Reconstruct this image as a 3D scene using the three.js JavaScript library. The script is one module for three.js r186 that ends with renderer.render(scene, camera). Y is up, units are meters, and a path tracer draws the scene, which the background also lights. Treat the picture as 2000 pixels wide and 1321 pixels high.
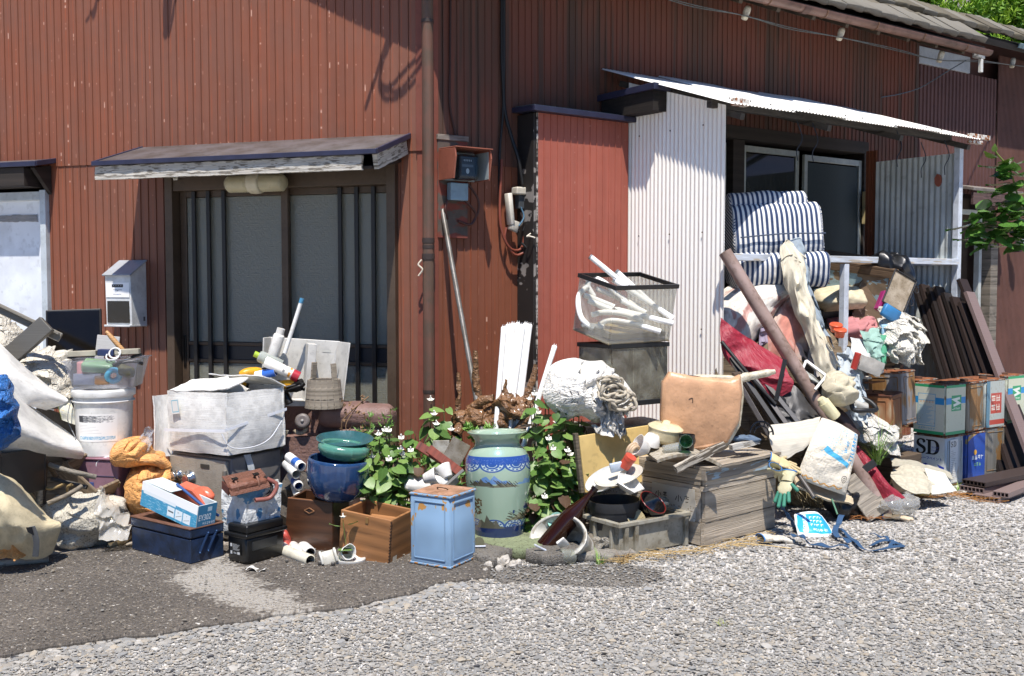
import * as THREE from 'three';
import { Sky } from 'three/addons/objects/Sky.js';
import { RoundedBoxGeometry } from 'three/addons/geometries/RoundedBoxGeometry.js';
import { mergeGeometries, mergeVertices, toCreasedNormals } from 'three/addons/utils/BufferGeometryUtils.js';

// ---------- camera, sky, sun, exposure (metres; x right, z towards the viewer) ----------
const scene = new THREE.Scene();
const camera = new THREE.PerspectiveCamera(36.56, 1024 / 676, 0.1, 600);
camera.position.set(0, 1.39, 6);
camera.rotation.set(-0.0527, 0, 0);
scene.add(camera);
const renderer = new THREE.WebGLRenderer({ antialias: true });
renderer.setSize(1024, 676);
renderer.toneMapping = THREE.LinearToneMapping;
renderer.toneMappingExposure = 1.48;
renderer.shadowMap.enabled = true;
const SUN = new THREE.Vector3(0.03, 1.41, 0.648).normalize();
const sky = new Sky();
sky.name = 'sky';
sky.scale.setScalar(450);
sky.material.uniforms.sunPosition.value.copy(SUN);
sky.material.uniforms.turbidity.value = 10;
sky.material.uniforms.rayleigh.value = 0.55;
sky.material.uniforms.mieCoefficient.value = 0.004;
scene.add(sky);
scene.environmentIntensity = 0.1;
const sun = new THREE.DirectionalLight(0xfff4e6, 4.8);
sun.position.copy(SUN).multiplyScalar(60);
sun.castShadow = true;
sun.shadow.mapSize.set(4096, 4096);
Object.assign(sun.shadow.camera, { left: -16, right: 16, top: 16, bottom: -16, near: 1, far: 120 });
scene.add(sun, sun.target);

// ---------- helpers ----------
let seed = 7;
const rnd = () => { seed = (seed + 0x6d2b79f5) | 0; let t = Math.imul(seed ^ (seed >>> 15), 1 | seed); t = (t + Math.imul(t ^ (t >>> 7), 61 | t)) ^ t; return ((t ^ (t >>> 14)) >>> 0) / 4294967296; };
const rr = (a, b) => a + (b - a) * rnd();
const pick = (a) => a[Math.floor(rnd() * a.length)];
const V = (x, y, z) => new THREE.Vector3(x, y, z);
const D = Math.PI / 180;
const hash = (x, y, z) => { let h = Math.imul(x, 374761393) ^ Math.imul(y, 668265263) ^ Math.imul(z, 1274126177); h = Math.imul(h ^ (h >>> 13), 1103515245); return ((h ^ (h >>> 16)) >>> 0) / 4294967296; };
const sm = (t) => t * t * (3 - 2 * t), mix = (a, b, t) => a + (b - a) * t, clamp = (x, a = 0, b = 1) => Math.min(b, Math.max(a, x));
const step = (a, b, x) => sm(clamp((x - a) / (b - a)));
function n3(x, y, z) {
  const i = Math.floor(x), j = Math.floor(y), k = Math.floor(z), u = sm(x - i), v = sm(y - j), w = sm(z - k);
  return mix(mix(mix(hash(i, j, k), hash(i + 1, j, k), u), mix(hash(i, j + 1, k), hash(i + 1, j + 1, k), u), v),
    mix(mix(hash(i, j, k + 1), hash(i + 1, j, k + 1), u), mix(hash(i, j + 1, k + 1), hash(i + 1, j + 1, k + 1), u), v), w) * 2 - 1;
}
const fb3 = (x, y, z) => n3(x, y, z) * 0.55 + n3(x * 2.1 + 9, y * 2.1, z * 2.1) * 0.29 + n3(x * 4.3, y * 4.3 + 5, z * 4.3) * 0.16;
// periodic 2-D noise for tileable textures
function pn(x, y, p, s, py = p) {
  const i = Math.floor(x), j = Math.floor(y), u = sm(x - i), v = sm(y - j), w = (a, q) => ((a % q) + q) % q;
  return mix(mix(hash(w(i, p), w(j, py), s), hash(w(i + 1, p), w(j, py), s), u), mix(hash(w(i, p), w(j + 1, py), s), hash(w(i + 1, p), w(j + 1, py), s), u), v);
}
const pf = (u, v, p, s, o = 4, py = p) => { let t = 0, a = 0.5, n = 0; for (let k = 0; k < o; k++) { t += a * pn(u * p * 2 ** k, v * py * 2 ** k, p * 2 ** k, s + k, py * 2 ** k); n += a; a *= 0.55; } return t / n; };

function tex(size, fn, srgb = true, h = size) {
  const d = new Uint8Array(size * h * 4);
  for (let y = 0; y < h; y++) for (let x = 0; x < size; x++) {
    const c = fn((x + 0.5) / size, (y + 0.5) / h), o = (y * size + x) * 4;
    if (typeof c === 'number') d[o] = d[o + 1] = d[o + 2] = clamp(c) * 255; else { d[o] = clamp(c[0]) * 255; d[o + 1] = clamp(c[1]) * 255; d[o + 2] = clamp(c[2]) * 255; }
    d[o + 3] = 255;
  }
  const t = new THREE.DataTexture(d, size, h);
  t.wrapS = t.wrapT = THREE.RepeatWrapping; t.magFilter = THREE.LinearFilter; t.minFilter = THREE.LinearMipmapLinearFilter; t.generateMipmaps = true;
  if (srgb) t.colorSpace = THREE.SRGBColorSpace;
  t.needsUpdate = true;
  return t;
}
function canvasTex(w, h, draw) {
  const c = document.createElement('canvas'); c.width = w; c.height = h;
  draw(c.getContext('2d'), w, h);
  const t = new THREE.CanvasTexture(c);
  t.colorSpace = THREE.SRGBColorSpace; t.wrapS = t.wrapT = THREE.RepeatWrapping;
  return t;
}
// a run of n unreadable printed characters, as worn print shows them
const marks = (g, x, y, n, s) => { for (let i = 0; i < n; i++) for (let k = 0; k < 4; k++) { const a = hash(i, k, n) * 0.7, v = hash(k, i, 7) < 0.5; g.fillRect(x + (i * 1.1 + (v ? a : 0)) * s, y + (v ? 0 : a) * s, v ? s * 0.14 : s * 0.85, v ? s * 0.9 : s * 0.14); } };
const hex = (s) => [parseInt(s.slice(1, 3), 16) / 255, parseInt(s.slice(3, 5), 16) / 255, parseInt(s.slice(5, 7), 16) / 255];
const mixc = (a, b, t) => [mix(a[0], b[0], t), mix(a[1], b[1], t), mix(a[2], b[2], t)];
// shared grey detail sheets (1 = the base colour)
const T = {
  grime: tex(512, (u, v) => 0.9 + 0.1 * step(0.2, 0.7, pf(u, v, 5, 11, 5)) - 0.07 * step(0.6, 0.85, pf(u, v, 24, 31, 3)) ),
  dirty: tex(512, (u, v) => { const a = pf(u, v, 4, 71, 5), b = pf(u, v, 30, 72, 3); return [0.74 + 0.26 * step(0.2, 0.7, a) - 0.1 * step(0.6, 0.75, b), 0.71 + 0.29 * step(0.2, 0.7, a) - 0.11 * step(0.6, 0.75, b), 0.65 + 0.34 * step(0.2, 0.7, a) - 0.12 * step(0.6, 0.75, b)]; }),
  speckle: tex(512, (u, v) => 0.74 + 0.2 * pf(u, v, 6, 5, 4) + 0.22 * (pf(u, v, 110, 6, 2) - 0.5) - 0.25 * step(0.7, 0.85, pn(u * 70, v * 70, 70, 9))),
  wood: tex(512, (u, v) => { const w = pf(u, v, 2, 21, 3, 3) * 1.1 + v * 14, r = Math.abs(((w * 1.0) % 1) - 0.5) * 2; return 0.7 + 0.17 * r + 0.16 * pf(u, v, 3, 22, 3, 90) - 0.12 * step(0.68, 0.8, pf(u, v, 4, 23, 2, 70)); }),
  oldwood: tex(512, (u, v) => { const kx = u - 0.62, ky = v - 0.45, q = pf(u, v, 3, 41, 3, 5) * 1.6 + v * 9 + 0.9 * Math.exp(-(kx * kx * 30 + ky * ky * 90)) * 3, r = Math.abs((q % 1) - 0.5) * 2; const s = 0.66 + 0.14 * r * r + 0.28 * pf(u, v, 3, 42, 4, 100) - 0.2 * step(0.66, 0.74, pf(u, v, 3, 43, 2, 60)); return [s, s * 0.985, s * 0.96]; }),
  cloth: tex(256, (u, v) => 0.86 + 0.07 * Math.sin(u * 6.283 * 64) * Math.sin(v * 6.283 * 64) + 0.14 * (pf(u, v, 6, 51, 4) - 0.5)),
  brushed: tex(256, (u, v) => 0.8 + 0.25 * (pf(u, v, 3, 61, 3, 90) - 0.2)),
};
const TB = {
  crinkle: tex(512, (u, v) => { let m = 0; for (let k = 0; k < 3; k++) m += Math.abs(pn(u * 6 * 2 ** k + pn(u * 4, v * 4, 4, 3 + k), v * 6 * 2 ** k, 6 * 2 ** k, 80 + k) - 0.5) * 2 / 1.7 ** k; return m / 2; }, false),
  fine: tex(256, (u, v) => pf(u, v, 30, 91, 3), false),
  grain: tex(256, (u, v) => pf(u, v, 3, 95, 4, 70), false),
  lumps: tex(256, (u, v) => pf(u, v, 5, 97, 4), false),
};
const mats = new Map();
function M(color, o = {}) {
  const key = JSON.stringify([color, { ...o, tex: o.tex?.uuid, bumpTex: o.bumpTex?.uuid }]);
  if (mats.has(key)) return mats.get(key);
  const m = new THREE.MeshPhysicalMaterial({ color, roughness: o.r ?? 0.75, metalness: o.m ?? 0, side: THREE.DoubleSide });
  const rep = (t, k) => { const c = t.clone(); c.repeat.set(...(Array.isArray(k) ? k : [k, k])); c.needsUpdate = true; return c; };
  if (o.tex) m.map = o.rep ? rep(o.tex, o.rep) : o.tex;
  else if (o.map !== null) m.map = rep(T[o.map ?? 'grime'], o.rep ?? 2);
  if (o.b) { m.bumpMap = rep(o.bumpTex ?? TB[o.b[0]], o.b[2] ?? o.rep ?? 2); m.bumpScale = o.b[1]; }
  if (o.t) { m.transmission = o.t; m.thickness = o.th ?? 0; m.ior = o.ior ?? 1.45; if (o.att) { m.attenuationColor = new THREE.Color(o.att[0]); m.attenuationDistance = o.att[1]; } }
  if (o.coat) { m.clearcoat = o.coat; m.clearcoatRoughness = o.cr ?? 0.1; }
  if (o.sheen) { m.sheen = o.sheen; m.sheenColor = new THREE.Color(color); m.sheenRoughness = 0.6; }
  mats.set(key, m);
  return m;
}
// two-tone flaking / staining colour sheet: c2 shows where the noise passes thr
function flake(c1, c2, thr, p = 8, o = {}) {
  const a = hex(c1), b = hex(c2), q = o.py ?? p, s = o.s ?? 3;
  return tex(o.size ?? 256, (u, v) => { const n = pf(u, v, p, s, 4, q), f = step(thr - (o.soft ?? 0.015), thr + (o.soft ?? 0.015), n), g = 0.82 + 0.3 * (pf(u, v, o.gp ?? 12, s + 50, 3, o.gq ?? 12) - 0.2); return mixc(a, b, f).map((x) => x * g); });
}
const taken = new Map();
function numbered(name) { const k = taken.get(name) ?? 0; taken.set(name, k + 1); return k ? name + '_' + String(k).padStart(3, '0') : name; }
function boxUV(g0) {
  const g = g0.index ? g0.toNonIndexed() : g0.clone(), p = g.attributes.position, uv = new Float32Array(p.count * 2), a = V(), b = V(), c = V(), n = V();
  if (!g.attributes.normal) g.computeVertexNormals();
  for (let i = 0; i < p.count; i += 3) {
    a.fromBufferAttribute(p, i); b.fromBufferAttribute(p, i + 1); c.fromBufferAttribute(p, i + 2);
    n.subVectors(b, a).cross(c.clone().sub(a));
    const x = Math.abs(n.x), y = Math.abs(n.y), z = Math.abs(n.z);
    [a, b, c].forEach((q, k) => { const w = y >= x && y >= z ? [q.x, q.z] : x >= z ? [q.z, q.y] : [q.x, q.y]; uv[(i + k) * 2] = w[0] + 0.37; uv[(i + k) * 2 + 1] = w[1] + 0.21; });
  }
  g.setAttribute('uv', new THREE.BufferAttribute(uv, 2));
  g.userData.uvOk = true;
  return g;
}
function prep(g) { return g.userData.uvOk ? g : (g.userData.pre ??= boxUV(g)); }
const own = (g) => { g.userData.uvOk = true; return g; };
const merge = (list) => { const l = list.map((g) => { const q = (g.index ? g.toNonIndexed() : g); if (!q.attributes.normal) q.computeVertexNormals(); for (const k of Object.keys(q.attributes)) if (!['position', 'normal'].includes(k)) q.deleteAttribute(k); return q; }); return mergeGeometries(l); };
const mv = (g, p = [0, 0, 0], r = [0, 0, 0], s = 1) => { g.applyMatrix4(new THREE.Matrix4().compose(V(...p), new THREE.Quaternion().setFromEuler(new THREE.Euler(...r, 'YXZ')), Array.isArray(s) ? V(...s) : V(s, s, s))); return g; };
function place(o, p, r) { if (p) o.position.set(...p); if (r) { o.rotation.order = 'YXZ'; if (Array.isArray(r)) o.rotation.set(r[0], r[1], r[2]); else o.rotation.y = r; } return o; }
function part(parent, name, g, m, p, r) {
  const o = new THREE.Mesh(prep(g), m); o.name = name; o.castShadow = o.receiveShadow = true; place(o, p, r); parent.add(o); return o;
}
function sub(parent, name, p, r) { const o = new THREE.Group(); o.name = name; place(o, p, r); parent.add(o); return o; }
function tag(o, label, category, group) { o.userData.label = label; o.userData.category = category; if (group) o.userData.group = group; return o; }
function thing(name, label, category, p, r, group) { const o = new THREE.Group(); o.name = numbered(name); place(o, p, r); scene.add(o); return tag(o, label, category, group); }
function solo(name, label, category, g, m, p, r, group) { return tag(part(scene, numbered(name), g, m, p, r), label, category, group); }
function ground(name, g, m, p, r) { const o = part(scene, name, g, m, p, r); o.userData.kind = 'structure'; return o; }
// ---------- geometry makers ----------
const BOX = (w, h, d, r = 0.004, seg = 2) => new RoundedBoxGeometry(w, h, d, seg, Math.min(r, w / 2.01, h / 2.01, d / 2.01));
const LATHE = (pts, n = 40) => new THREE.LatheGeometry(pts.map(([x, y]) => new THREE.Vector2(x, y)), n);
const CYL = (r1, r2, h, n = 20, open = false) => new THREE.CylinderGeometry(r1, r2, h, n, 1, open);
const ROD = (p, q, r, n = 10, r2 = r) => { const a = V(...p), b = V(...q), d = b.clone().sub(a), g = new THREE.CylinderGeometry(r2, r, d.length(), n); g.applyQuaternion(new THREE.Quaternion().setFromUnitVectors(V(0, 1, 0), d.normalize())); return g.translate(...a.add(b).multiplyScalar(0.5).toArray()); };
const BAR = (p, q, w, t) => { const a = V(...p), b = V(...q), d = b.clone().sub(a), g = new RoundedBoxGeometry(w, d.length(), t, 1, Math.min(w, t) * 0.12); g.applyQuaternion(new THREE.Quaternion().setFromUnitVectors(V(0, 1, 0), d.normalize())); return g.translate(...a.add(b).multiplyScalar(0.5).toArray()); };
const TUBE = (pts, r, n = 8, seg = pts.length * 6, closed = false) => new THREE.TubeGeometry(new THREE.CatmullRomCurve3(pts.map((p) => V(...p)), closed), seg, r, n, closed);
const EXT = (pts, depth, bevel = 0.003) => { const s = new THREE.Shape(pts.map(([x, y]) => new THREE.Vector2(x, y))); return new THREE.ExtrudeGeometry(s, { depth, bevelEnabled: bevel > 0, bevelSize: bevel, bevelThickness: bevel, bevelSegments: 1, curveSegments: 12 }); };
// a sheet with thickness from fn(u, v) -> [x, y, z]; uv runs 0..1
function SHELL(fn, nu, nv, th = 0.003, metric = false) {
  const P = [], U = [], I = [], N = (nu + 1) * (nv + 1), q = [];
  for (let j = 0; j <= nv; j++) for (let i = 0; i <= nu; i++) { q.push(V(...fn(i / nu, j / nv))); U.push(i / nu, j / nv); }
  const g0 = new THREE.BufferGeometry().setFromPoints(q), id = (i, j) => j * (nu + 1) + i;
  for (let j = 0; j < nv; j++) for (let i = 0; i < nu; i++) I.push(id(i, j), id(i + 1, j), id(i + 1, j + 1), id(i, j), id(i + 1, j + 1), id(i, j + 1));
  g0.setIndex(I); g0.computeVertexNormals();
  const nn = g0.attributes.normal;
  q.forEach((p) => P.push(p.x, p.y, p.z)); q.forEach((p, k) => P.push(p.x - nn.getX(k) * th, p.y - nn.getY(k) * th, p.z - nn.getZ(k) * th));
  const J = [...I]; for (let k = 0; k < I.length; k += 3) J.push(I[k] + N, I[k + 2] + N, I[k + 1] + N);
  const rim = (a, b) => J.push(a, a + N, b + N, a, b + N, b);
  for (let i = 0; i < nu; i++) { rim(id(i, 0), id(i + 1, 0)); rim(id(i + 1, nv), id(i, nv)); }
  for (let j = 0; j < nv; j++) { rim(id(0, j + 1), id(0, j)); rim(id(nu, j), id(nu, j + 1)); }
  let g = new THREE.BufferGeometry(); g.setAttribute('position', new THREE.Float32BufferAttribute(P, 3)); g.setAttribute('uv', new THREE.Float32BufferAttribute([...U, ...U], 2)); g.setIndex(J);
  g = toCreasedNormals(g, 1.0);
  return metric ? g : own(g);
}
// shake the surface with 3-D noise (position only, so no cracks open)
function SHAKE(g0, amp, f, s = 0, ridged = false) {
  const g = g0.index ? g0.toNonIndexed() : g0.clone(), p = g.attributes.position;
  const nz = ridged ? (x, y, z) => (Math.abs(n3(x, y, z)) * 1.2 + Math.abs(n3(x * 2.2 + 4, y * 2.2, z * 2.2)) * 0.6 - 0.55) : fb3;
  for (let i = 0; i < p.count; i++) { const x = p.getX(i), y = p.getY(i), z = p.getZ(i), a = x * f + s * 7.3, b = y * f + s * 3.1, c = z * f - s * 5.7; p.setXYZ(i, x + nz(a, b, c) * amp, y + nz(a + 31, b, c) * amp, z + nz(a, b + 57, c) * amp); }
  g.deleteAttribute('normal');
  const uv = g.userData.uvOk, out = toCreasedNormals(uv ? g : (g.deleteAttribute('uv'), mergeVertices(g, 1e-5)), ridged ? 0.65 : 0.9);
  if (uv) out.userData.uvOk = true;
  return out;
}
const BLOB = (rx, ry, rz, amp, f, s, det = 24, ridged = true) => SHAKE(mv(new THREE.SphereGeometry(1, det * 2, det), [0, 0, 0], [0, 0, 0], [rx, ry, rz]), amp, f, s, ridged);
const CBOX = (w, h, d, n, amp, f, s, ridged = false) => SHAKE(new THREE.BoxGeometry(w, h, d, n, n, n), amp, f, s, ridged);
// flat face carrying a print, lying in the xy plane, facing +z
const FACE = (w, h) => own(new THREE.PlaneGeometry(w, h));
// an open box of boards: outer size and wall thickness; parts are added under the given parent
function openBox(parent, m, w, h, d, t, names = {}) {
  part(parent, names.side ?? 'side_panel', BOX(t, h, d - 2 * t - 0.002), m, [-w / 2 + t / 2, h / 2, 0]);
  part(parent, names.side ?? 'side_panel', BOX(t, h, d - 2 * t - 0.002), m, [w / 2 - t / 2, h / 2, 0]);
  part(parent, names.front ?? 'front_panel', BOX(w, h, t), m, [0, h / 2, d / 2 - t / 2]);
  part(parent, names.back ?? 'back_panel', BOX(w, h, t), m, [0, h / 2, -d / 2 + t / 2]);
  part(parent, names.bottom ?? 'bottom', BOX(w - 2 * t - 0.002, t, d - 2 * t - 0.004), m, [0, t / 2 + 0.003, 0]);
}
// building frames: origin at the house corner; in the long-wall frame x runs along that wall and z points out of it,
// in the entrance-wall frame z runs along that wall towards the corner and -x points out of it
const HB = [-0.522, 0, -0.45], HR = 35.1 * D, HL = 72 * D;
const turnTo = (h) => ([x, y, z]) => [HB[0] + x * Math.cos(h) + z * Math.sin(h), y, HB[2] - x * Math.sin(h) + z * Math.cos(h)];
const toWorld = turnTo(HR), toLeft = turnTo(HL);
const bthing = (name, label, cat, p, group) => thing(name, label, cat, toWorld(p), HR, group);
const lthing = (name, label, cat, p, group) => thing(name, label, cat, toLeft(p), HL, group);

// ---------- the house ----------
function RIB(s0, s1, y0, y1, prof, pitch) {           // folded sheet: profile points (fraction of pitch, outwards) repeated along s, extruded in y
  const pts = [[s0, prof[0][1]]];
  for (let k = Math.floor(s0 / pitch); k * pitch < s1; k++) for (const [f, o] of prof) { const s = (k + f) * pitch; if (s > s0 + 1e-4 && s < s1 - 1e-4) pts.push([s, o]); }
  pts.push([s1, prof[0][1]]);
  const P = [], U = [], I = [];
  pts.forEach(([s, o], i) => { P.push(s, y0, o, s, y1, o); U.push(s, y0, s, y1); if (i) { const a = i * 2 - 2; I.push(a, a + 2, a + 3, a, a + 3, a + 1); } });
  const g = new THREE.BufferGeometry(); g.setAttribute('position', new THREE.Float32BufferAttribute(P, 3)); g.setAttribute('uv', new THREE.Float32BufferAttribute(U, 2)); g.setIndex(I);
  return own(toCreasedNormals(g, 0.3));
}
const SIDING = [[0, 0], [0.84, 0], [0.87, 0.007], [0.94, 0.007], [0.97, -0.002], [1, 0]];
const WAVE = Array.from({ length: 8 }, (_, k) => [k / 8, 0.0045 * Math.cos(k / 8 * Math.PI * 2)]);
const SQUARE = [[0, 0], [0.45, 0], [0.55, -0.012], [0.9, -0.012], [1, 0]];
function paintTex(s, base, chalk, worn, pits = 2 / 0.0631) {
  const a = hex(base), b = hex(chalk), c = hex(worn);
  return tex(512, (u, v) => {
    const streak = pf(u, v, 40, s, 3, 3), blot = pf(u, v, 4, s + 9, 4, 3), chip = pf(u, v, 160, s + 20, 2, 40);
    let q = mixc(a, b, step(0.35, 0.65, blot) * 0.75 + 0.25 * streak);
    q = q.map((x) => x * (0.93 + 0.14 * streak));
    const rib = ((u * pits) % 1 + 1) % 1, edge = rib > 0.84 && rib < 0.97 ? 0.35 + 0.65 * step(0.45, 0.7, pf(u, v, 27, s + 33, 2, 14)) : 0;
    q = mixc(q, c, 0.75 * edge);
    return mixc(q, [0.86, 0.74, 0.68], Math.max(0, edge * step(0.74, 0.8, pf(u, v, 27, s + 43, 2, 60)) * 0.7));
  });
}
const sidingTex = paintTex(3, '#7e4a35', '#764d3d', '#8e4b2f'), sidingTex2 = paintTex(8, '#7a4731', '#70432f', '#87472a');
const mSide = M('#ffffff', { tex: sidingTex, rep: 0.5, r: 0.58, b: ['lumps', 0.004, 1.2] }), mSide2 = M('#ffffff', { tex: sidingTex2, rep: 0.5, r: 0.62, b: ['lumps', 0.004, 1.2] });
const mSide3 = M('#ffffff', { tex: tex(512, (u, v) => { const st = pf(u, v, 60, 301, 3, 2), b = pf(u, v, 5, 305, 4, 4); return mixc(mixc([0.41, 0.23, 0.175], [0.33, 0.225, 0.18], step(0.3, 0.7, b * 0.6 + st * 0.4)), [0.22, 0.18, 0.15], 0.5 * step(0.55, 0.75, st)); }), rep: 0.5, r: 0.7, b: ['lumps', 0.004, 1.2] });  // upper sheets: streaky grime, darkened further so the colour deepens the eave shade
const mTrim = M('#7c4435', { r: 0.6, rep: 1 });
const mNavy = M('#2e3047', { r: 0.4, rep: 3 }), mSlate = M('#5d5759', { r: 0.6, map: 'dirty', rep: 1.5 }), mBronze = M('#57493c', { r: 0.45, m: 0.3, rep: 2 }), mDarkWood = M('#332c27', { r: 0.8, map: 'wood', rep: 1 });
const peelWhite = flake('#c9c6bd', '#837d73', 0.56, 12, { py: 64, s: 12, gp: 3, gq: 90, soft: 0.08, size: 512 });
const mPeel = M('#ffffff', { tex: peelWhite, rep: [1.6, 1.6], r: 0.9, b: ['grain', 0.004, [2, 6]] });
const house = thing('house', 'long wing of the rust red house with dark ribbed siding and tiled roof', 'house', HB, HR);
const wing = thing('entrance_wing', 'entrance wing of the rust red house with sunlit ribbed siding', 'house', HB, HL);
// siding sheets on both faces, lower ones and the lapping upper ones
function sheets(face, s0, s1, y0, y1, m, off = 0) {
  const left = face === 'left', pt = left ? 0.0631 : 0.0532, w = pt * 8;
  for (let k = Math.floor(s0 / w - 1e-6); k * w < s1 - 1e-4; k++) {
    const a = Math.max(s0, k * w), b = Math.min(s1, (k + 1) * w); if (b - a < 0.004) continue;
    part(left ? wing : house, 'siding_sheet', RIB(a, b, y0, y1, SIDING, pt), m, left ? [-off, 0, 0] : [0, 0, off], left ? [0, -Math.PI / 2, 0] : null);
  }
}
sheets('left', -8, -3.95, 0, 2.235, mSide); sheets('left', -2.95, -1.91, 0, 2.235, mSide); sheets('left', -0.22, -0.06, 0, 2.235, mSide);
sheets('left', -8, -0.06, 2.225, 4.0, mSide, 0.007);
sheets('left', -3.95, -2.95, 2.08, 2.225, mSide);
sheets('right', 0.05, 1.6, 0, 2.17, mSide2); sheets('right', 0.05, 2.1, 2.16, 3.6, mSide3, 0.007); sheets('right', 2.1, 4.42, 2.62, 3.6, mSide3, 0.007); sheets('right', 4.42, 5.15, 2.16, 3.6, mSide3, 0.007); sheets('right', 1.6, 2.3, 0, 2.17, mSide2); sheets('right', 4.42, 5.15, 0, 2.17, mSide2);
part(wing, 'corner_trim', BOX(0.006, 2.24, 0.075), mTrim, [-0.012, 1.12, -0.035]); part(wing, 'corner_trim', BOX(0.006, 1.8, 0.08), mTrim, [-0.022, 3.12, -0.035]);
part(house, 'corner_trim', BOX(0.06, 3.7, 0.006), mTrim, [0.03, 1.85, 0.018]);
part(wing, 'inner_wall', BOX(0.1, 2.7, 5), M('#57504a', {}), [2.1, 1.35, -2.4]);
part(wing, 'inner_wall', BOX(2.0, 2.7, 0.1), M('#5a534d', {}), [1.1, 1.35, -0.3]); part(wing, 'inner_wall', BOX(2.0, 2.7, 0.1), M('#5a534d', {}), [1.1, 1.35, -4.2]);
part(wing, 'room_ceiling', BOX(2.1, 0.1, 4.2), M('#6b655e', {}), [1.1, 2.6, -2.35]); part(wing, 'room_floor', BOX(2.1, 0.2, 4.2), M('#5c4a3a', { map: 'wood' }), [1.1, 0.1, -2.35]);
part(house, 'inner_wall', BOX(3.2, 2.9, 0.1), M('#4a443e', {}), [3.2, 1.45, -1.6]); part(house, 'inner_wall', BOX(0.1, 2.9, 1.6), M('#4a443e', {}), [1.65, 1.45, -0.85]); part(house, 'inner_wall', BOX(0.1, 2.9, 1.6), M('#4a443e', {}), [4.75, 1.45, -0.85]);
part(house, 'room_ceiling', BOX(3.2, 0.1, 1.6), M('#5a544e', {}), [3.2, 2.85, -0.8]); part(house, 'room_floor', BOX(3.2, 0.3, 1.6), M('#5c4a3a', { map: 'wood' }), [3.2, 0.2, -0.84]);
part(house, 'end_wall', BOX(0.05, 3.6, 0.7), mSide2, [5.125, 1.8, -0.37]);
// entrance wing roof, seen only by its shadow: slab with verge board
const wroof = sub(wing, 'roof', [0, 3.6, 0], [Math.atan(0.513), 0, 0]);
part(wroof, 'roof_slab', BOX(3.3, 0.06, 9), M('#57534c', { map: 'speckle' }), [1.35, 0.08, -4.1]); part(wroof, 'verge_board', BOX(0.03, 0.14, 9), M('#4a4038', { map: 'oldwood' }), [-0.3, 0.03, -4.1]);
// roof: sloping slab and each tile near enough to tell apart
const RS = Math.atan(0.45), roof = sub(house, 'roof', [0, 3.47, 0.5], [RS, 0, 0]);
part(roof, 'roof_deck', BOX(5.5, 0.05, 1.08), M('#3a3430', { map: 'wood' }), [2.6, -0.02, -0.52]);
const tileTex = flake('#7d796f', '#8499a2', 0.6, 7, { py: 30, s: 5, soft: 0.05, gp: 20, gq: 20, size: 512 });
const mTile = [M('#ffffff', { tex: tileTex, rep: 1.3, r: 0.95, b: ['fine', 0.006, 4] }), M('#e2dccd', { tex: tileTex, rep: [2.1, 1.7], r: 0.95, b: ['fine', 0.006, 4] }), M('#cfc9bd', { tex: tileTex, rep: 0.9, r: 0.95, b: ['fine', 0.006, 4] })];
const tileG = [0, 1, 2].map((k) => SHAKE(mv(EXT(Array.from({ length: 15 }, (_, i) => [-0.105 + i * 0.015, 0.004 * Math.sin(i / 14 * 6.28 + k * 0.4)]).concat([[0.105, 0.03], [0.04, 0.036], [-0.04, 0.03], [-0.105, 0.027]].map(([x, y]) => [x, y + 0.008])), 0.3, 0.004), [0, 0, -0.3]), 0.006, 14, k));
for (let r = 0; r < 5; r++) for (let c = 0; c < 17; c++) {
  const x = 1.75 + c * 0.215 + (r % 2) * 0.1; if (x > 5.3) continue;
  part(roof, 'roof_tile', tileG[(r * 7 + c * 3) % 3], mTile[(r * 5 + c * 11 + (c % 3)) % 3], [x, 0.04 + rr(-0.006, 0.01), 0.03 - r * 0.13], [0.17 + rr(-0.03, 0.03), rr(-0.03, 0.03), rr(-0.02, 0.02)]);
}
part(roof, 'roof_covering', BOX(1.75, 0.035, 1.08), M('#6d6a61', { map: 'speckle', rep: 3 }), [0.74, 0.035, -0.52]);
for (let x = 0.3; x < 5.3; x += 0.4) part(roof, 'rafter', BOX(0.04, 0.05, 0.6), M('#4d443a', { map: 'oldwood', rep: 3 }), [x, -0.07, -0.3]);
const gutter = sub(house, 'gutter', [2.6, 3.43, 0.55], [0, 0, -0.002]);
part(gutter, 'gutter_trough', mv(new THREE.CylinderGeometry(0.045, 0.045, 5.5, 20, 1, true, Math.PI, Math.PI), [0, 0, 0], [0, 0, Math.PI / 2]), M('#6e5148', { r: 0.5, rep: 1, map: 'dirty' }));
for (let k = 0; k < 9; k++) part(gutter, 'gutter_hanger', mv(new THREE.TorusGeometry(0.049, 0.003, 6, 20, Math.PI), [0, 0, 0], [0, Math.PI / 2, 0]), M('#8a6a52', { m: 0.5 }), [-2.6 + k * 0.62, 0.0, 0], [Math.PI, 0, 0]);
part(gutter, 'gutter_joint', mv(new THREE.CylinderGeometry(0.048, 0.048, 0.07, 20, 1, true, Math.PI, Math.PI), [0, 0, 0], [0, 0, Math.PI / 2]), M('#59423b', {}), [0.28, -0.002, 0]);
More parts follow.
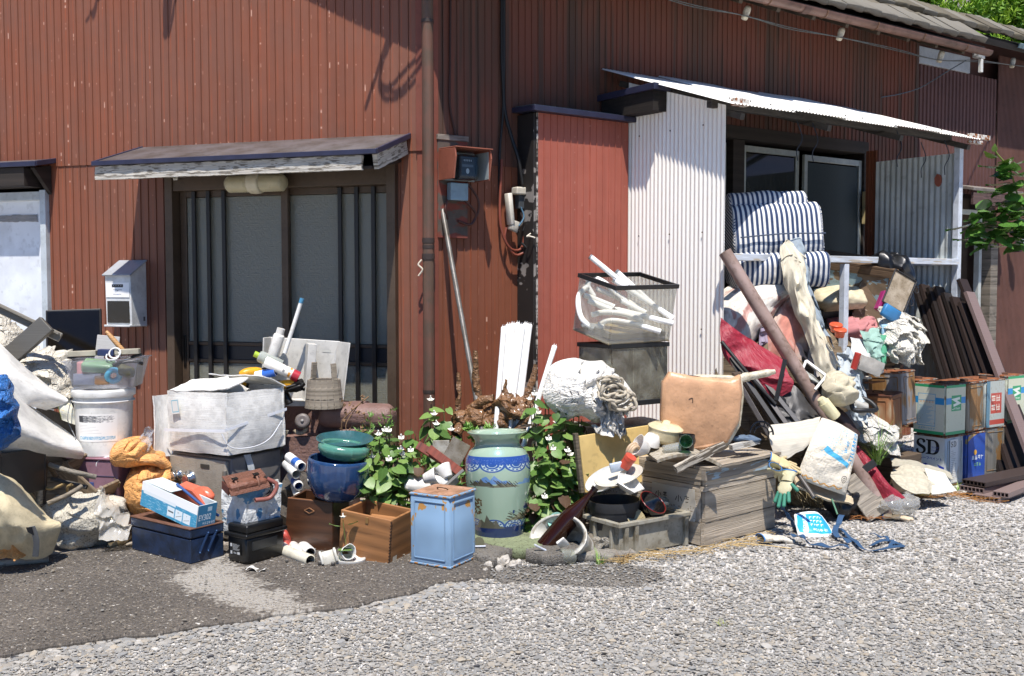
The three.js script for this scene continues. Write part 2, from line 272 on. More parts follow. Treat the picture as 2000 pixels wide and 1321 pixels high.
// entrance canopy
const can = sub(wing, 'entrance_canopy', [0, 0, -1.123]);
part(can, 'canopy_roof', SHAKE(mv(BOX(0.53, 0.018, 2.0, 0.003), [-0.25, 2.243, 0], [0, 0, 0.31]), 0.004, 3, 2), mSlate);
part(can, 'canopy_edge', BOX(0.02, 0.03, 2.01), mNavy, [-0.503, 2.163, 0]);
for (const s of [-1, 1]) part(can, 'canopy_edge', BOX(0.515, 0.032, 0.018), mNavy, [-0.25, 2.243, s * 1.0], [0, 0, 0.31]);
part(can, 'fascia_board', SHAKE(new THREE.BoxGeometry(0.028, 0.085, 1.9, 2, 6, 40), 0.006, 18, 4), mPeel, [-0.475, 2.103, -0.05]);
part(can, 'fascia_board', SHAKE(new THREE.BoxGeometry(0.45, 0.09, 0.03, 14, 4, 2), 0.004, 16, 5), mPeel, [-0.24, 2.178, 0.975], [0, 0, 0.31]);
part(can, 'fascia_board', new THREE.BoxGeometry(0.45, 0.09, 0.03), mPeel, [-0.24, 2.174, -0.975], [0, 0, 0.31]);
part(can, 'soffit', BOX(0.44, 0.02, 1.9), M('#332b26', { map: 'wood' }), [-0.24, 2.12, 0], [0, 0, 0.2]);
// entrance sliding door set in its frame
const ent = sub(wing, 'sliding_door', [0, 0, 0]);
const zL = -1.86, zR = -0.27, zM = (zL + zR) / 2;
const EP = (name, w, h, dep, y, z, x, m) => part(ent, name, BOX(dep, h, w, 0.004), m, [x, y, z]);
EP('door_frame', 0.06, 2.16, 0.16, 1.08, zL - 0.03, 0.03, mBronze); EP('door_frame', 0.06, 2.16, 0.16, 1.08, zR + 0.03, 0.03, mBronze);
EP('door_frame', 1.59, 0.15, 0.15, 2.095, zM, 0.035, mBronze); EP('sill', 1.59, 0.08, 0.2, 0.06, zM, 0.03, M('#8b8884', { m: 0.7, r: 0.4 }));
const frost = tex(512, (u, v) => { let m = 0; for (let k = 0; k < 2; k++) m += Math.abs(pn(u * 26 * (k + 1), v * 26 * (k + 1), 26 * (k + 1), 140 + k) - 0.5) * 2 / (k + 1); return m / 1.5; }, false);
const mPane = M('#b0b2a6', { map: null, r: 0.16, t: 0.62, coat: 0.7, cr: 0.25, b: ['x', 0.0022, 3], bumpTex: frost });
const mPaneDark = M('#3b4348', { map: 'grime', rep: 3, r: 0.22, b: ['x', 0.003, 3], bumpTex: frost });
function leaf(z0, z1, x, bars) {
  const w = z1 - z0, zc = (z0 + z1) / 2;
  EP('stile', 0.05, 1.94, 0.03, 1.06, z0 + 0.025, x, mBronze); EP('stile', 0.05, 1.94, 0.03, 1.06, z1 - 0.025, x, mBronze);
  EP('rail', w - 0.1, 0.05, 0.028, 2.005, zc, x, mBronze); EP('rail', w - 0.1, 0.12, 0.028, 0.16, zc, x, mBronze);
  EP('rail', w - 0.1, 0.024, 0.028, 0.985, zc, x, mBronze); EP('rail', w - 0.1, 0.024, 0.028, 0.868, zc, x, mBronze);
  EP('rail_panel', w - 0.1, 0.095, 0.014, 0.926, zc, x + 0.003, M('#22252c', { r: 0.4, map: 'brushed', rep: [2, 20] }));
  EP('glass_pane', w - 0.1, 0.98, 0.006, 1.488, zc, x, mPane); EP('glass_pane', w - 0.1, 0.63, 0.006, 0.538, zc, x, mPane);
  for (const z of bars) EP('bar', 0.028, 1.92, 0.02, 1.06, z, x - 0.026, M('#1c1a19', { r: 0.4 }));
  EP('handle', 0.022, 0.22, 0.012, 0.93, z0 < -1.2 ? z0 + 0.025 : z1 - 0.025, x - 0.017, M('#14110f', { r: 0.3 }));
}
leaf(-1.855, -1.02, 0.045, [-1.735, -1.62, -1.5]); leaf(-1.08, -0.275, 0.085, [-0.65, -0.53, -0.41]);
// things dimly seen behind the frosted glass
const cream = M('#cdbd92', { r: 0.9, map: 'cloth', rep: 3 });
solo('curtain', 'cream curtain hanging behind the right end of the entrance glass', 'curtain', SHELL((u, v) => [0, v * 1.85, u * 0.2 + 0.012 * Math.sin(u * 19)], 30, 2, 0.002), cream, toLeft([0.17, 0.15, -0.46]), HL);
solo('plastic_crate', 'blue plastic crate dimly seen behind the frosted entrance glass', 'crate', merge([BOX(0.3, 0.3, 0.5), mv(BOX(0.34, 0.04, 0.54), [0, 0.15, 0])]), M('#3576b8', { r: 0.4 }), toLeft([0.4, 0.95, -0.8]), HL);
solo('paper_pile', 'pile of white papers behind the left entrance glass', 'papers', CBOX(0.3, 0.35, 0.4, 4, 0.02, 8, 3), M('#b9b3a6', {}), toLeft([0.45, 0.9, -1.2]), HL);
solo('shelf_unit', 'dark shelf unit standing inside the entrance hall', 'shelf', merge([0, 0.4, 0.8].map((y) => mv(BOX(0.5, 0.03, 1.2), [0, y, 0])).concat([mv(BOX(0.5, 0.85, 0.03), [0, 0.4, 0.6]), mv(BOX(0.5, 0.85, 0.03), [0, 0.4, -0.6])])), M('#4a3c30', { map: 'wood' }), toLeft([0.5, 0.24, -1.1]), HL);
const slip = solo('paper_strip', 'white paper strip with vertical printed digits inside the entrance glass', 'paper strip', FACE(0.05, 0.9), M('#ffffff', { r: 0.9, tex: canvasTex(32, 512, (g) => { g.fillStyle = '#d6cfae'; g.fillRect(0, 0, 32, 512); g.fillStyle = '#3c4c74'; g.font = 'bold 26px sans-serif'; '9718'.split('').forEach((c, i) => g.fillText(c, 8, 40 + i * 34)); }) }), toLeft([0.135, 1.38, -0.5]), HL - Math.PI / 2);
// white side door at the far left with its small canopy
const sd = sub(wing, 'white_door', [0, 0, 0.5]);
part(sd, 'door_frame', BOX(0.08, 2.06, 0.05), M('#b9c3c9', { r: 0.5 }), [0.0, 1.03, -3.455]);
part(sd, 'door_frame', BOX(0.08, 0.06, 1.0), M('#b9c3c9', { r: 0.5 }), [0.001, 2.02, -3.98]);
part(sd, 'door_panel', BOX(0.04, 2.0, 0.98), M('#dfe6ee', { r: 0.55, rep: 1 }), [0.04, 1.0, -3.98]);
part(sd, 'paper_strip', SHAKE(own(SHELL((u, v) => [0, v * 0.05, u * 0.8], 40, 3, 0.002)), 0.012, 22, 3), M('#8e8f92', { r: 0.9 }), [0.012, 1.84, -4.35]);
const sc = sub(wing, 'side_canopy', [0, 0, -3.48]);
part(sc, 'canopy_roof', mv(BOX(0.2, 0.02, 1.24), [-0.1, 2.25, 0], [0, 0, 0.2]), mSlate); part(sc, 'canopy_edge', BOX(0.016, 0.035, 1.25), mNavy, [-0.202, 2.224, 0]); part(sc, 'canopy_edge', BOX(0.2, 0.035, 0.016), mNavy, [-0.1, 2.247, 0.622], [0, 0, 0.2]);
part(sc, 'bracket', EXT([[0, 0], [-0.16, 0.17], [0, 0.2]], 0.03, 0.002), mDarkWood, [-0.008, 2.03, 0.55]); part(sc, 'soffit', BOX(0.18, 0.13, 1.1), mDarkWood, [-0.1, 2.14, -0.04]);
// shutter case: black end board with flaking white paint, light red ribbed front, blue metal cap
const redTex = paintTex(14, '#a05848', '#9d5a4b', '#964c3b');
const box = sub(house, 'shutter_case', [0, 0, 0]);
part(box, 'end_board', BOX(0.03, 2.5, 0.185), M('#ffffff', { tex: flake('#221e1c', '#8d8883', 0.655, 7, { py: 16, s: 9, size: 512 }), rep: [1.2, 0.8], r: 0.7 }), [0.69, 1.25, 0.1]);
part(box, 'front_sheet', RIB(0, 0.78, 0, 2.5, SIDING, 0.0555), M('#ffffff', { tex: redTex, rep: 0.5, r: 0.55, b: ['lumps', 0.005, 1.5] }), [0.705, 0, 0.195]);
part(box, 'edge_strip', BOX(0.012, 2.5, 0.012), M('#ffffff', { tex: flake('#cfc9c0', '#2a2523', 0.47, 20, { py: 30, s: 19 }), rep: [10, 1.5], r: 0.9 }), [0.698, 1.25, 0.198]);
part(box, 'cap', BOX(0.9, 0.035, 0.3), mNavy, [1.08, 2.525, 0.115], [0.06, 0, 0]); part(box, 'cap_flashing', BOX(0.86, 0.012, 0.24), M('#7d7d78', { m: 0.5, r: 0.6 }), [1.09, 2.549, 0.1], [0.06, 0, 0]);
part(box, 'side_gap', BOX(0.02, 2.4, 0.17), mDarkWood, [1.498, 1.2, 0.1]);
// window eave stub beside the lean-to
const stub = sub(house, 'window_eave', [0, 0, 0]);
part(stub, 'eave_body', CBOX(0.12, 0.13, 0.53, 3, 0.006, 10, 6), M('#2a2522', { map: 'oldwood', rep: 2 }), [1.44, 2.6, 0.29]); part(stub, 'eave_cap', BOX(0.15, 0.045, 0.58), mNavy, [1.435, 2.685, 0.295]);
// three window sashes under the lean-to
const mAlu = M('#a7aca6', { r: 0.45, m: 0.4 }), mWin = M('#23282a', { r: 0.06, map: 'grime', rep: 1 });
function sash(x0, x1, z, top, m, glass) {
  const s = sub(house, 'window_sash', [0, 0, z]), xc = (x0 + x1) / 2, w = x1 - x0, h = top - 0.42;
  part(s, 'stile', BOX(0.04, h, 0.03), m, [x0 + 0.02, 0.42 + h / 2, 0]); part(s, 'stile', BOX(0.04, h, 0.03), m, [x1 - 0.02, 0.42 + h / 2, 0]);
  part(s, 'rail', BOX(w - 0.08, 0.05, 0.028), m, [xc, top - 0.025, 0]); part(s, 'rail', BOX(w - 0.08, 0.07, 0.028), m, [xc, 0.46, 0]); part(s, 'rail', BOX(w - 0.08, 0.04, 0.028), m, [xc, 1.12, 0]);
  part(s, 'glass_pane', BOX(w - 0.08, h - 0.12, 0.006, 0.001), glass, [xc, 0.42 + h / 2, 0]);
}
sash(2.1, 2.76, -0.10, 2.5, mAlu, mWin); sash(2.9, 3.58, -0.06, 2.49, mAlu, mWin); sash(3.6, 4.36, -0.02, 2.46, mAlu, M('#2c3a3e', { r: 0.7, map: 'cloth', rep: 20 }));
part(house, 'window_frame', BOX(2.6, 0.1, 0.2), mDarkWood, [3.12, 2.57, -0.08]); part(house, 'window_frame', BOX(2.6, 0.42, 0.2), mDarkWood, [3.12, 0.21, -0.08]); part(house, 'window_frame', BOX(0.08, 2.1, 0.2), mDarkWood, [4.4, 1.47, -0.08]); part(house, 'window_frame', BOX(0.13, 2.1, 0.16), mDarkWood, [2.83, 1.47, -0.1]);
// ---------- lean-to in front of the long wall ----------
const lean = bthing('lean_to', 'lean-to porch of white corrugated sheets on a light steel frame', 'lean-to', [0, 0, 0]);
const mWhiteC = M('#f0efe9', { r: 0.45, map: null }), mBlueC = M('#c2cbcc', { r: 0.5, map: 'grime', rep: 1 }), mSteel = M('#ccd4dd', { r: 0.45, rep: 3 });
const mRust = M('#ffffff', { tex: flake('#d8d5cd', '#8a5633', 0.56, 6, { s: 33 }), rep: 6, r: 0.8 });
const wp = RIB(0, 0.9, 0, 2.3, WAVE, 0.038), wpp = wp.attributes.position;
for (let i = 0; i < wpp.count; i++) { const y = wpp.getY(i), s = wpp.getX(i); if (y > 2) wpp.setY(i, y + 0.38 - 0.31 * s); }
wp.computeVertexNormals();
part(lean, 'side_sheet', wp, mWhiteC, [1.5, 0.1, 0.185], [0, -Math.PI / 2, 0]);
for (let k = 0; k < 9; k++) part(lean, 'screw', new THREE.SphereGeometry(0.005, 8, 6), M('#5b4a3c', {}), [1.492, [2.4, 1.72, 1.1][k % 3], 0.3 + Math.floor(k / 3) * 0.3]);
// roof sheets: corrugations run down the slope, sheets lap one over the other
const canS = Math.atan(0.335), rl = sub(lean, 'corrugated_roof', [1.4, 2.89, 0.0], [canS, 0, 0]);
for (let k = 0; k < 5; k++) part(rl, 'roof_sheet', SHAKE(RIB(0, 0.57, 0, 1.31, WAVE, 0.032), 0.005, 2.5, k), mWhiteC, [k * 0.535, 0.006 + (k % 2) * 0.01, 0.0 + rr(-0.015, 0.02)], [Math.PI / 2, 0, rr(-0.006, 0.006)]);
for (let k = 0; k < 14; k++) part(rl, 'screw', new THREE.SphereGeometry(0.006, 8, 6), M('#6a6a66', {}), [0.12 + k * 0.19, 0.02, 1.15]);
const mBeam = M('#4c4a48', { map: 'oldwood' });
part(lean, 'purlin', BOX(2.62, 0.045, 0.045), mBeam, [2.75, 2.515, 1.0]); part(lean, 'purlin', BOX(2.62, 0.07, 0.05), mBeam, [2.75, 2.66, 0.5]);
for (const x of [1.56, 2.4, 3.2, 4.05]) part(lean, 'rafter', mv(BOX(0.04, 0.04, 1.2), [0, 0, 0], [canS, 0, 0]), mBeam, [x, 2.615, 0.6]);
part(lean, 'steel_end', BOX(0.12, 0.045, 0.045), mRust, [1.5, 2.5, 1.2]); part(lean, 'steel_end', BOX(0.26, 0.035, 0.035), mRust, [4.13, 2.505, 1.2]); part(lean, 'steel_end', BOX(0.16, 0.025, 0.035), mRust, [4.08, 2.462, 1.2]);
part(lean, 'end_sheet', RIB(0, 0.73, 0, 2.15, WAVE, 0.05), mBlueC, [4.1, 0.25, 0.325], [0, -Math.PI / 2, 0]);
part(lean, 'red_jamb', RIB(0, 0.11, 0, 2.3, SIDING, 0.035), mSide2, [4.12, 0.2, 0.21], [0, -Math.PI / 2, 0]);
part(lean, 'post', BOX(0.05, 2.45, 0.05), mSteel, [4.08, 1.225, 1.07]); part(lean, 'post', BOX(0.04, 2.4, 0.04), mBeam, [1.53, 1.2, 1.02]); part(lean, 'post', BOX(0.05, 1.53, 0.045), mSteel, [2.7, 0.765, 1.08]);
part(lean, 'rail', BOX(2.5, 0.045, 0.05), M('#ffffff', { tex: flake('#d3dbe4', '#c2b8a6', 0.62, 10, { s: 44, py: 30 }), rep: [0.6, 4], r: 0.5 }), [2.81, 1.56, 1.082]);
part(lean, 'rail', BOX(0.04, 0.045, 0.75), mSteel, [4.078, 1.558, 0.66]);
part(lean, 'floor_deck', BOX(2.5, 0.06, 0.95), M('#6a5f52', { map: 'oldwood' }), [2.8, 0.36, 0.53]);
for (const [x, y] of [[2.2, 2.33], [2.36, 2.33], [3.3, 2.36], [3.6, 2.3], [3.9, 2.34]]) part(lean, 'wire_tie', TUBE([[0, 0.14, 0], [0.02, 0.02, 0.03], [-0.02, -0.06, 0.02], [0.015, -0.12, 0.0]], 0.0035, 6), M('#26303d', {}), [x, y, 1.06]);
part(lean, 'red_tag', SHAKE(mv(new THREE.CylinderGeometry(0.05, 0.05, 0.012, 16), [0, 0, 0], [Math.PI / 2, Math.PI / 2, 0], [0.6, 1, 1]), 0.008, 30, 1), M('#a6604e', {}), [4.085, 2.2, 0.9]);
part(lean, 'intercom', BOX(0.05, 0.28, 0.06), M('#c2b284', {}), [4.36, 2.05, 0.05]);

// ---------- ground ----------
const inPoly = (x, z, p) => { let c = false; for (let i = 0, j = p.length - 1; i < p.length; j = i++) if ((p[i][1] > z) !== (p[j][1] > z) && x < (p[j][0] - p[i][0]) * (z - p[i][1]) / (p[j][1] - p[i][1]) + p[i][0]) c = !c; return c; };
const xz = (l) => l.map((p) => [p[0], p[2]]);
const asphaltEdge = xz([[-2.502, 0.000, 2.545], [-1.902, 0.000, 2.265], [-1.673, 0.000, 2.130], [-1.416, 0.000, 2.021], [-1.093, -0.000, 1.862], [-0.783, 0.000, 1.717], [-0.540, 0.000, 1.570], [-0.456, 0.000, 1.503], [-0.353, 0.000, 1.356], [-0.133, 0.000, 1.217], [-0.113, 0.000, 1.032], [-0.263, 0.000, 0.813], [-1.081, 0.000, 0.660], [-1.992, 0.000, 0.681], [-2.272, 0.000, 0.843], [-2.545, 0.000, 0.977], [-3.498, -0.000, 1.139]]);
const rough = (poly, n, amp) => { const o = []; poly.forEach((p, i) => { const q = poly[(i + 1) % poly.length]; for (let k = 0; k < n; k++) { const t = k / n, x = mix(p[0], q[0], t), z = mix(p[1], q[1], t); o.push([x + fb3(x * 9, z * 9, 3) * amp, z + fb3(x * 9, z * 9, 8) * amp]); } }); return o; };
const flat = (poly, h, bevel = 0.006) => mv(EXT(poly.map(([x, z]) => [x, -z]), h, bevel), [0, 0, 0], [-Math.PI / 2, 0, 0]);
const spill = xz([[-1.640, 0.000, 0.843], [-1.542, 0.000, 0.995], [-1.608, 0.000, 1.157], [-1.606, 0.000, 1.308], [-1.491, 0.000, 1.481], [-1.249, 0.000, 1.683], [-1.063, -0.000, 1.817], [-0.932, 0.000, 1.830], [-0.825, 0.000, 1.724], [-0.959, -0.000, 1.555], [-1.123, 0.000, 1.388], [-1.281, -0.000, 1.139], [-1.379, 0.000, 1.005], [-1.468, 0.000, 0.823]]);
const dPoly = (x, z, p) => { let d = 9; for (let i = 0, j = p.length - 1; i < p.length; j = i++) { const ax = p[j][0], az = p[j][1], bx = p[i][0] - ax, bz = p[i][1] - az, t = clamp(((x - ax) * bx + (z - az) * bz) / (bx * bx + bz * bz)); d = Math.min(d, Math.hypot(x - ax - bx * t, z - az - bz * t)); } return inPoly(x, z, p) ? d : -d; };
// asphalt sheet: uv in metres over a 4 m square; the mortar spill is pale matter lying on it with a ragged outline
const AX = -3.6, AZ = 0.3, AS = 3.4;
const asphaltTex = tex(1024, (u, v) => {
  const x = AX + u * AS, z = AZ + v * AS, g = hash(Math.floor(u * 900), Math.floor(v * 900), 5), w = n3(u * 420, v * 420, 2), big = fb3(x * 1.3, z * 1.3, 1), mid = fb3(x * 5, z * 5, 4);
  let c = [0.385, 0.362, 0.335].map((k) => k * (0.9 + 0.16 * big + 0.1 * mid + 0.22 * (g - 0.5) + 0.1 * w));
  if (w > 0.68) c = mixc(c, [0.56, 0.53, 0.48], 0.7); if (w < -0.7) c = mixc(c, [0.2, 0.19, 0.18], 0.7);
  if (n3(u * 300 + 50, v * 300, 9) > 0.86) c = [0.8, 0.79, 0.76];
  const s = dPoly(x, z, spill); if (s > -0.2) { const k = step(-0.02, 0.05, s + 0.09 * fb3(x * 9, z * 9, 2) + 0.05 * n3(x * 60, z * 60, 3)), f = step(-0.42, 0.3, n3(u * 330, v * 330, 7) + 0.25 + s * 4); c = mixc(c, [0.63, 0.615, 0.585].map((q) => q * (0.94 + 0.12 * g)), 0.85 * k * f); }
  return c;
});
const asphaltG = flat(rough(asphaltEdge, 14, 0.035), 0.01, 0.009), ap = asphaltG.attributes.position, auv = asphaltG.attributes.uv;
for (let i = 0; i < ap.count; i++) auv.setXY(i, (ap.getX(i) - AX) / AS, (ap.getZ(i) - AZ) / AS);
ground('asphalt_patch', own(asphaltG), M('#ffffff', { tex: asphaltTex, r: 0.95, b: ['fine', 0.01, 14] }), [0, 0.003, 0]);
const gravelTex = tex(768, (u, v) => { const a = pf(u, v, 60, 3, 2), b = pf(u, v, 140, 7, 2), c = pf(u, v, 5, 17, 4), t = pn(u * 90, v * 90, 90, 21); const k = 0.68 + 0.26 * (a - 0.5) + 0.35 * (b - 0.5) + 0.14 * (c - 0.5); return [k + 0.025 * t, k + 0.005 * t, k - 0.03 * t]; });
const gravelBump = tex(512, (u, v) => pf(u, v, 60, 3, 3), false);
ground('gravel_ground', new THREE.PlaneGeometry(500, 500), M('#ffffff', { tex: gravelTex, rep: 1.0, r: 0.95, b: ['x', 0.02, 1], bumpTex: gravelBump }), [0, -0.004, -60], [-Math.PI / 2, 0, 0]);
// bare strip between the asphalt and the house, dusty concrete
const apron = xz([[-3.468, 0.000, 1.183], [-2.526, 0.000, 1.014], [-2.255, 0.000, 0.882], [-1.977, 0.000, 0.723], [-1.077, 0.000, 0.681], [-0.159, 0.000, 0.763], [0.659, 0.000, 0.575], [0.971, 0.000, -0.410], [-0.3, 0, -0.7], [-4.6, 0, -2.2]].map((p) => p));
ground('concrete_apron', flat(rough(apron, 6, 0.03), 0.012, 0.004), M('#b5aca0', { map: 'speckle', rep: 1.5, r: 0.95, b: ['lumps', 0.012, 4] }), [0, -0.001, 0]);
// loose stones
const stoneG = [0, 1, 2, 3, 4].map((k) => { const g = SHAKE(new THREE.IcosahedronGeometry(1, k < 2 ? 1 : 0), 0.35, 1.3, k + 2); g.computeVertexNormals(); return g; });
const stoneCols = ['#bdbbb5', '#b4b2ad', '#acaca9', '#c4c1ba', '#bcb5a9', '#b0b1b0', '#9d9d9b', '#cdcac3', '#b2aca2', '#a6a6a4', '#c0bdb7', '#c6bcab'].map((c) => new THREE.Color(c));
const darkCols = ['#55555a', '#4b4c50', '#e4e0d8'].map((c) => new THREE.Color(c));
function scatter(name, n, spot, size, m, label, cat) {
  const lists = stoneG.map(() => []);
  for (let i = 0; i < n; i++) { const p = spot(); if (p) lists[i % 5].push(p); }
  const o = new THREE.Group();
  lists.forEach((l, k) => {
    const im = new THREE.InstancedMesh(prep(stoneG[k]), m, l.length), q = new THREE.Quaternion(), mm = new THREE.Matrix4();
    l.forEach((p, i) => { const s = size(p), c = (rnd() < 0.035 ? pick(darkCols) : pick(stoneCols)).clone(); c.multiplyScalar(rr(0.78, 0.96)); if (p[3]) c.multiplyScalar(p[3]); q.setFromEuler(new THREE.Euler(rr(-0.22, 0.22), rr(0, 6.28), rr(-0.22, 0.22))); mm.compose(V(p[0], (p[1] ?? 0) + s * 0.12, p[2]), q, V(s * rr(0.8, 1.35), s * rr(0.24, 0.42), s * rr(0.7, 1.1))); im.setMatrixAt(i, mm); im.setColorAt(i, c); });
    im.name = numbered(name); im.userData = { kind: 'stuff', label, category: cat }; im.castShadow = im.receiveShadow = true; scene.add(im);
  });
}
const mStone = M('#ffffff', { map: 'speckle', rep: 0.7, r: 0.95 });
const houseOut = [[-0.6, -3.1], [6.4, -12], [-6, -14], [-6, -6.5]];
const halfW = (z) => (6.2 - z) * 0.53;
scatter('gravel', 200000, () => { const d = 3.4 / rr(0.3, 1.03), z = 6 - d, x = rr(-1, 1) * halfW(z) * 1.2; if (inPoly(x, z, asphaltEdge) || inPoly(x, z, apron) ) return null; return [x, 0, z]; }, () => 0.0028 + 0.0075 * Math.pow(rnd(), 3), mStone, 'loose grey crushed stone gravel covering the yard', 'gravel');
scatter('loose_stone', 1000, () => { const d = 3.4 / rr(0.5, 1), z = 6 - d, x = rr(-1, 1) * halfW(z) * 1.2; if (inPoly(x, z, asphaltEdge) || inPoly(x, z, apron)) return null; return [x, 0.002, z]; }, () => rr(0.011, 0.02), mStone, 'larger pebbles lying loose on the gravel', 'stones');
const edgeLine = asphaltEdge.slice(1, 10);
scatter('edge_stone', 1900, () => { const i = Math.floor(rnd() * (edgeLine.length - 1)), a = edgeLine[i], b = edgeLine[i + 1], t = rnd(); return [mix(a[0], b[0], t) + rr(-0.05, 0.05), 0, mix(a[1], b[1], t) - 0.06 + rnd() * rnd() * 0.26]; }, () => rr(0.006, 0.019), mStone, 'coarser stones collected along the broken asphalt edge', 'stones');
scatter('asphalt_grit', 2600, () => { const x = rr(-2.6, 0.1), z = rr(0.5, 2.4); return inPoly(x, z, asphaltEdge) ? [x, 0.03, z] : null; }, () => rr(0.002, 0.005) + (rnd() < 0.02 ? 0.005 : 0), M('#d8d4cc', { map: 'speckle' }), 'stray grit lying on the dark asphalt', 'grit');
// crumbled remnant of old asphalt in the gravel
const rem = xz([[-0.172, 0.000, 1.157], [0.000, 0.000, 1.068], [0.252, 0.000, 1.032], [0.505, 0.000, 1.014], [0.717, 0.000, 1.122], [0.719, 0.000, 1.242], [0.589, 0.000, 1.356], [0.377, 0.000, 1.356], [0.190, 0.000, 1.308], [-0.024, 0.000, 1.292]]);
ground('asphalt_remnant', SHAKE(flat(rough(rem, 8, 0.03), 0.014, 0.008), 0.012, 16, 3), M('#a39d94', { map: 'speckle', rep: 3, r: 0.95, b: ['fine', 0.02, 8] }), [0, -0.013, 0]);
scatter('remnant_stone', 2200, () => { const x = rr(-0.3, 0.85), z = rr(0.9, 1.5); return inPoly(x, z, rem) ? [x, 0.014, z, rr(0.6, 1)] : null; }, () => rr(0.003, 0.008), mStone, 'small stones stuck in the old asphalt remnant', 'stones');
// broken paving slabs in front of the vase
function slab(label, pts, h, y, m, s, group) { solo('broken_slab', label, 'concrete slab', SHAKE(flat(rough(xz(pts), 7, 0.03), h, 0.006), 0.005, 15, s), m, [0, y, 0], null, group); }
const mConc = M('#8b867e', { map: 'speckle', rep: 2, r: 0.95, b: ['fine', 0.01, 8] });
slab('grey broken concrete slab left of the green slab under the vase', [[-0.218, 0.000, 0.743], [-0.040, 0.000, 0.763], [0.000, 0.000, 0.863], [-0.038, 0.000, 0.958], [-0.099, -0.000, 1.095], [-0.217, 0.000, 0.958]], 0.05, 0.0, mConc, 2);
slab('moss green paving slab carrying the painted vase', [[-0.270, 0.000, 0.384], [0.115, 0.000, 0.325], [0.226, 0.000, 0.743], [0.103, 0.000, 0.892], [-0.039, 0.000, 0.882], [-0.229, 0.000, 0.681]], 0.045, 0.012, M('#8b9572', { map: 'speckle', rep: 2, r: 0.95 }), 3);
slab('cracked grey concrete slab in front of the white oval tub', [[0.106, 0.000, 0.784], [0.319, 0.000, 0.753], [0.356, 0.000, 0.911], [0.254, 0.000, 0.995], [0.156, 0.000, 1.041], [0.077, 0.000, 0.939]], 0.05, 0.004, mConc, 4);
slab('flat grey concrete slab beside the grey plastic bin', [[0.333, 0.000, 0.743], [0.597, 0.000, 0.763], [0.622, 0.000, 0.882], [0.485, 0.000, 0.958], [0.333, 0.000, 0.939]], 0.03, 0.004, M('#98938a', { map: 'speckle', rep: 2, r: 0.95 }), 6);
const rubbleG = [0, 1, 2].map((k) => SHAKE(new THREE.IcosahedronGeometry(0.02, 2), 0.011, 60, k));
[[[-0.112, 0.000, 1.077], 1.2], [[-0.081, 0.000, 1.032], 1.5], [[-0.038, 0.000, 0.995], 1.7], [[0.000, 0.000, 1.068], 1.3], [[-0.062, 0.000, 1.122], 1.1], [[0.030, 0.000, 1.014], 0.9], [[-0.128, 0.000, 1.157], 0.8]].forEach(([p, k], i) => { const o = solo('rubble_piece', 'white chalky rubble piece in the gap between the broken slabs', 'rubble', rubbleG[i % 3], M('#d5cfc4', { map: 'speckle', rep: 6 }), [p[0], 0.016, p[2]], [i, i * 2, 0], 'white rubble between the slabs'); o.scale.setScalar(k); });

// ---------- beyond the house ----------
const far = thing('neighbour_house', 'dark brown ribbed outbuilding beyond the red house', 'house', HB, HR);
const mBrown = M('#5b3b35', { r: 0.6, rep: 1 }), mBrown2 = M('#67463d', { r: 0.65, rep: 1 });
for (let k = 0; k < 4; k++) part(far, 'wall_sheet', RIB(5.1 + k * 0.47, 5.1 + (k + 1) * 0.47, 2.3, 3.5, SQUARE, 0.062), mBrown, [0, 0, -0.3]);
for (let k = 0; k < 5; k++) part(far, 'wall_sheet', RIB(6.99 + k * 0.6, 6.99 + (k + 1) * 0.6, 0, 3.75, SQUARE, 0.024), mBrown2, [0, 0, -0.29]);
part(far, 'wall_sheet', RIB(5.1, 6.3, 0, 2.3, SQUARE, 0.062), mBrown, [0, 0, -0.3]);
part(far, 'upper_wall', BOX(1.3, 0.16, 0.04), M('#a3a9ae', { r: 0.7 }), [5.8, 3.58, -0.3]);
part(far, 'door_recess', BOX(0.75, 2.3, 0.05), M('#6a5d52', { r: 0.6 }), [6.6, 1.15, -0.6]); part(far, 'door_recess_side', BOX(0.05, 2.3, 0.3), M('#6a5d52', {}), [6.27, 1.15, -0.45]);
part(far, 'door_frame', BOX(0.05, 2.1, 0.06), M('#b4bbb9', { r: 0.5 }), [6.72, 1.05, -0.31]); part(far, 'lintel', BOX(0.9, 0.05, 0.05), M('#b4bbb9', { r: 0.5 }), [6.5, 2.12, -0.31]);
part(far, 'back_wall', BOX(2.6, 3.4, 0.05), M('#6a5d52', {}), [6.4, 1.7, -0.9]);
const fc = sub(far, 'door_canopy', [6.5, 2.28, -0.28]);
part(fc, 'canopy_roof', mv(BOX(0.9, 0.03, 0.34), [0, 0.06, 0.14], [0.2, 0, 0]), M('#857f7c', { map: 'dirty' })); part(fc, 'fascia_board', BOX(0.86, 0.12, 0.03), M('#6a5452', { map: 'oldwood' }), [0, -0.06, 0.28]); part(fc, 'fascia_board', BOX(0.03, 0.12, 0.26), M('#7a6462', { map: 'oldwood' }), [0.43, -0.04, 0.13]);
solo('wooden_post', 'grey weathered wooden post beside the outbuilding door', 'post', BOX(0.13, 1.8, 0.1), M('#8a847b', { map: 'oldwood', rep: 1.2 }), toWorld([6.86, 0.9, -0.26]), HR);
const mb2 = bthing('wall_bracket', 'small metal lamp bracket on the brown wall behind the branch', 'bracket', [7.25, 1.75, -0.27]);
part(mb2, 'bracket_arm', BOX(0.05, 0.05, 0.12), M('#5a4a44', { m: 0.4 }), [0, 0, 0.06]); part(mb2, 'cup', LATHE([[0.02, 0], [0.05, 0.03], [0.06, 0.09], [0.055, 0.09], [0.04, 0.03], [0, 0.01]], 16), M('#9aa4ab', { m: 0.5, r: 0.4 }), [0, 0.02, 0.12]);
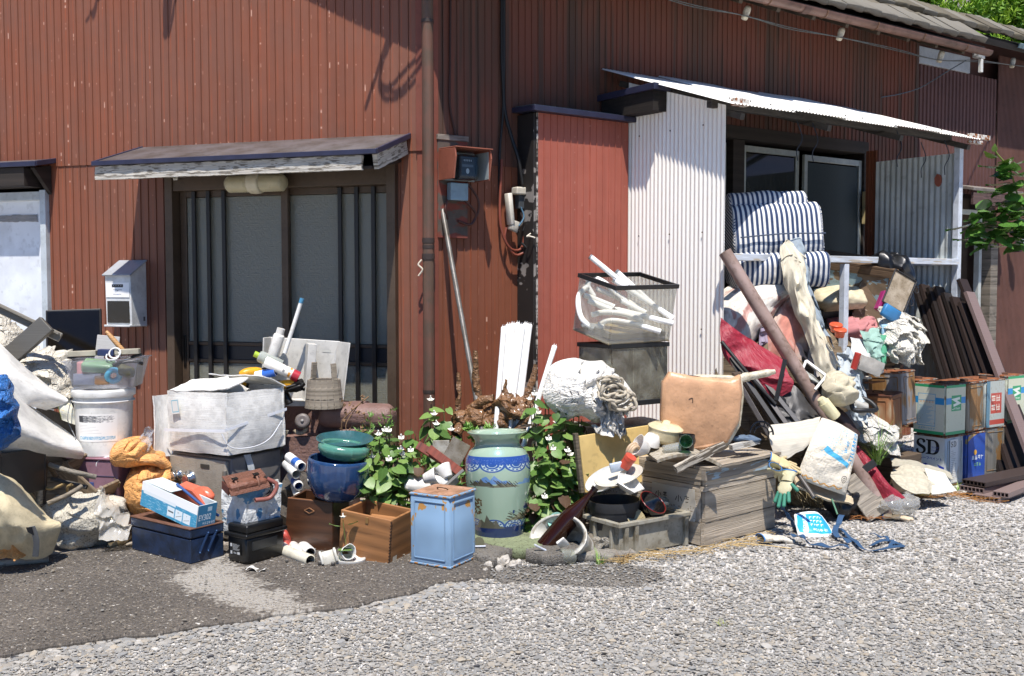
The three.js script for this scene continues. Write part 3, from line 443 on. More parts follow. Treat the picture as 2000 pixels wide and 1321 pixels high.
// tiled roof of the building behind
const r2 = bthing('tiled_roof', 'old grey tiled roof rising behind the gutter of the red house', 'roof', [0, 3.81, 0.0]);
const r2s = sub(r2, 'roof_slope', [0, 0, 0], [Math.atan(0.44), 0, 0]);
part(r2s, 'roof_deck', BOX(6.2, 0.06, 1.4), M('#2b2725', { map: 'wood' }), [5.9, -0.05, -0.72]);
for (let r = 0; r < 8; r++) for (let c = 0; c < 23; c++) part(r2s, 'roof_tile', tileG[(r * 5 + c) % 3], mTile[(r * 3 + c * 7) % 3], [3.3 + c * 0.215 + (r % 2) * 0.1, 0.03 + rr(-0.006, 0.01), 0.03 - r * 0.165], [0.17 + rr(-0.03, 0.03), rr(-0.02, 0.02), rr(-0.015, 0.015)]);
for (let c = 0; c < 22; c++) part(r2s, 'ridge_tile', mv(SHAKE(new THREE.CylinderGeometry(0.055, 0.055, 0.26, 14, 3), 0.012, 9, c % 3), [0, 0, 0], [0, 0, Math.PI / 2]), mTile[c % 3], [3.3 + c * 0.235, 0.05, -1.33], [0, 0, rr(-0.03, 0.05)]);
part(r2s, 'eave_board', BOX(6.0, 0.06, 0.03), M('#2e2a28', { map: 'oldwood' }), [5.9, -0.06, 0.0]); part(r2s, 'gutter', BOX(1.9, 0.05, 0.06), M('#7d97a6', { r: 0.5, map: 'dirty', rep: 3 }), [7.75, -0.03, 0.06]);
part(r2, 'wall', BOX(5.6, 0.76, 0.08), M('#5b3b35', {}), [6.1, -0.2, -0.5]);

// evergreen tree mass behind the roofs: trunk, limbs and leaf sprays through the crown
const leafSpray = (() => { const l = []; for (let k = 0; k < 7; k++) { const g = new THREE.BufferGeometry(), a = k * 0.9, b = 0.5 + 0.4 * Math.sin(k * 2.1), w = 0.016, L = 0.085; g.setAttribute('position', new THREE.Float32BufferAttribute([0, 0, 0, w, L * 0.5, 0.008, 0, L, 0, 0, 0, 0, 0, L, 0, -w, L * 0.5, 0.008], 3)); g.computeVertexNormals(); l.push(mv(g, [0, k * 0.012, 0], [b * 1.4, a * 2.4, 0])); } return mergeGeometries(l); })();
const leafSmall = (() => { const g = leafSpray.clone(); g.setAttribute('uv', new THREE.Float32BufferAttribute(new Float32Array(g.attributes.position.count * 2), 2)); return own(g); })();
function crownTree(name, label, p, trunkH, blobs, n, colors, sc) {
  const t = thing(name, label, 'tree', p);
  part(t, 'trunk', merge([CYL(0.12, 0.22, trunkH, 12), ...blobs.slice(0, 5).map((b) => ROD([0, trunkH * 0.4, 0], [b[0] * 0.8, b[1] - trunkH / 2, b[2] * 0.8], 0.07, 8, 0.02))]), M('#5a4a3c', { map: 'oldwood' }), [0, trunkH / 2, 0]);
  const im = new THREE.InstancedMesh(leafSmall, M('#ffffff', { map: null, r: 0.6, t: 0.25 }), n), q = new THREE.Quaternion(), m4 = new THREE.Matrix4();
  for (let i = 0; i < n; i++) { const b = blobs[Math.floor(rnd() * blobs.length)], d = V(rr(-1, 1), rr(-1, 1), rr(-1, 1)).normalize(), r = Math.pow(rnd(), 0.33) * (1 + 0.25 * fb3(d.x * 3 + b[0], d.y * 3, d.z * 3)); q.setFromEuler(new THREE.Euler(rr(-1.2, 1.2), rr(0, 6.28), rr(-1, 1))); m4.compose(V(b[0] + d.x * r * b[3], b[1] + d.y * r * b[4], b[2] + d.z * r * b[3]), q, V(1, 1, 1).multiplyScalar(sc * rr(0.7, 1.4))); im.setMatrixAt(i, m4); im.setColorAt(i, new THREE.Color(pick(colors)).multiplyScalar(rr(0.8, 1.15))); }
  im.name = 'crown'; im.userData.kind = 'stuff'; im.castShadow = im.receiveShadow = true; t.add(im);
}
{ const c = [7.942, 6.274, -11.000]; crownTree('evergreen_tree', 'bright yellow green leafy tree behind the far tiled roof', [c[0], 0, c[2]], 4.2, Array.from({ length: 16 }, () => [rr(-2.2, 1.6), rr(4.6, 7.6), rr(-1.2, 1.2), rr(0.5, 0.9), rr(0.4, 0.7)]), 22000, ['#6f9a1e', '#86ad2c', '#547f18', '#9abb3a'], 1.15); }

// ---------- things on the walls ----------
{ const p = toWorld([0, 0, 0]); const dp = thing('downpipe', 'brown rainwater downpipe strapped to the house corner', 'downpipe', [-0.519, 0, -0.37]);
  part(dp, 'pipe', CYL(0.0355, 0.0355, 3.5, 24), M('#ffffff', { tex: flake('#6b4b3d', '#5d4a3c', 0.5, 6, { py: 20, s: 3, soft: 0.2, gp: 30, gq: 3, size: 512 }), rep: [2, 0.6], r: 0.6 }), [0, 1.75, 0]);
  for (const [y, r, h] of [[1.66, 0.039, 0.03], [1.62, 0.038, 0.02], [1.56, 0.04, 0.035], [0.72, 0.038, 0.02], [3.0, 0.039, 0.02]]) part(dp, 'strap', CYL(r, r, h, 24), M('#3a2f2a', { r: 0.5 }), [0, y, 0]);
  part(dp, 'string_tie', TUBE([[-0.04, 0, 0.02], [-0.06, -0.03, 0.03], [-0.035, -0.06, 0.03], [-0.06, -0.1, 0.02]], 0.006, 6), M('#cfc3b0', {}), [0, 1.54, 0]); }
// letter box
{ const m = M('#d6dadb', { r: 0.35, rep: 3, map: 'grime' }), b = lthing('letterbox', 'white plastic letterbox with grey sloping lid and dark window', 'letterbox', [-0.008, 1.1, -2.215]);
  part(b, 'body', mv(EXT([[0, 0], [-0.155, 0.015], [-0.165, 0.36], [0, 0.45]], 0.2, 0.004), [0, 0, -0.1]), m);
  part(b, 'lid', mv(BOX(0.21, 0.012, 0.23), [-0.092, 0.4, 0], [0, 0, 0.52]), M('#9aa0a6', { r: 0.35 }));
  part(b, 'window', BOX(0.01, 0.15, 0.18), M('#26231f', { r: 0.12 }), [-0.162, 0.1, 0]); part(b, 'base_lip', BOX(0.19, 0.014, 0.21), m, [-0.09, 0.006, 0]);
  part(b, 'name_plate', FACE(0.19, 0.1), M('#ffffff', { r: 0.4, tex: canvasTex(192, 100, (g) => { g.fillStyle = '#eceeee'; g.fillRect(0, 0, 192, 100); g.fillStyle = '#1d2023'; g.fillRect(50, 12, 92, 20); g.fillStyle = '#e8e8e8'; for (let i = 0; i < 4; i++) g.fillRect(60 + i * 20, 20, 8, 3); g.fillStyle = '#555c66'; g.fillRect(60, 48, 74, 3); g.fillRect(92, 54, 10, 4); g.fillRect(60, 78, 66, 3); g.fillStyle = '#4a66a8'; g.fillRect(90, 78, 14, 4); }) }), [-0.1685, 0.25, 0], [0, -Math.PI / 2, 0]);
  part(b, 'sticker', FACE(0.02, 0.03), M('#5a5c60', { map: null }), [-0.03, 0.05, 0.1055]); }
// entrance lamp and sensor
{ const l = lthing('entrance_lamp', 'cream ribbed tube lamp under the entrance canopy', 'wall lamp', [-0.11, 2.045, -1.17]);
  const rib = LATHE([[0, -0.22], [0.04, -0.215], [0.05, -0.2], ...Array.from({ length: 40 }, (_, i) => [0.056 + (i % 2) * 0.002, -0.195 + i * 0.01]), [0.05, 0.2], [0.04, 0.215], [0, 0.22]], 28);
  part(l, 'diffuser', mv(rib, [0, 0, 0], [Math.PI / 2, 0, 0]), M('#d8d0ae', { r: 0.35, t: 0.25 })); part(l, 'bracket', mv(new THREE.TorusGeometry(0.058, 0.012, 8, 28, Math.PI * 1.3), [0, 0, 0], [0, 0, 2.2], [1, 1, 4]), M('#d9d2b8', { r: 0.4 })); part(l, 'mount', BOX(0.08, 0.1, 0.12), M('#d9d2b8', { r: 0.4 }), [0.04, 0.07, 0]);
  const s = lthing('door_sensor', 'tiny white sensor button on the lintel left of the lamp', 'sensor', [-0.06, 2.11, -1.82]); part(s, 'case', BOX(0.012, 0.04, 0.036, 0.005), M('#d2cfc4', {})); part(s, 'button', BOX(0.006, 0.012, 0.018), M('#4a6a5a', {}), [-0.008, 0, 0]); }
// electricity meter under its hood
{ const m = bthing('electric_meter', 'electricity meter in a rust red hood beside the downpipe', 'meter', [0.06, 0, 0]);
  part(m, 'backboard', BOX(0.22, 0.62, 0.025), M('#ffffff', { tex: flake('#7a3f34', '#5a514a', 0.5, 4, { py: 10, s: 6, soft: 0.06 }), rep: [2, 2], r: 0.9 }), [0.1, 1.99, 0.02]); part(m, 'board_cap', BOX(0.23, 0.035, 0.03), M('#8d8781', { map: 'oldwood', rep: 3 }), [0.1, 2.31, 0.024]);
  const hood = M('#8c5240', { r: 0.5, rep: 3 });
  part(m, 'hood', merge([mv(EXT([[0, 2.04], [0.175, 2.04], [0.2, 2.17], [0.19, 2.22], [0, 2.23]], 0.006, 0.002), [0.0, 0, 0.035], [0, -Math.PI / 2, 0]), mv(EXT([[0, 2.04], [0.175, 2.04], [0.2, 2.17], [0.19, 2.22], [0, 2.23]], 0.006, 0.002), [0.26, 0, 0.035], [0, -Math.PI / 2, 0]), mv(BOX(0.275, 0.008, 0.21), [0.13, 2.232, 0.135], [0.03, 0, 0])]), hood);
  part(m, 'hood_lining', merge([mv(BOX(0.24, 0.18, 0.01), [0.13, 2.13, 0.05]), mv(BOX(0.004, 0.17, 0.15), [0.2505, 2.13, 0.135])]), M('#8b9598', { r: 0.5 }));
  part(m, 'meter_body', BOX(0.13, 0.15, 0.08, 0.012), M('#2b2f33', { r: 0.3 }), [0.14, 2.12, 0.1]); part(m, 'meter_cover', BOX(0.14, 0.155, 0.1, 0.02), M('#dfe6ea', { map: null, r: 0.05, t: 1 }), [0.14, 2.12, 0.125]);
  part(m, 'meter_face', FACE(0.11, 0.12), M('#ffffff', { tex: canvasTex(128, 140, (g) => { g.fillStyle = '#3a4046'; g.fillRect(0, 0, 128, 140); g.fillStyle = '#15181a'; g.fillRect(24, 14, 80, 26); g.fillStyle = '#aab4ba'; for (let i = 0; i < 5; i++) g.fillRect(30 + i * 15, 20, 9, 14); g.fillStyle = '#c9d2d6'; g.beginPath(); g.ellipse(64, 104, 14, 20, 0, 0, 7); g.fill(); g.fillStyle = '#68727a'; g.fillRect(16, 56, 96, 18); }) }), [0.14, 2.125, 0.1415]);
  part(m, 'terminal_box', BOX(0.13, 0.11, 0.05, 0.006), M('#7d98a8', { r: 0.4 }), [0.11, 1.97, 0.07]);
  for (const pts of [[[0.06, 1.94, 0.05], [0.03, 1.86, 0.05], [0.06, 1.8, 0.03]], [[0.16, 1.93, 0.05], [0.22, 1.88, 0.06], [0.26, 1.83, 0.05], [0.22, 1.77, 0.05], [0.13, 1.79, 0.04]], [[0.19, 2.04, 0.05], [0.27, 1.93, 0.06], [0.28, 1.86, 0.05], [0.24, 1.78, 0.04]]]) part(m, 'cable', TUBE(pts, 0.008, 8), M('#4a2a24', { r: 0.6 })); }
// open junction box with looped cables
{ const j = bthing('junction_box', 'opened electrical junction box with looped red and black cables', 'junction box', [0.6, 0, 0.03]);
  part(j, 'cap', BOX(0.13, 0.05, 0.07, 0.01), M('#c7c1b2', { r: 0.5 }), [0.07, 2.0, 0.04]); part(j, 'terminal', BOX(0.05, 0.09, 0.05), M('#3d4348', {}), [0.06, 1.93, 0.03]);
  part(j, 'broken_lid', SHAKE(BOX(0.035, 0.2, 0.05, 0.006), 0.006, 20, 2), M('#cfcabd', { r: 0.5 }), [-0.03, 1.88, 0.04], [0, 0, 0.1]); part(j, 'broken_lid', SHAKE(BOX(0.06, 0.07, 0.04, 0.006), 0.008, 20, 5), M('#bdb8ac', { r: 0.5 }), [0.0, 1.77, 0.04], [0, 0, -0.3]);
  const c1 = M('#7d3f2e', { r: 0.5 }), c2 = M('#191919', { r: 0.5 });
  for (const [m, r, pts] of [[c1, 0.009, [[-0.08, 2.2, 0.02], [-0.09, 1.75, 0.03], [-0.02, 1.62, 0.04], [0.06, 1.62, 0.04], [0.09, 1.75, 0.05]]], [c1, 0.009, [[-0.05, 1.76, 0.03], [-0.06, 1.68, 0.03], [0.02, 1.58, 0.04], [0.1, 1.62, 0.05], [0.14, 1.78, 0.05], [0.12, 1.98, 0.05]]], [c2, 0.008, [[0.12, 2.08, 0.05], [0.2, 1.9, 0.1], [0.2, 1.7, 0.12], [0.12, 1.6, 0.1], [0.05, 1.66, 0.06]]], [M('#4a6f88', {}), 0.005, [[0.05, 1.9, 0.05], [0.07, 1.83, 0.06], [0.03, 1.77, 0.06]]], [c2, 0.006, [[0.09, 1.95, 0.05], [0.1, 1.84, 0.07], [0.07, 1.74, 0.05]]]]) part(j, 'cable', TUBE(pts, r, 8), m); }
const mBlackCable = M('#141414', { r: 0.55, map: null });
solo('wall_cable', 'black cable bundle running down the long wall to the junction box', 'cable', merge([TUBE([[0.552, 3.425, 0.030], [0.552, 2.902, 0.030], [0.556, 2.540, 0.030], [0.588, 2.357, 0.060], [0.617, 2.206, 0.100], [0.654, 2.042, 0.100]], 0.012, 8), TUBE([[0.536, 3.422, 0.030], [0.536, 2.834, 0.030], [0.548, 2.556, 0.030], [0.519, 2.239, 0.030], [0.511, 1.841, 0.030]], 0.008, 8)]), mBlackCable, HB, HR);
solo('thin_cable', 'thin dark wire running down the wall into the meter hood', 'cable', TUBE([[0.154, 3.295, 0.020], [0.148, 2.788, 0.020], [0.147, 2.501, 0.020], [0.184, 2.338, 0.020], [0.190, 2.182, 0.040]], 0.007, 6), M('#3a2420', { map: null }), HB, HR);
{ const h = bthing('wall_hook', 'bent white hook screwed into the black end board', 'hook', [0.670, 1.699, 0.186]); part(h, 'hook_wire', TUBE([[0, 0.02, -0.02], [-0.03, 0.0, -0.02], [-0.03, 0, 0.01], [0, -0.01, 0.03]], 0.005, 6), M('#cfc7b8', { map: null })); }
// cord strung on white insulators below the gutter
const insul = LATHE([[0, 0.02], [0.022, 0.02], [0.025, 0.035], [0.022, 0.05], [0.026, 0.065], [0.026, 0.1], [0.021, 0.115], [0, 0.115]], 16);
[[[2.377, 3.276, 0.420], 'white porcelain insulator under the gutter, leftmost of the row'], [[3.449, 3.274, 0.420], 'white porcelain insulator above the middle of the corrugated lean-to roof'], [[4.800, 3.270, 0.420], 'white porcelain insulator below the gutter end']].forEach(([p, label]) => solo('insulator', label, 'insulator', insul, M('#cfcabb', { r: 0.3, map: 'dirty', rep: 6 }), toWorld(p), [0.1, HR, -0.35], 'insulators under the eaves'));
solo('insulator', 'white insulator under the far blue gutter by the brown wall', 'insulator', insul, M('#cfcabb', { r: 0.3, map: 'dirty', rep: 6 }), toWorld([6.891, 3.564, -0.100]), [0, HR, -0.3], 'insulators under the eaves');
solo('aerial_cord', 'twisted grey cord strung along the insulators under the gutter', 'cord', merge([0, 1].map((k) => TUBE([[1.362, 3.331, 0.440], [1.833, 3.297, 0.440], [2.343, 3.308, 0.450], [2.841, 3.287, 0.440], [3.409, 3.302, 0.450], [4.098, 3.300, 0.440], [4.751, 3.293, 0.450], [5.320, 3.355, 0.420], [6.817, 3.589, -0.060], [7.525, 3.639, -0.100]].map((p, i) => [p[0], p[1] + (i % 2 ? k * 0.012 : 0), p[2] + k * 0.004]), 0.0035, 6, 90))), M('#4f5658', { r: 0.5, map: 'dirty', rep: 8 }), HB, HR);
solo('stay_wire', 'thin wire slanting from the gutter end down to the wall hook', 'wire', TUBE([[5.191, 3.345, 0.440], [5.122, 3.263, 0.300], [5.079, 3.158, 0.080], [4.849, 3.082, 0.030], [4.582, 3.025, 0.020]], 0.005, 6), M('#56606a', { map: null }), HB, HR);
{ const g = bthing('gutter_clamp', 'tangle of white plastic clamps at the gutter end', 'clamp', [5.449, 3.429, 0.400]); part(g, 'clamp_body', SHAKE(BOX(0.12, 0.05, 0.06), 0.015, 14, 3), M('#c3c6c4', { r: 0.4 })); part(g, 'clamp_tail', BOX(0.035, 0.12, 0.03), M('#d8d8d2', { r: 0.4 }), [0.02, -0.09, 0.01]); }
// what throws the shadows on the entrance wall: cable loops, a strap and a twig hanging from the eave above the picture
const drop = (e, pts) => pts.map(([z, y]) => [-e, y + 2.71 * e, z + 0.76 * e]);   // where a thing hangs whose shadow falls at wall place z, height y
const sh = (l, e) => drop(e, l.map((p) => [p[2], p[1]]));
solo('hanging_cable', 'coil of cable hanging from the gable eave above the entrance', 'cable', merge([
  TUBE(sh([[0.000, 2.845, -0.124], [0.000, 2.629, -0.231], [0.000, 2.508, -0.356], [0.000, 2.417, -0.464], [0.000, 2.446, -0.518], [0.000, 2.549, -0.510], [0.000, 2.833, -0.424], [0.000, 3.052, -0.351]], 0.5), 0.009, 7), TUBE(sh([[0.000, 2.777, -0.062], [0.000, 2.688, -0.143], [0.000, 2.487, -0.249], [0.000, 2.356, -0.393], [0.000, 2.347, -0.483], [0.000, 2.420, -0.525], [0.000, 2.580, -0.499], [0.000, 2.896, -0.399]], 0.5), 0.009, 7),
  TUBE(sh([[0.000, 2.745, -0.056], [0.000, 2.718, -0.125], [0.000, 2.520, -0.267], [0.000, 2.382, -0.410], [0.000, 2.404, -0.525]], 0.52), 0.008, 7), TUBE(sh([[0.000, 2.990, -0.377], [0.000, 2.802, -0.435], [0.000, 2.565, -0.517], [0.000, 2.307, -0.614]], 0.48), 0.011, 7), TUBE(sh([[0.000, 2.989, -0.359], [0.000, 2.769, -0.421], [0.000, 2.644, -0.480]], 0.5), 0.02, 7), TUBE(sh([[0.000, 2.987, -0.341], [0.000, 2.848, -0.399], [0.000, 2.738, -0.436]], 0.5), 0.022, 7),
  TUBE(sh([[0.000, 3.319, -1.045], [0.000, 3.179, -0.934], [0.000, 3.078, -0.767], [0.000, 3.049, -0.603], [0.000, 3.064, -0.512]], 0.5), 0.02, 8)]), mBlackCable, HB, HL);
solo('hanging_strap', 'torn strap hanging from the gable eave above the frame', 'strap', merge([TUBE(sh([[0.000, 3.422, -2.019], [0.000, 3.185, -2.049], [0.000, 2.912, -2.088]], 0.45), 0.028, 6), TUBE(sh([[0.000, 3.417, -1.961], [0.000, 3.079, -2.018], [0.000, 2.870, -2.081], [0.000, 2.947, -2.100], [0.000, 3.393, -2.077]], 0.45), 0.012, 6), TUBE(sh([[0.000, 3.413, -1.920], [0.000, 3.244, -1.940], [0.000, 3.205, -1.966], [0.000, 3.350, -1.979]], 0.45), 0.007, 6)]), mBlackCable, HB, HL);
solo('broken_twig', 'bare twig hanging over the far left eave above the frame', 'twig', merge([TUBE(sh([[0.000, 3.506, -2.575], [0.000, 3.265, -2.629], [0.000, 3.041, -2.701]], 0.5), 0.014, 6), TUBE(sh([[0.000, 3.161, -2.645], [0.000, 3.193, -2.601]], 0.5), 0.008, 5), TUBE(sh([[0.000, 3.110, -2.673], [0.000, 3.010, -2.763]], 0.5), 0.008, 5)]), M('#3d3026', { map: 'oldwood' }), HB, HL);

// ---------- cloth and sheets from a net of control points ----------
const cat = (p0, p1, p2, p3, t) => 0.5 * (2 * p1 + (p2 - p0) * t + (2 * p0 - 5 * p1 + 4 * p2 - p3) * t * t + (3 * p1 - p0 - 3 * p2 + p3) * t * t * t);
function netFn(rows) {
  const nr = rows.length, at = (r, u) => { const n = r.length - 1, x = u * n, i = Math.min(n - 1, Math.floor(x)), t = x - i, g = (k) => r[clamp(k, 0, n)]; return [0, 1, 2].map((c) => cat(g(i - 1)[c], g(i)[c], g(i + 1)[c], g(i + 2)[c], t)); };
  return (u, v) => { const n = nr - 1, x = v * n, i = Math.min(n - 1, Math.floor(x)), t = x - i, q = [-1, 0, 1, 2].map((k) => at(rows[clamp(i + k, 0, n)], u)); return [0, 1, 2].map((c) => cat(q[0][c], q[1][c], q[2][c], q[3][c], t)); };
}
// rows run from top to bottom, points left to right as seen from the yard; the sheet gets folds of height `fold`
function NET(rows, o = {}) {
  const f = netFn([...rows].reverse()), nu = o.nu ?? 40, nv = o.nv ?? 40, fr = o.f ?? 9, s = o.s ?? 1, a = o.fold ?? 0.015, sx = o.sx ?? 1, sy = o.sy ?? 1;
  const all = rows.flat(), c = [0, 1, 2].map((k) => all.reduce((t, p) => t + p[k], 0) / all.length); c[1] = Math.min(...all.map((p) => p[1]));
  const g = SHELL((u, v) => { const p = f(u, v), n = Math.abs(n3(p[0] * fr * sx + s * 3, p[1] * fr * sy, p[2] * fr + s)) * 1.3 + Math.abs(n3(p[0] * fr * 2.3 * sx, p[1] * fr * 2.3 * sy + s * 5, p[2] * fr * 2.3)) * 0.55 - 0.6, m = n3(p[0] * fr * 1.3 + 9, p[1] * fr * 1.3, s); return [p[0] - c[0] + m * a * 0.35, p[1] - c[1] + n * a * 0.5, p[2] - c[2] - n * a * 1.5]; }, nu, nv, o.th ?? 0.004);
  return [g, c];
}
function drape(name, label, category, rows, m, o = {}) { const [g, c] = NET(rows, o); return solo(name, label, category, g, m, c, null, o.group); }
// closed soft body (bag, cushion, folded cloth) between a front net and its mirrored, bulged back
function pillow(name, label, category, rows, thick, m, o = {}) {
  const f = netFn([...rows].reverse()), all = rows.flat(), c = [0, 1, 2].map((k) => all.reduce((t, p) => t + p[k], 0) / all.length), fr = o.f ?? 9, s = o.s ?? 1, a = o.fold ?? 0.012, n = o.n ?? 30; c[1] = Math.min(...all.map((p) => p[1]));
  const bul = (u, v) => Math.pow(Math.max(0, 16 * u * (1 - u) * v * (1 - v)), 0.4) * thick / 2;
  const side = (k) => SHELL((u, v) => { const p = f(u, v), w = Math.min(1, 14 * Math.min(u, 1 - u, v, 1 - v)), q = (Math.abs(n3(p[0] * fr + s, p[1] * fr, k + s)) + 0.5 * Math.abs(n3(p[0] * fr * 2.2, p[1] * fr * 2.2 + s, k)) - 0.45) * a * w; return [p[0] - c[0] + q, p[1] - c[1] + q * 0.5, p[2] - c[2] + k * (bul(u, v) + q)]; }, n, n, 0.002);
  const g = mergeGeometries([side(1), side(-1)]); own(g);
  return solo(name, label, category, g, m, c, o.rot, o.group);
}
const hide = (p, y = 0) => [p[0], y, p[2]];

// ---------- left end of the pile ----------
const mPlas = (c, r = 0.35, o = {}) => M(c, { r, rep: 3, ...o });
// steel toolbox
{ const [p, r, w] = [[-1.708, 0.020, 0.842], -0.632, 0.489], m = M('#1d3050', { r: 0.45, rep: 4, map: 'dirty' }), t = thing('toolbox', 'dark navy steel toolbox with rusty lid edge on the asphalt', 'toolbox', p, r);
  part(t, 'body', BOX(w, 0.12, 0.2, 0.006), m, [0, 0.062, 0]); part(t, 'lid', BOX(w + 0.008, 0.05, 0.208, 0.01), m, [0, 0.15, 0]);
  part(t, 'lid_edge', BOX(w + 0.012, 0.006, 0.212, 0.002), M('#6b4a3c', { map: 'dirty', rep: 12 }), [0, 0.1745, 0]);
  for (const k of [0, 1]) part(t, 'hinge_arm', BAR([0, 0, 0], [0.0, 0.09, -0.05], 0.014, 0.006), M('#24395c', { r: 0.4, m: 0.3 }), [w / 2 + 0.006, 0.05, 0.05 - k * 0.05]);
  for (const k of [0, 1, 2, 3]) part(t, 'rivet', new THREE.SphereGeometry(0.006, 8, 6), M('#31507a', { m: 0.4, r: 0.3 }), [w / 2 + 0.009, 0.05 + (k % 2) * 0.09, 0.05 - (k % 2) * 0.05 - (k > 1 ? 0.05 : 0)]);
  part(t, 'handle', TUBE([[-0.07, 0, 0], [-0.06, 0.025, 0], [0.06, 0.025, 0], [0.07, 0, 0]], 0.006, 6), M('#20242c', {}), [0, 0.172, 0]); }
// printed carton lying aslant on the toolbox
{ const t = thing('drill_carton', 'long blue and white drill carton lying aslant on the toolbox', 'carton', [-1.695, 0.220, 0.880], [0, -32 * D, -0.2]);
  const fx = canvasTex(512, 192, (g) => { g.fillStyle = '#3f95bd'; g.fillRect(0, 0, 512, 192); const gr = [['#eef2f3', 0, 0, 512, 70], ['#dfe9ee', 20, 60, 300, 26]]; for (const [c, x, y, w, h] of gr) { g.fillStyle = c; g.fillRect(x, y, w, h); } for (let i = 0; i < 260; i++) { g.fillStyle = `rgba(235,242,245,${0.15 + 0.5 * rnd()})`; g.fillRect(rnd() * 512, 60 + rnd() * 130, 3 + rnd() * 26, 1 + rnd() * 3); } g.fillStyle = '#dbe9ef'; for (const x of [250, 322, 394]) g.fillRect(x, 98, 64, 74); g.fillStyle = '#5d6a72'; g.fillRect(258, 128, 48, 12); g.lineWidth = 4; g.strokeStyle = '#7d888d'; g.beginPath(); g.moveTo(330, 156); g.lineTo(380, 130); g.moveTo(402, 158); g.lineTo(450, 138); g.stroke(); g.font = '14px sans-serif'; g.fillText('30', 340, 122); g.fillText('7', 420, 122); });
  const fe = canvasTex(256, 192, (g) => { g.fillStyle = '#3f86ad'; g.fillRect(0, 0, 256, 192); g.fillStyle = '#e9f1f4'; g.font = 'bold 62px sans-serif'; g.fillText('EY302', 14, 120); marks(g, 80, 136, 6, 26); g.fillStyle = '#c7dfe9'; g.fillRect(130, 22, 60, 34); });
  const mc = M('#c9d3d6', { r: 0.8, rep: 4 });
  openBox(t, mc, 0.42, 0.13, 0.12, 0.006, { front: 'front_flap' }); part(t, 'printed_front', FACE(0.418, 0.128), M('#ffffff', { tex: fx, r: 0.7 }), [0, 0.066, 0.0612]); part(t, 'printed_end', FACE(0.118, 0.128), M('#ffffff', { tex: fe, r: 0.7 }), [0.2112, 0.066, 0], [0, Math.PI / 2, 0]);
  part(t, 'top_flap', BOX(0.2, 0.004, 0.11), mc, [-0.1, 0.133, 0], [0, 0, 0.02]); }
{ const t = thing('roller_handle', 'orange plastic tool with blue cord in the drill carton', 'tool', [-1.601, 0.290, 0.820], [0.2, -30 * D, -0.35]); part(t, 'body', EXT([[-0.12, 0], [0.12, 0], [0.1, 0.03], [0.0, 0.075], [-0.09, 0.06]], 0.05, 0.006), mPlas('#c9684e')); part(t, 'cord', TUBE([[-0.1, 0.07, 0.06], [0, 0.06, 0.07], [0.1, 0.03, 0.06], [0.17, 0, 0.03]], 0.007, 8), M('#2a4f88', { map: null })); part(t, 'shell', BLOB(0.06, 0.025, 0.03, 0.006, 20, 2, 12), mPlas('#c9684e'), [0.03, 0.05, -0.01]); }
// black moulded battery case
{ const [p, r, w] = [[-1.279, 0.020, 0.945], -0.615, 0.159], m = M('#141516', { r: 0.28, rep: 4 }), t = thing('battery_case', 'glossy black moulded battery case with white label on the asphalt', 'battery case', p, r);
  part(t, 'body', SHAKE(BOX(w * 0.94, 0.14, 0.245, 0.02, 3), 0.004, 10, 2), m, [0, 0.07, 0]); part(t, 'rim', BOX(w + 0.012, 0.022, 0.268, 0.008), m, [0, 0.142, 0]); part(t, 'lid', BOX(w * 0.92, 0.045, 0.24, 0.012), m, [0, 0.172, 0]);
  part(t, 'recess_panel', BOX(0.006, 0.05, 0.16), M('#25282b', { r: 0.3 }), [w / 2 - 0.004, 0.09, 0.01]);
  part(t, 'warning_label', FACE(0.075, 0.06), M('#ffffff', { r: 0.5, tex: canvasTex(160, 128, (g) => { g.fillStyle = '#1c1d1e'; g.fillRect(0, 0, 160, 128); g.fillStyle = '#b9bcbd'; g.fillRect(4, 6, 30, 34); for (let i = 0; i < 10; i++) g.fillRect(40 + (i % 2) * 4, 8 + i * 7, 70 + (i * 37) % 44, 2.5); g.fillRect(6, 84, 28, 34); marks(g, 56, 92, 2, 22); g.fillRect(112, 88, 40, 26); }) }), [-0.005, 0.072, 0.1235 + 0.0045]); }
// crushed paint-stained carton on the battery case
{ const stain = flake('#d4d8d8', '#5e93b8', 0.6, 5, { s: 61, size: 512 }), t = thing('stained_carton', 'crushed white carton smeared with blue on the battery case', 'carton', [-1.313, 0.141, 0.880], -38 * D);
  part(t, 'body', CBOX(0.2, 0.23, 0.22, 9, 0.02, 9, 4), M('#ffffff', { tex: stain, rep: 3, r: 0.75, b: ['crinkle', 0.01, 4] }), [0, 0.12, 0]); part(t, 'torn_lip', SHAKE(merge([mv(BOX(0.18, 0.03, 0.008), [0, 0, 0.1]), mv(BOX(0.008, 0.04, 0.2), [0.085, 0, 0]), mv(BOX(0.18, 0.02, 0.008), [0, 0, -0.1])]), 0.01, 14, 3), M('#c9c8c0', { r: 0.8 }), [0, 0.24, 0]); }
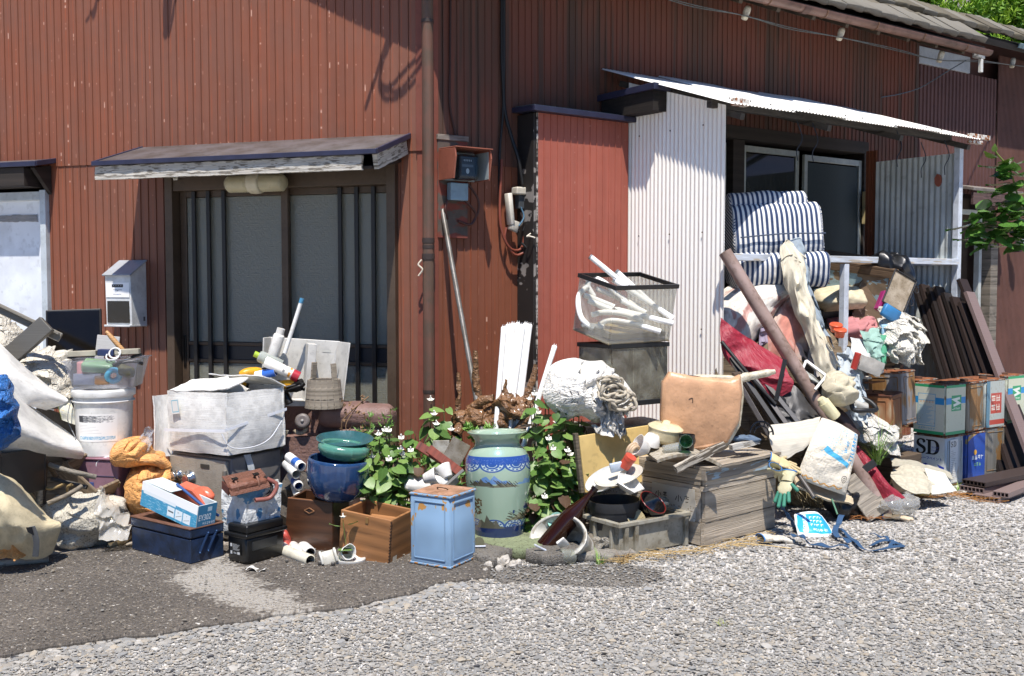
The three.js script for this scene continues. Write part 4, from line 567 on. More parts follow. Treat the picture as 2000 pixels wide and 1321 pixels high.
// leather case with straps
{ const m = M('#7a5040', { r: 0.5, map: 'dirty', rep: 6, b: ['crinkle', 0.003, 8] }), t = thing('leather_case', 'brown leather tool pouch with buckles on the stained carton', 'pouch', [-1.322, 0.376, 0.980], [0.3, 40 * D, 0.1]);
  part(t, 'body', SHAKE(new RoundedBoxGeometry(0.2, 0.06, 0.1, 5, 0.02), 0.007, 12, 3), m, [0, 0.03, 0]); part(t, 'flap', SHAKE(own(SHELL((u, v) => [(u - 0.5) * 0.205, 0.066 - 0.05 * v * v, -0.05 + v * 0.115], 14, 10, 0.004)), 0.004, 14, 2), m, [0, 0, 0]); part(t, 'end_patch', BOX(0.006, 0.045, 0.08), M('#5b2f25', { r: 0.5 }), [-0.102, 0.03, 0]);
  for (const x of [-0.06, 0.05]) { part(t, 'strap', mv(new THREE.TorusGeometry(0.05, 0.006, 6, 24), [0, 0, 0], [0, Math.PI / 2, 0], [1, 0.86, 1]), M('#8a6250', {}), [x, 0.03, 0]); part(t, 'buckle', BOX(0.03, 0.008, 0.022), M('#2a2725', { m: 0.6, r: 0.4 }), [x, 0.078, 0.012]); }
  part(t, 'cord', TUBE([[0.1, 0.05, 0.03], [0.14, 0.02, 0.06], [0.1, -0.03, 0.08], [0.02, -0.03, 0.075]], 0.011, 8), M('#8f564c', { r: 0.5 })); part(t, 'cord', TUBE([[0.09, 0.06, 0.02], [0.12, 0.0, 0.05], [0.06, -0.04, 0.07]], 0.008, 8), M('#2c2624', {})); }
// safe
const SAFE = [[-1.600, 0.020, 0.335], -0.572, 0.482];
{ const [p, r, w] = SAFE, h = 0.445, m = M('#9a958a', { r: 0.5, rep: 3, b: ['fine', 0.002, 10] }), t = thing('safe', 'grey steel safe with combination dial under the white carton', 'safe', p, r);
  part(t, 'body', BOX(w, h, 0.36, 0.012), M('#6f6e6e', { r: 0.4, rep: 3 }), [0, h / 2, -0.01]); part(t, 'door', BOX(w - 0.03, h - 0.03, 0.03, 0.01), m, [-0.005, h / 2, 0.178]);
  for (const y of [0.1, 0.34]) part(t, 'hinge', CYL(0.012, 0.012, 0.08, 12), M('#8e8a82', { m: 0.5, r: 0.4 }), [w / 2 - 0.022, y, 0.2]);
  const ch = M('#b9b9b6', { m: 0.9, r: 0.15, map: null }); part(t, 'dial', mv(LATHE([[0.048, 0], [0.046, 0.012], [0.034, 0.016], [0.03, 0.034], [0.024, 0.036], [0, 0.036]], 30), [0, 0, 0], [Math.PI / 2, 0, 0]), ch, [-0.06, 0.31, 0.193]); part(t, 'dial_centre', mv(CYL(0.018, 0.018, 0.008, 20), [0, 0, 0], [Math.PI / 2, 0, 0]), M('#8d4a40', {}), [-0.06, 0.31, 0.231]);
  part(t, 'handle_knob', mv(LATHE([[0.032, 0], [0.03, 0.01], [0.014, 0.016], [0.014, 0.03], [0.028, 0.04], [0.022, 0.05], [0, 0.052]], 24), [0, 0, 0], [Math.PI / 2, 0, 0]), ch, [-0.155, 0.32, 0.193]);
  part(t, 'lever_slot', BOX(0.07, 0.022, 0.006), M('#3a3834', {}), [0.06, 0.39, 0.194]);
  part(t, 'strap', SHELL((u, v) => [0.004 + 0.012 * Math.sin(v * 4), 0.2 + v * 0.25, u * 0.045 + 0.01 * Math.sin(v * 7)], 3, 20, 0.002), M('#b4bcc2', { r: 0.4 }), [w / 2 + 0.002, 0, 0.03]); }
// big white carton tied with tape on the safe
{ const [p, r, w] = SAFE, m = M('#dcdcd8', { r: 0.85, map: 'grime', rep: 2.5, b: ['grain', 0.0012, [1, 3]] }), t = thing('white_carton', 'large battered white corrugated carton tied with tape on the safe', 'carton', [p[0] + 0.03, 0.48, p[2] + 0.03], [0, r - 0.02, 0.03]);
  const side = (a, b, bulge, s) => SHAKE(SHELL((u, v) => [(u - 0.5) * mix(a, b, v), v * 0.33, bulge * Math.sin(u * 3.14) * Math.sin(v * 3.14)], 24, 16, 0.006), 0.006, 9, s);
  part(t, 'front_wall', side(0.47, 0.49, 0.025, 1), m, [-0.01, 0, 0.2]); part(t, 'side_wall', side(0.4, 0.41, 0.02, 2), m, [0.228, 0, 0.0], [0, Math.PI / 2, 0]); part(t, 'back_wall', side(0.47, 0.48, 0.01, 3), m, [0, 0.01, -0.2], [0, Math.PI, 0]); part(t, 'side_wall', side(0.38, 0.4, 0.02, 4), m, [-0.235, 0, 0.0], [0, -Math.PI / 2, 0]);
  part(t, 'bottom', BOX(0.44, 0.006, 0.38), m, [0, 0.006, 0]);
  part(t, 'open_flap', SHAKE(SHELL((u, v) => [(u - 0.5) * 0.46, v * 0.05 + 0.02 * u, -v * 0.15], 14, 8, 0.006), 0.012, 9, 6), m, [0, 0.335, 0.2]); part(t, 'open_flap', SHAKE(SHELL((u, v) => [(u - 0.5) * 0.44, v * 0.06, v * 0.16], 14, 8, 0.006), 0.014, 9, 7), m, [0.02, 0.34, -0.2]);
  part(t, 'side_flap', SHAKE(SHELL((u, v) => [-0.05 * v - 0.03 * Math.sin(v * 3), (u - 0.1) * 0.34, 0.12 * v - 0.02], 12, 12, 0.006), 0.01, 10, 8), m, [-0.24, 0, 0.16]);
  part(t, 'tape_band', own(SHELL((u, v) => { const a = u * 4; return a < 2 ? [-0.25 + a * 0.247, 0.11 + v * 0.016 + 0.03 * a * 0.3, 0.232] : [0.246, 0.13 + v * 0.016 + (a - 2) * 0.035, 0.232 - (a - 2) * 0.22]; }, 40, 1, 0.001)), M('#e6eaf0', { r: 0.3 })); part(t, 'loose_string', TUBE([[0.225, 0.12, 0.235], [0.24, 0.05, 0.2], [0.256, 0.03, 0.06], [0.26, 0.06, -0.06], [0.258, 0.15, -0.16]], 0.003, 5), M('#d4d8de', {}));
  part(t, 'blue_mark', FACE(0.07, 0.08), M('#ffffff', { r: 0.8, tex: canvasTex(64, 72, (g) => { g.fillStyle = '#dadad6'; g.fillRect(0, 0, 64, 72); g.strokeStyle = '#6fb0c4'; g.lineWidth = 4; g.strokeRect(6, 6, 50, 56); }) }), [-0.15, 0.25, 0.231], [0.02, -0.05, 0.1]);
  part(t, 'crumpled_paper', BLOB(0.15, 0.05, 0.1, 0.05, 9, 5, 16), M('#d9d6cc', { r: 0.9 }), [0.02, 0.31, 0.0]); }
// pail on a pink box, with a tray of odds and ends
{ const p = [-2.245, 0.458, 0.400], bx = thing('storage_box', 'dusky pink plastic storage box with printed lines under the white pail', 'storage box', hide(p), -12 * D);
  part(bx, 'body', BOX(0.3, p[1] - 0.012, 0.28, 0.015), M('#8a6a78', { r: 0.5 }), [0.02, (p[1] - 0.012) / 2, 0]); for (const y of [0.36, 0.27, 0.2]) part(bx, 'printed_line', BOX(0.18, 0.004, 0.003), M('#3a3a58', {}), [0.06, y, 0.142]); part(bx, 'printed_sign', BOX(0.09, 0.03, 0.003), M('#39508c', {}), [-0.02, 0.31, 0.142]); part(bx, 'lid', BOX(0.315, 0.012, 0.295, 0.005), M('#99707c', { r: 0.5 }), [0.02, p[1] - 0.006, 0]);
  const t = thing('white_pail', 'white plastic pail with worn label on the pink box', 'pail', p, 0.2), m = M('#dedfdc', { r: 0.35, rep: 3 });
  part(t, 'body', LATHE([[0, 0], [0.135, 0], [0.14, 0.006], [0.152, 0.29], [0.162, 0.292], [0.163, 0.3], [0.154, 0.302], [0.156, 0.335], [0.15, 0.34]], 48), m); part(t, 'lid', LATHE([[0, 0.352], [0.14, 0.352], [0.144, 0.362], [0.164, 0.362], [0.168, 0.35], [0.167, 0.325], [0.16, 0.322]], 48), m);
  const lab = new THREE.CylinderGeometry(0.1505, 0.1445, 0.15, 24, 1, true, -0.85, 1.5);
  part(t, 'label', own(lab), M('#ffffff', { r: 0.6, tex: canvasTex(256, 144, (g) => { g.fillStyle = '#dcdcda'; g.fillRect(0, 0, 256, 144); for (let i = 0; i < 900; i++) { g.fillStyle = `rgba(60,64,70,${rnd() * 0.6})`; g.fillRect(10 + rnd() * 230 * Math.sqrt(rnd()), 8 + rnd() * 34, 2 + rnd() * 14, 1 + rnd() * 2); } g.fillStyle = '#3a3c40'; g.fillRect(8, 10, 34, 32); g.fillStyle = '#b5b7ba'; for (let i = 0; i < 6; i++) g.fillRect(14, 58 + i * 8, 60 + (i * 53) % 90, 2); g.fillStyle = '#7fa6c0'; g.fillRect(8, 116, 236, 18); for (let i = 0; i < 200; i++) { g.fillStyle = 'rgba(222,222,220,.8)'; g.fillRect(rnd() * 256, 112 + rnd() * 26, 4 + rnd() * 10, 2); } }) }), [0, 0.16, 0]);
  part(t, 'wire_handle', TUBE([[-0.168, 0.3, 0], [-0.175, 0.2, 0.06], [-0.12, 0.1, 0.14], [-0.17, 0.09, 0.09]], 0.0025, 5), M('#8a8d90', { m: 0.6 }));
  const q = [-2.215, 0.826, 0.400], tr = thing('clear_tray', 'clear plastic tray full of odds and ends on the pail lid', 'tray', [q[0], q[1] + 0.0, q[2]], [0, 0.12, 0.03]), mt = M('#f2f3f6', { r: 0.12, t: 0.94, map: null });
  const wall = (w0, w1, ry, x, z) => part(tr, 'tray_wall', own(SHELL((u, v) => [(u - 0.5) * mix(w0, w1, v), v * 0.15, v * 0.035], 4, 4, 0.003)), mt, [x, 0.004, z], [0, ry, 0]);
  wall(0.31, 0.385, 0, 0, 0.1); wall(0.31, 0.385, Math.PI, 0, -0.1); wall(0.2, 0.27, Math.PI / 2, 0.155, 0); wall(0.2, 0.27, -Math.PI / 2, -0.155, 0); part(tr, 'tray_base', BOX(0.31, 0.004, 0.2), mt, [0, 0.003, 0]); part(tr, 'rim', mv(merge([mv(BOX(0.41, 0.006, 0.02), [0, 0, 0.14]), mv(BOX(0.41, 0.006, 0.02), [0, 0, -0.14]), mv(BOX(0.02, 0.006, 0.29), [0.195, 0, 0]), mv(BOX(0.02, 0.006, 0.29), [-0.195, 0, 0])]), [0, 0.156, 0]), mt);
  const inT = (name, label, cat, g, m, x, y, z, rot) => solo(name, label, cat, g, m, [q[0] + x, q[1] + y, q[2] + z], rot);
  inT('spirit_level', 'beige spirit level bar across the tray top', 'level', merge([BOX(0.15, 0.03, 0.045), mv(BOX(0.13, 0.03, 0.045), [0.24, 0, 0])]), mPlas('#aca795'), -0.13, 0.185, 0.02, [0, 0.05, 0.04]);
  inT('level_grip', 'navy grip in the middle of the level bar', 'grip', BOX(0.085, 0.036, 0.05), mPlas('#27345c'), 0.0, 0.19, 0.02, [0, 0.05, -0.03]);
  inT('turned_stick', 'turned pale wooden handle sticking out behind the tray', 'handle', mv(LATHE([[0, 0], [0.014, 0.005], [0.014, 0.05], [0.011, 0.055], [0.014, 0.06], [0.013, 0.12], [0.009, 0.16], [0, 0.165]], 16), [0, 0, 0], [0, 0, 0.7]), M('#cf9f68', { map: 'wood', rep: 6, r: 0.5 }), 0.08, 0.18, -0.04);
  inT('green_blister', 'green and clear blister pack in the tray', 'package', SHAKE(BOX(0.16, 0.05, 0.09, 0.012), 0.006, 14, 2), M('#9dc39a', { r: 0.2, t: 0.3 }), -0.03, 0.12, 0.06, [0.4, 0.1, -0.08]);
  inT('blue_tape_roll', 'light blue tape roll pressed against the tray front', 'tape roll', mv(new THREE.TorusGeometry(0.032, 0.016, 10, 24), [0, 0, 0], [0.3, 0.6, 0]), mPlas('#5fa3bd'), 0.06, 0.07, 0.085);
  inT('black_pliers', 'black handled pliers among the tray clutter', 'pliers', merge([TUBE([[-0.07, 0, 0], [0, 0.01, 0.01], [0.05, 0.0, 0.02], [0.08, -0.02, 0.02]], 0.009, 7), TUBE([[-0.07, 0.01, 0.02], [0, 0.02, 0.0], [0.06, 0.03, -0.01], [0.09, 0.03, -0.02]], 0.009, 7)]), mPlas('#22211f'), 0.11, 0.13, 0.03, [0, 0.5, 0.2]);
  inT('red_screwdriver', 'red handled screwdriver lying in the tray', 'screwdriver', merge([mv(CYL(0.011, 0.013, 0.08, 10), [0, 0, 0], [0, 0, Math.PI / 2]), mv(CYL(0.003, 0.003, 0.07, 8), [0.075, 0, 0], [0, 0, Math.PI / 2])]), mPlas('#b43a2c'), 0.02, 0.16, 0.0, [0, 0.4, -0.2]);
  inT('white_cable_coil', 'white cable coil on top of the tray clutter', 'cable', mv(merge([new THREE.TorusGeometry(0.035, 0.005, 6, 26), mv(new THREE.TorusGeometry(0.03, 0.005, 6, 26), [0.01, 0.01, 0.01], [0.4, 0, 0])]), [0, 0, 0], [-0.9, 0, 0]), mPlas('#d9d9d6'), 0.045, 0.175, 0.05);
  inT('pink_clips', 'pink plastic clips at the left end of the tray', 'clips', SHAKE(BOX(0.05, 0.07, 0.07, 0.01), 0.012, 20, 4), mPlas('#c38a88'), -0.12, 0.11, 0.05);
  inT('brown_wallet', 'small brown case at the tray bottom', 'case', BOX(0.08, 0.05, 0.06, 0.012), mPlas('#8b6a4c'), 0.0, 0.045, 0.08, [0, 0.2, 0]);
  inT('paper_bundle', 'printed paper bundle behind the tray front wall', 'papers', BOX(0.15, 0.06, 0.05), M('#8d93a6', { r: 0.9, map: 'cloth', rep: 9 }), -0.08, 0.05, 0.07, [0, 0.05, 0]);
  inT('olive_pouch', 'olive cloth pouch in the right of the tray', 'pouch', BLOB(0.05, 0.035, 0.045, 0.012, 14, 5, 12), M('#57553a', {}), 0.12, 0.09, 0.06); }
// orange bags
const mOrange = M('#f0b06a', { r: 0.55, map: 'grime', rep: 4, t: 0.12, b: ['crinkle', 0.012, 2.2] });
pillow('orange_bag', 'crumpled orange plastic bag sagging beside the white pail', 'plastic bag', [[[-2.154, 0.525, 0.500], [-2.076, 0.558, 0.500], [-2.006, 0.534, 0.450], [-1.974, 0.475, 0.400]], [[-2.153, 0.466, 0.550], [-2.047, 0.499, 0.580], [-1.963, 0.472, 0.550], [-1.896, 0.427, 0.450]], [[-2.141, 0.414, 0.540], [-2.043, 0.412, 0.560], [-1.954, 0.420, 0.540], [-1.880, 0.384, 0.450]]], 0.17, mOrange, { fold: 0.04, f: 13, n: 60 });
pillow('orange_bag', 'larger bulging orange plastic bag between storage box and safe', 'plastic bag', [[[-2.074, 0.404, 0.400], [-1.972, 0.427, 0.450], [-1.896, 0.404, 0.400]], [[-2.080, 0.337, 0.500], [-1.941, 0.366, 0.580], [-1.860, 0.334, 0.480]], [[-2.083, 0.244, 0.520], [-1.936, 0.247, 0.600], [-1.847, 0.225, 0.500]], [[-2.051, 0.141, 0.500], [-1.938, 0.141, 0.560], [-1.862, 0.141, 0.500]]], 0.22, mOrange, { fold: 0.045, f: 11, n: 64, s: 4 });
drape('clear_wrap', 'scrap of clear plastic wrap behind the orange bag', 'plastic wrap', [[[-1.978, 0.616, 0.500], [-1.952, 0.622, 0.480]], [[-2.007, 0.561, 0.500], [-1.943, 0.552, 0.500]], [[-1.994, 0.485, 0.500], [-1.954, 0.494, 0.520]]], M('#e4e8ec', { r: 0.1, t: 0.8, map: null }), { fold: 0.02, f: 30, nu: 14, nv: 20, th: 0.001 });
// white detergent bottle
{ const t = thing('detergent_bottle', 'white plastic bottle with blue cap behind the plaster rubble', 'bottle', [-2.193, 0.150, 0.500], 0.3), m = M('#e0e3e3', { r: 0.3, t: 0.15 }); part(t, 'body', SHAKE(mv(LATHE([[0, 0], [0.05, 0.002], [0.056, 0.02], [0.056, 0.13], [0.045, 0.16], [0.02, 0.18], [0.019, 0.2], [0, 0.2]], 28), [0, 0, 0], [0, 0, 0], [1, 1, 0.75]), 0.004, 12, 2), m); part(t, 'cap', CYL(0.022, 0.024, 0.03, 20), M('#2f57b4', { r: 0.35 }), [0, 0.212, 0]); part(t, 'wire_loop', TUBE([[-0.03, 0.2, 0.02], [-0.05, 0.28, 0.03], [0.02, 0.31, 0.03], [0.06, 0.27, 0.03]], 0.004, 6), M('#e2e4e6', {})); part(t, 'blue_liquid', LATHE([[0, 0.008], [0.0565, 0.012], [0.057, 0.05], [0, 0.05]], 28), M('#b9d2e2', { r: 0.3 }), [0, 0, 0]).scale.set(1, 1, 0.76); }
// white curved panels, tarp, crate and sack at the frame edge
const mWhite = M('#e0dfd9', { r: 0.3, rep: 2 });
drape('bathtub_panel', 'white curved plastic panel sweeping down beneath the blue tarp', 'panel', [[[-2.603, 1.059, 1.100], [-2.509, 0.921, 1.000], [-2.507, 0.803, 0.800], [-2.571, 0.714, 0.500]], [[-2.554, 0.897, 1.200], [-2.413, 0.788, 1.100], [-2.380, 0.659, 0.800], [-2.380, 0.575, 0.500]], [[-2.560, 0.678, 1.200], [-2.367, 0.664, 1.100], [-2.285, 0.582, 0.900], [-2.276, 0.502, 0.600]], [[-2.617, 0.539, 1.100], [-2.442, 0.534, 0.950], [-2.331, 0.508, 0.800], [-2.312, 0.449, 0.550]]], mWhite, { fold: 0.003, th: 0.008 });
drape('car_fender', 'white curved bodywork panel with pointed tip at the far left', 'panel', [[[-2.809, 1.244, 0.700], [-2.654, 1.080, 0.700], [-2.572, 0.949, 0.600], [-2.485, 0.825, 0.500]], [[-2.762, 1.039, 0.800], [-2.582, 0.947, 0.800], [-2.474, 0.859, 0.700], [-2.354, 0.772, 0.600]], [[-2.768, 0.829, 0.800], [-2.585, 0.829, 0.800], [-2.506, 0.771, 0.750], [-2.470, 0.721, 0.600]]], mWhite, { fold: 0.002, th: 0.006 });
drape('blue_tarp', 'crumpled bright blue tarpaulin at the left edge', 'tarp', [[[-2.445, 1.010, 1.400], [-2.333, 0.971, 1.350], [-2.323, 0.943, 1.300]], [[-2.423, 0.854, 1.450], [-2.287, 0.871, 1.400], [-2.272, 0.812, 1.300]], [[-2.426, 0.739, 1.450], [-2.291, 0.743, 1.400], [-2.258, 0.722, 1.300]], [[-2.456, 0.638, 1.400], [-2.341, 0.642, 1.350], [-2.319, 0.641, 1.300]]], M('#3b7fce', { r: 0.4, t: 0.12, b: ['crinkle', 0.025, 4] }), { fold: 0.04, f: 12, nu: 60, nv: 60 });
{ const t = thing('black_crate', 'black plastic crate with yellow scribbled writing at the left edge', 'crate', [-2.569, 0.354, 0.950], -0.35), m = mPlas('#17181a'); part(t, 'wall', BOX(0.36, 0.22, 0.012), m, [0, 0.11, 0.14]); part(t, 'wall', BOX(0.36, 0.22, 0.012), m, [0, 0.11, -0.14]); part(t, 'wall', BOX(0.012, 0.22, 0.266), m, [0.174, 0.11, 0]); part(t, 'wall', BOX(0.012, 0.22, 0.266), m, [-0.174, 0.11, 0]); part(t, 'base', BOX(0.33, 0.01, 0.26), m, [0, 0.01, 0]); part(t, 'rim', BOX(0.38, 0.02, 0.02), m, [0, 0.222, 0.145]);
  for (let k = 0; k < 5; k++) part(t, 'slot', BOX(0.012, 0.03, 0.002), M('#c9cfd2', { map: null }), [-0.02 + k * 0.022, 0.18, 0.147]);
  part(t, 'painted_word', TUBE(Array.from({ length: 26 }, (_, i) => [0.0 + i * 0.006, 0.105 + 0.018 * Math.sin(i * 1.9) + (i % 5 === 0 ? 0.012 : 0), 0.148]), 0.0035, 5, 90), M('#d8d23c', { map: null })); }
drape('canvas_sack', 'cream canvas sack slumped on the asphalt at the left edge', 'sack', [[[-2.616, 0.589, 1.100], [-2.494, 0.527, 1.100], [-2.446, 0.446, 1.000], [-2.469, 0.352, 0.850]], [[-2.514, 0.431, 1.300], [-2.372, 0.431, 1.300], [-2.302, 0.338, 1.150], [-2.320, 0.214, 0.900]], [[-2.492, 0.275, 1.350], [-2.351, 0.287, 1.350], [-2.258, 0.239, 1.250], [-2.219, 0.206, 1.000]], [[-2.549, 0.129, 1.250], [-2.431, 0.104, 1.200], [-2.285, 0.060, 1.150], [-2.279, 0.050, 1.000]]], M('#cfc3a2', { r: 0.85, map: 'grime', rep: 3 }), { fold: 0.028, f: 4, nu: 60, nv: 60 });
drape('orange_lining', 'orange plastic bag glimpsed under the cream canvas sack', 'plastic bag', [[[-2.499, 0.214, 1.250], [-2.355, 0.202, 1.250], [-2.337, 0.165, 1.200]], [[-2.502, 0.093, 1.250], [-2.358, 0.100, 1.250], [-2.321, 0.096, 1.200]]], mOrange, { fold: 0.03, f: 16 });
solo('sack_strap', 'grey webbing strap sewn down the cream sack', 'strap', SHELL((u, v) => { const f = netFn([[[-2.242, 0.118, 1.280], [-2.213, 0.118, 1.280]], [[-2.221, 0.198, 1.310], [-2.193, 0.203, 1.310]], [[-2.224, 0.272, 1.340], [-2.201, 0.275, 1.330]]]); return f(u, v); }, 3, 14, 0.003), M('#7c7f80', { r: 0.7, map: 'cloth', rep: 8 }));
solo('sack_label', 'small black printed label on the cream sack', 'label', SHELL((u, v) => netFn([[[-2.220, 0.253, 1.360], [-2.206, 0.229, 1.330]], [[-2.224, 0.277, 1.370], [-2.205, 0.275, 1.350]]])(u, v), 4, 4, 0.002), M('#2b2c30', { r: 0.6 }));
solo('floor_pipe', 'pale plastic pipe lying on the asphalt edge at far left', 'pipe', SHAKE(ROD([-2.571, 0.030, 1.122], [-2.287, 0.030, 1.011], 0.017, 12), 0.004, 6, 1), M('#aaa498', { r: 0.5, map: 'dirty' }));
// plaster rubble in a torn clear bag
solo('plaster_bag', 'torn clear bag of lumpy white plaster rubble', 'rubble bag', BLOB(0.21, 0.14, 0.15, 0.06, 7, 12, 34), M('#d3cfc1', { r: 0.9, map: 'speckle', rep: 3, b: ['lumps', 0.015, 6] }), [-2.237, 0.168, 0.700], [0, 0.3, -0.08]);
drape('torn_bag_film', 'torn clear film hanging off the plaster rubble', 'plastic film', [[[-2.120, 0.355, 0.800], [-2.074, 0.268, 0.700]], [[-2.121, 0.207, 0.850], [-1.990, 0.158, 0.750]], [[-2.084, 0.102, 0.850], [-1.978, 0.084, 0.800]]], M('#eceae4', { r: 0.12, t: 0.7, map: null }), { fold: 0.04, f: 16, th: 0.001 });
[[[-2.432, 0.000, 0.487], 0.05], [[-2.439, 0.000, 0.596], 0.04], [[-2.302, 0.000, 0.553], 0.035], [[-2.259, 0.000, 0.487], 0.03], [[-2.333, 0.000, 0.639], 0.025]].forEach(([p, r], i) => { solo('plaster_lump', ['large white plaster lump left below the rubble bag', 'white plaster lump beside the cream sack', 'flat white plaster chip below the middle of the rubble bag', 'white plaster chip near the curved hose', 'small white plaster crumb at the asphalt edge'][i], 'plaster lump', SHAKE(new THREE.IcosahedronGeometry(r, 3), r * 0.5, 22, i + 4), M('#dcd7c8', { r: 0.9, map: 'speckle', rep: 5 }), [p[0], r * 0.5, p[2]], [i, i, 0]); });
solo('curved_hose', 'bent beige hose end lying beside the toolbox', 'hose', TUBE([[-2.105, 0.030, 0.734], [-2.074, 0.030, 0.713], [-2.061, 0.030, 0.606], [-2.068, 0.040, 0.489], [-2.052, 0.071, 0.500]], 0.017, 12), M('#9d8f74', { r: 0.6, map: 'dirty', rep: 6 }));
// broken wooden drawer, sticks and rods
{ const t = thing('wooden_crate', 'broken grey wooden drawer leaning in the left junk', 'drawer', [-2.289, 0.272, 0.550], [0.2, -0.5, -0.6]), m = M('#8c7d69', { map: 'oldwood', rep: 2.5, r: 0.9 }); part(t, 'front_board', BOX(0.26, 0.14, 0.016), m, [0, 0.09, 0.08]); part(t, 'side_board', BOX(0.016, 0.14, 0.14), m, [-0.12, 0.09, 0]); part(t, 'side_board', BOX(0.016, 0.14, 0.14), m, [0.12, 0.09, 0]); part(t, 'back_board', BOX(0.26, 0.12, 0.012), m, [0, 0.08, -0.08]); }
const sticks = [['bent_pipe', 'bent grey pipe standing beside the black crate', 'pipe', [[-2.402, 0.551, 0.900], [-2.385, 0.505, 0.900], [-2.378, 0.349, 0.900], [-2.382, 0.284, 0.900]], 0.017, '#9b968a'], ['bent_pipe', 'rusty brown bent rod crossing above the drawer', 'rod', [[-2.435, 0.540, 0.800], [-2.385, 0.474, 0.800], [-2.362, 0.399, 0.750]], 0.013, '#6c5a44'], ['grey_conduit', 'weathered grey conduit lying over the wooden drawer', 'conduit', [[-2.349, 0.475, 0.850], [-2.233, 0.438, 0.850], [-2.132, 0.403, 0.800]], 0.013, '#8f8a80'], ['steel_rod', 'dark steel rod lying below the conduit', 'rod', [[-2.360, 0.392, 0.800], [-2.178, 0.350, 0.800]], 0.012, '#4d4c4a'], ['grey_conduit', 'short grey conduit pointing over the plaster rubble', 'conduit', [[-2.316, 0.297, 0.950], [-2.240, 0.328, 0.900], [-2.183, 0.365, 0.850]], 0.012, '#8a8274'], ['wall_hook_rail', 'bent ochre hook lying among the rods', 'hook', [[-2.390, 0.378, 0.850], [-2.338, 0.358, 0.880], [-2.300, 0.365, 0.850], [-2.293, 0.368, 0.800]], 0.008, '#a58f62'], ['wall_hook_rail', 'smaller ochre hook near the dark steel rod', 'hook', [[-2.283, 0.329, 0.800], [-2.255, 0.365, 0.850], [-2.234, 0.376, 0.850]], 0.007, '#a58f62'], ['wood_stick', 'upright split wood slat behind the bent pipe', 'slat', [[-2.500, 0.492, 0.750], [-2.491, 0.292, 0.750]], 0.016, '#7d6c58'], ['wood_stick', 'dark split wood slat right of the bent pipe', 'slat', [[-2.436, 0.456, 0.700], [-2.429, 0.252, 0.750]], 0.013, '#5d4f40'], ['wood_pole', 'pale wooden dowel lying behind the carton by the orange bag', 'dowel', [[-2.200, 0.173, 0.400], [-2.069, 0.172, 0.450]], 0.011, '#b49f80']];
for (const [n, l, c, pts, r, col] of sticks) solo(n, l, c, SHAKE(TUBE(pts, r, 9), 0.004, 20, r * 900), M(col, { r: 0.7, map: 'oldwood', rep: 5 }));
// aluminium rails lying across the rags
{ const mA = M('#8f8a7e', { r: 0.45, m: 0.35, map: 'brushed', rep: [2, 12] }); solo('aluminium_rail', 'dull aluminium channel slanting across the upper left rags', 'channel', merge([BAR([-2.912, 1.335, 0.500], [-2.473, 1.096, 0.400], 0.05, 0.03), mv(BAR([-2.912, 1.354, 0.500], [-2.473, 1.116, 0.400], 0.012, 0.05), [0, 0.0, 0.02])]), mA); solo('aluminium_rail', 'short grey aluminium box section propped under the channel', 'box section', BAR([-2.710, 0.978, 0.550], [-2.499, 1.178, 0.500], 0.1, 0.04), M('#77746c', { r: 0.4, m: 0.4, map: 'brushed', rep: [2, 12] })); }
// flat television panel, board and heaps of paper behind
{ const t = thing('television', 'dark flat television panel leaning against the siding', 'television', [-2.725, 0.609, -0.350], [-0.16, 0.18, 0.03]); part(t, 'screen', BOX(0.31, 0.6, 0.02), M('#16130f', { r: 0.08 }), [0, 0.32, 0]); part(t, 'bezel', BOX(0.33, 0.62, 0.03, 0.006), M('#2a2724', { r: 0.4 }), [0, 0.32, -0.008]); part(t, 'logo_button', BOX(0.03, 0.045, 0.006), M('#d9b24a', {}), [0.13, 0.05, 0.014]); }
solo('white_board', 'small white corrugated board behind the tray', 'board', BOX(0.13, 0.2, 0.01), M('#cfcfcc', { r: 0.7, map: 'brushed', rep: [3, 12] }), [-2.460, 0.977, -0.200], [-0.1, 0.3, -0.12]);
drape('carpet_roll', 'grey white torn carpet heaped at upper left', 'carpet', [[[-3.127, 1.228, 0.100], [-2.921, 1.213, 0.100], [-2.867, 1.150, 0.000]], [[-3.051, 1.117, 0.250], [-2.849, 1.117, 0.250], [-2.812, 1.080, 0.100]], [[-2.975, 0.984, 0.400], [-2.803, 1.008, 0.350], [-2.809, 0.991, 0.100]]], M('#c8c3b6', { r: 0.95, b: ['lumps', 0.02, 5] }), { fold: 0.06, f: 11 });
drape('torn_paper', 'heap of torn cream plaster paper beneath the aluminium rail', 'paper', [[[-2.770, 1.005, 0.300], [-2.664, 1.036, 0.250], [-2.565, 0.995, 0.150]], [[-2.728, 0.931, 0.450], [-2.560, 0.945, 0.450], [-2.482, 0.890, 0.300]], [[-2.707, 0.797, 0.500], [-2.513, 0.825, 0.500], [-2.425, 0.744, 0.400]]], M('#d9d4c6', { r: 0.9, b: ['crinkle', 0.015, 4] }), { fold: 0.06, f: 18 });
drape('magazine', 'open magazine with pale map pages behind the fender', 'magazine', [[[-2.544, 0.946, 0.350], [-2.481, 0.852, 0.350]], [[-2.475, 0.764, 0.450], [-2.414, 0.716, 0.400]], [[-2.461, 0.652, 0.450], [-2.366, 0.602, 0.400]]], M('#ffffff', { r: 0.6, tex: canvasTex(128, 128, (g) => { g.fillStyle = '#dcdccf'; g.fillRect(0, 0, 128, 128); for (let i = 0; i < 60; i++) { g.fillStyle = pick(['#b9c8d8', '#cfd6c0', '#d8c9a0', '#c4a7a0', '#aeb4bc']); g.fillRect(rnd() * 128, rnd() * 128, 4 + rnd() * 22, 2); } g.fillStyle = '#a8b84a'; g.fillRect(0, 0, 6, 128); }) }), { fold: 0.012, f: 8, th: 0.012 });
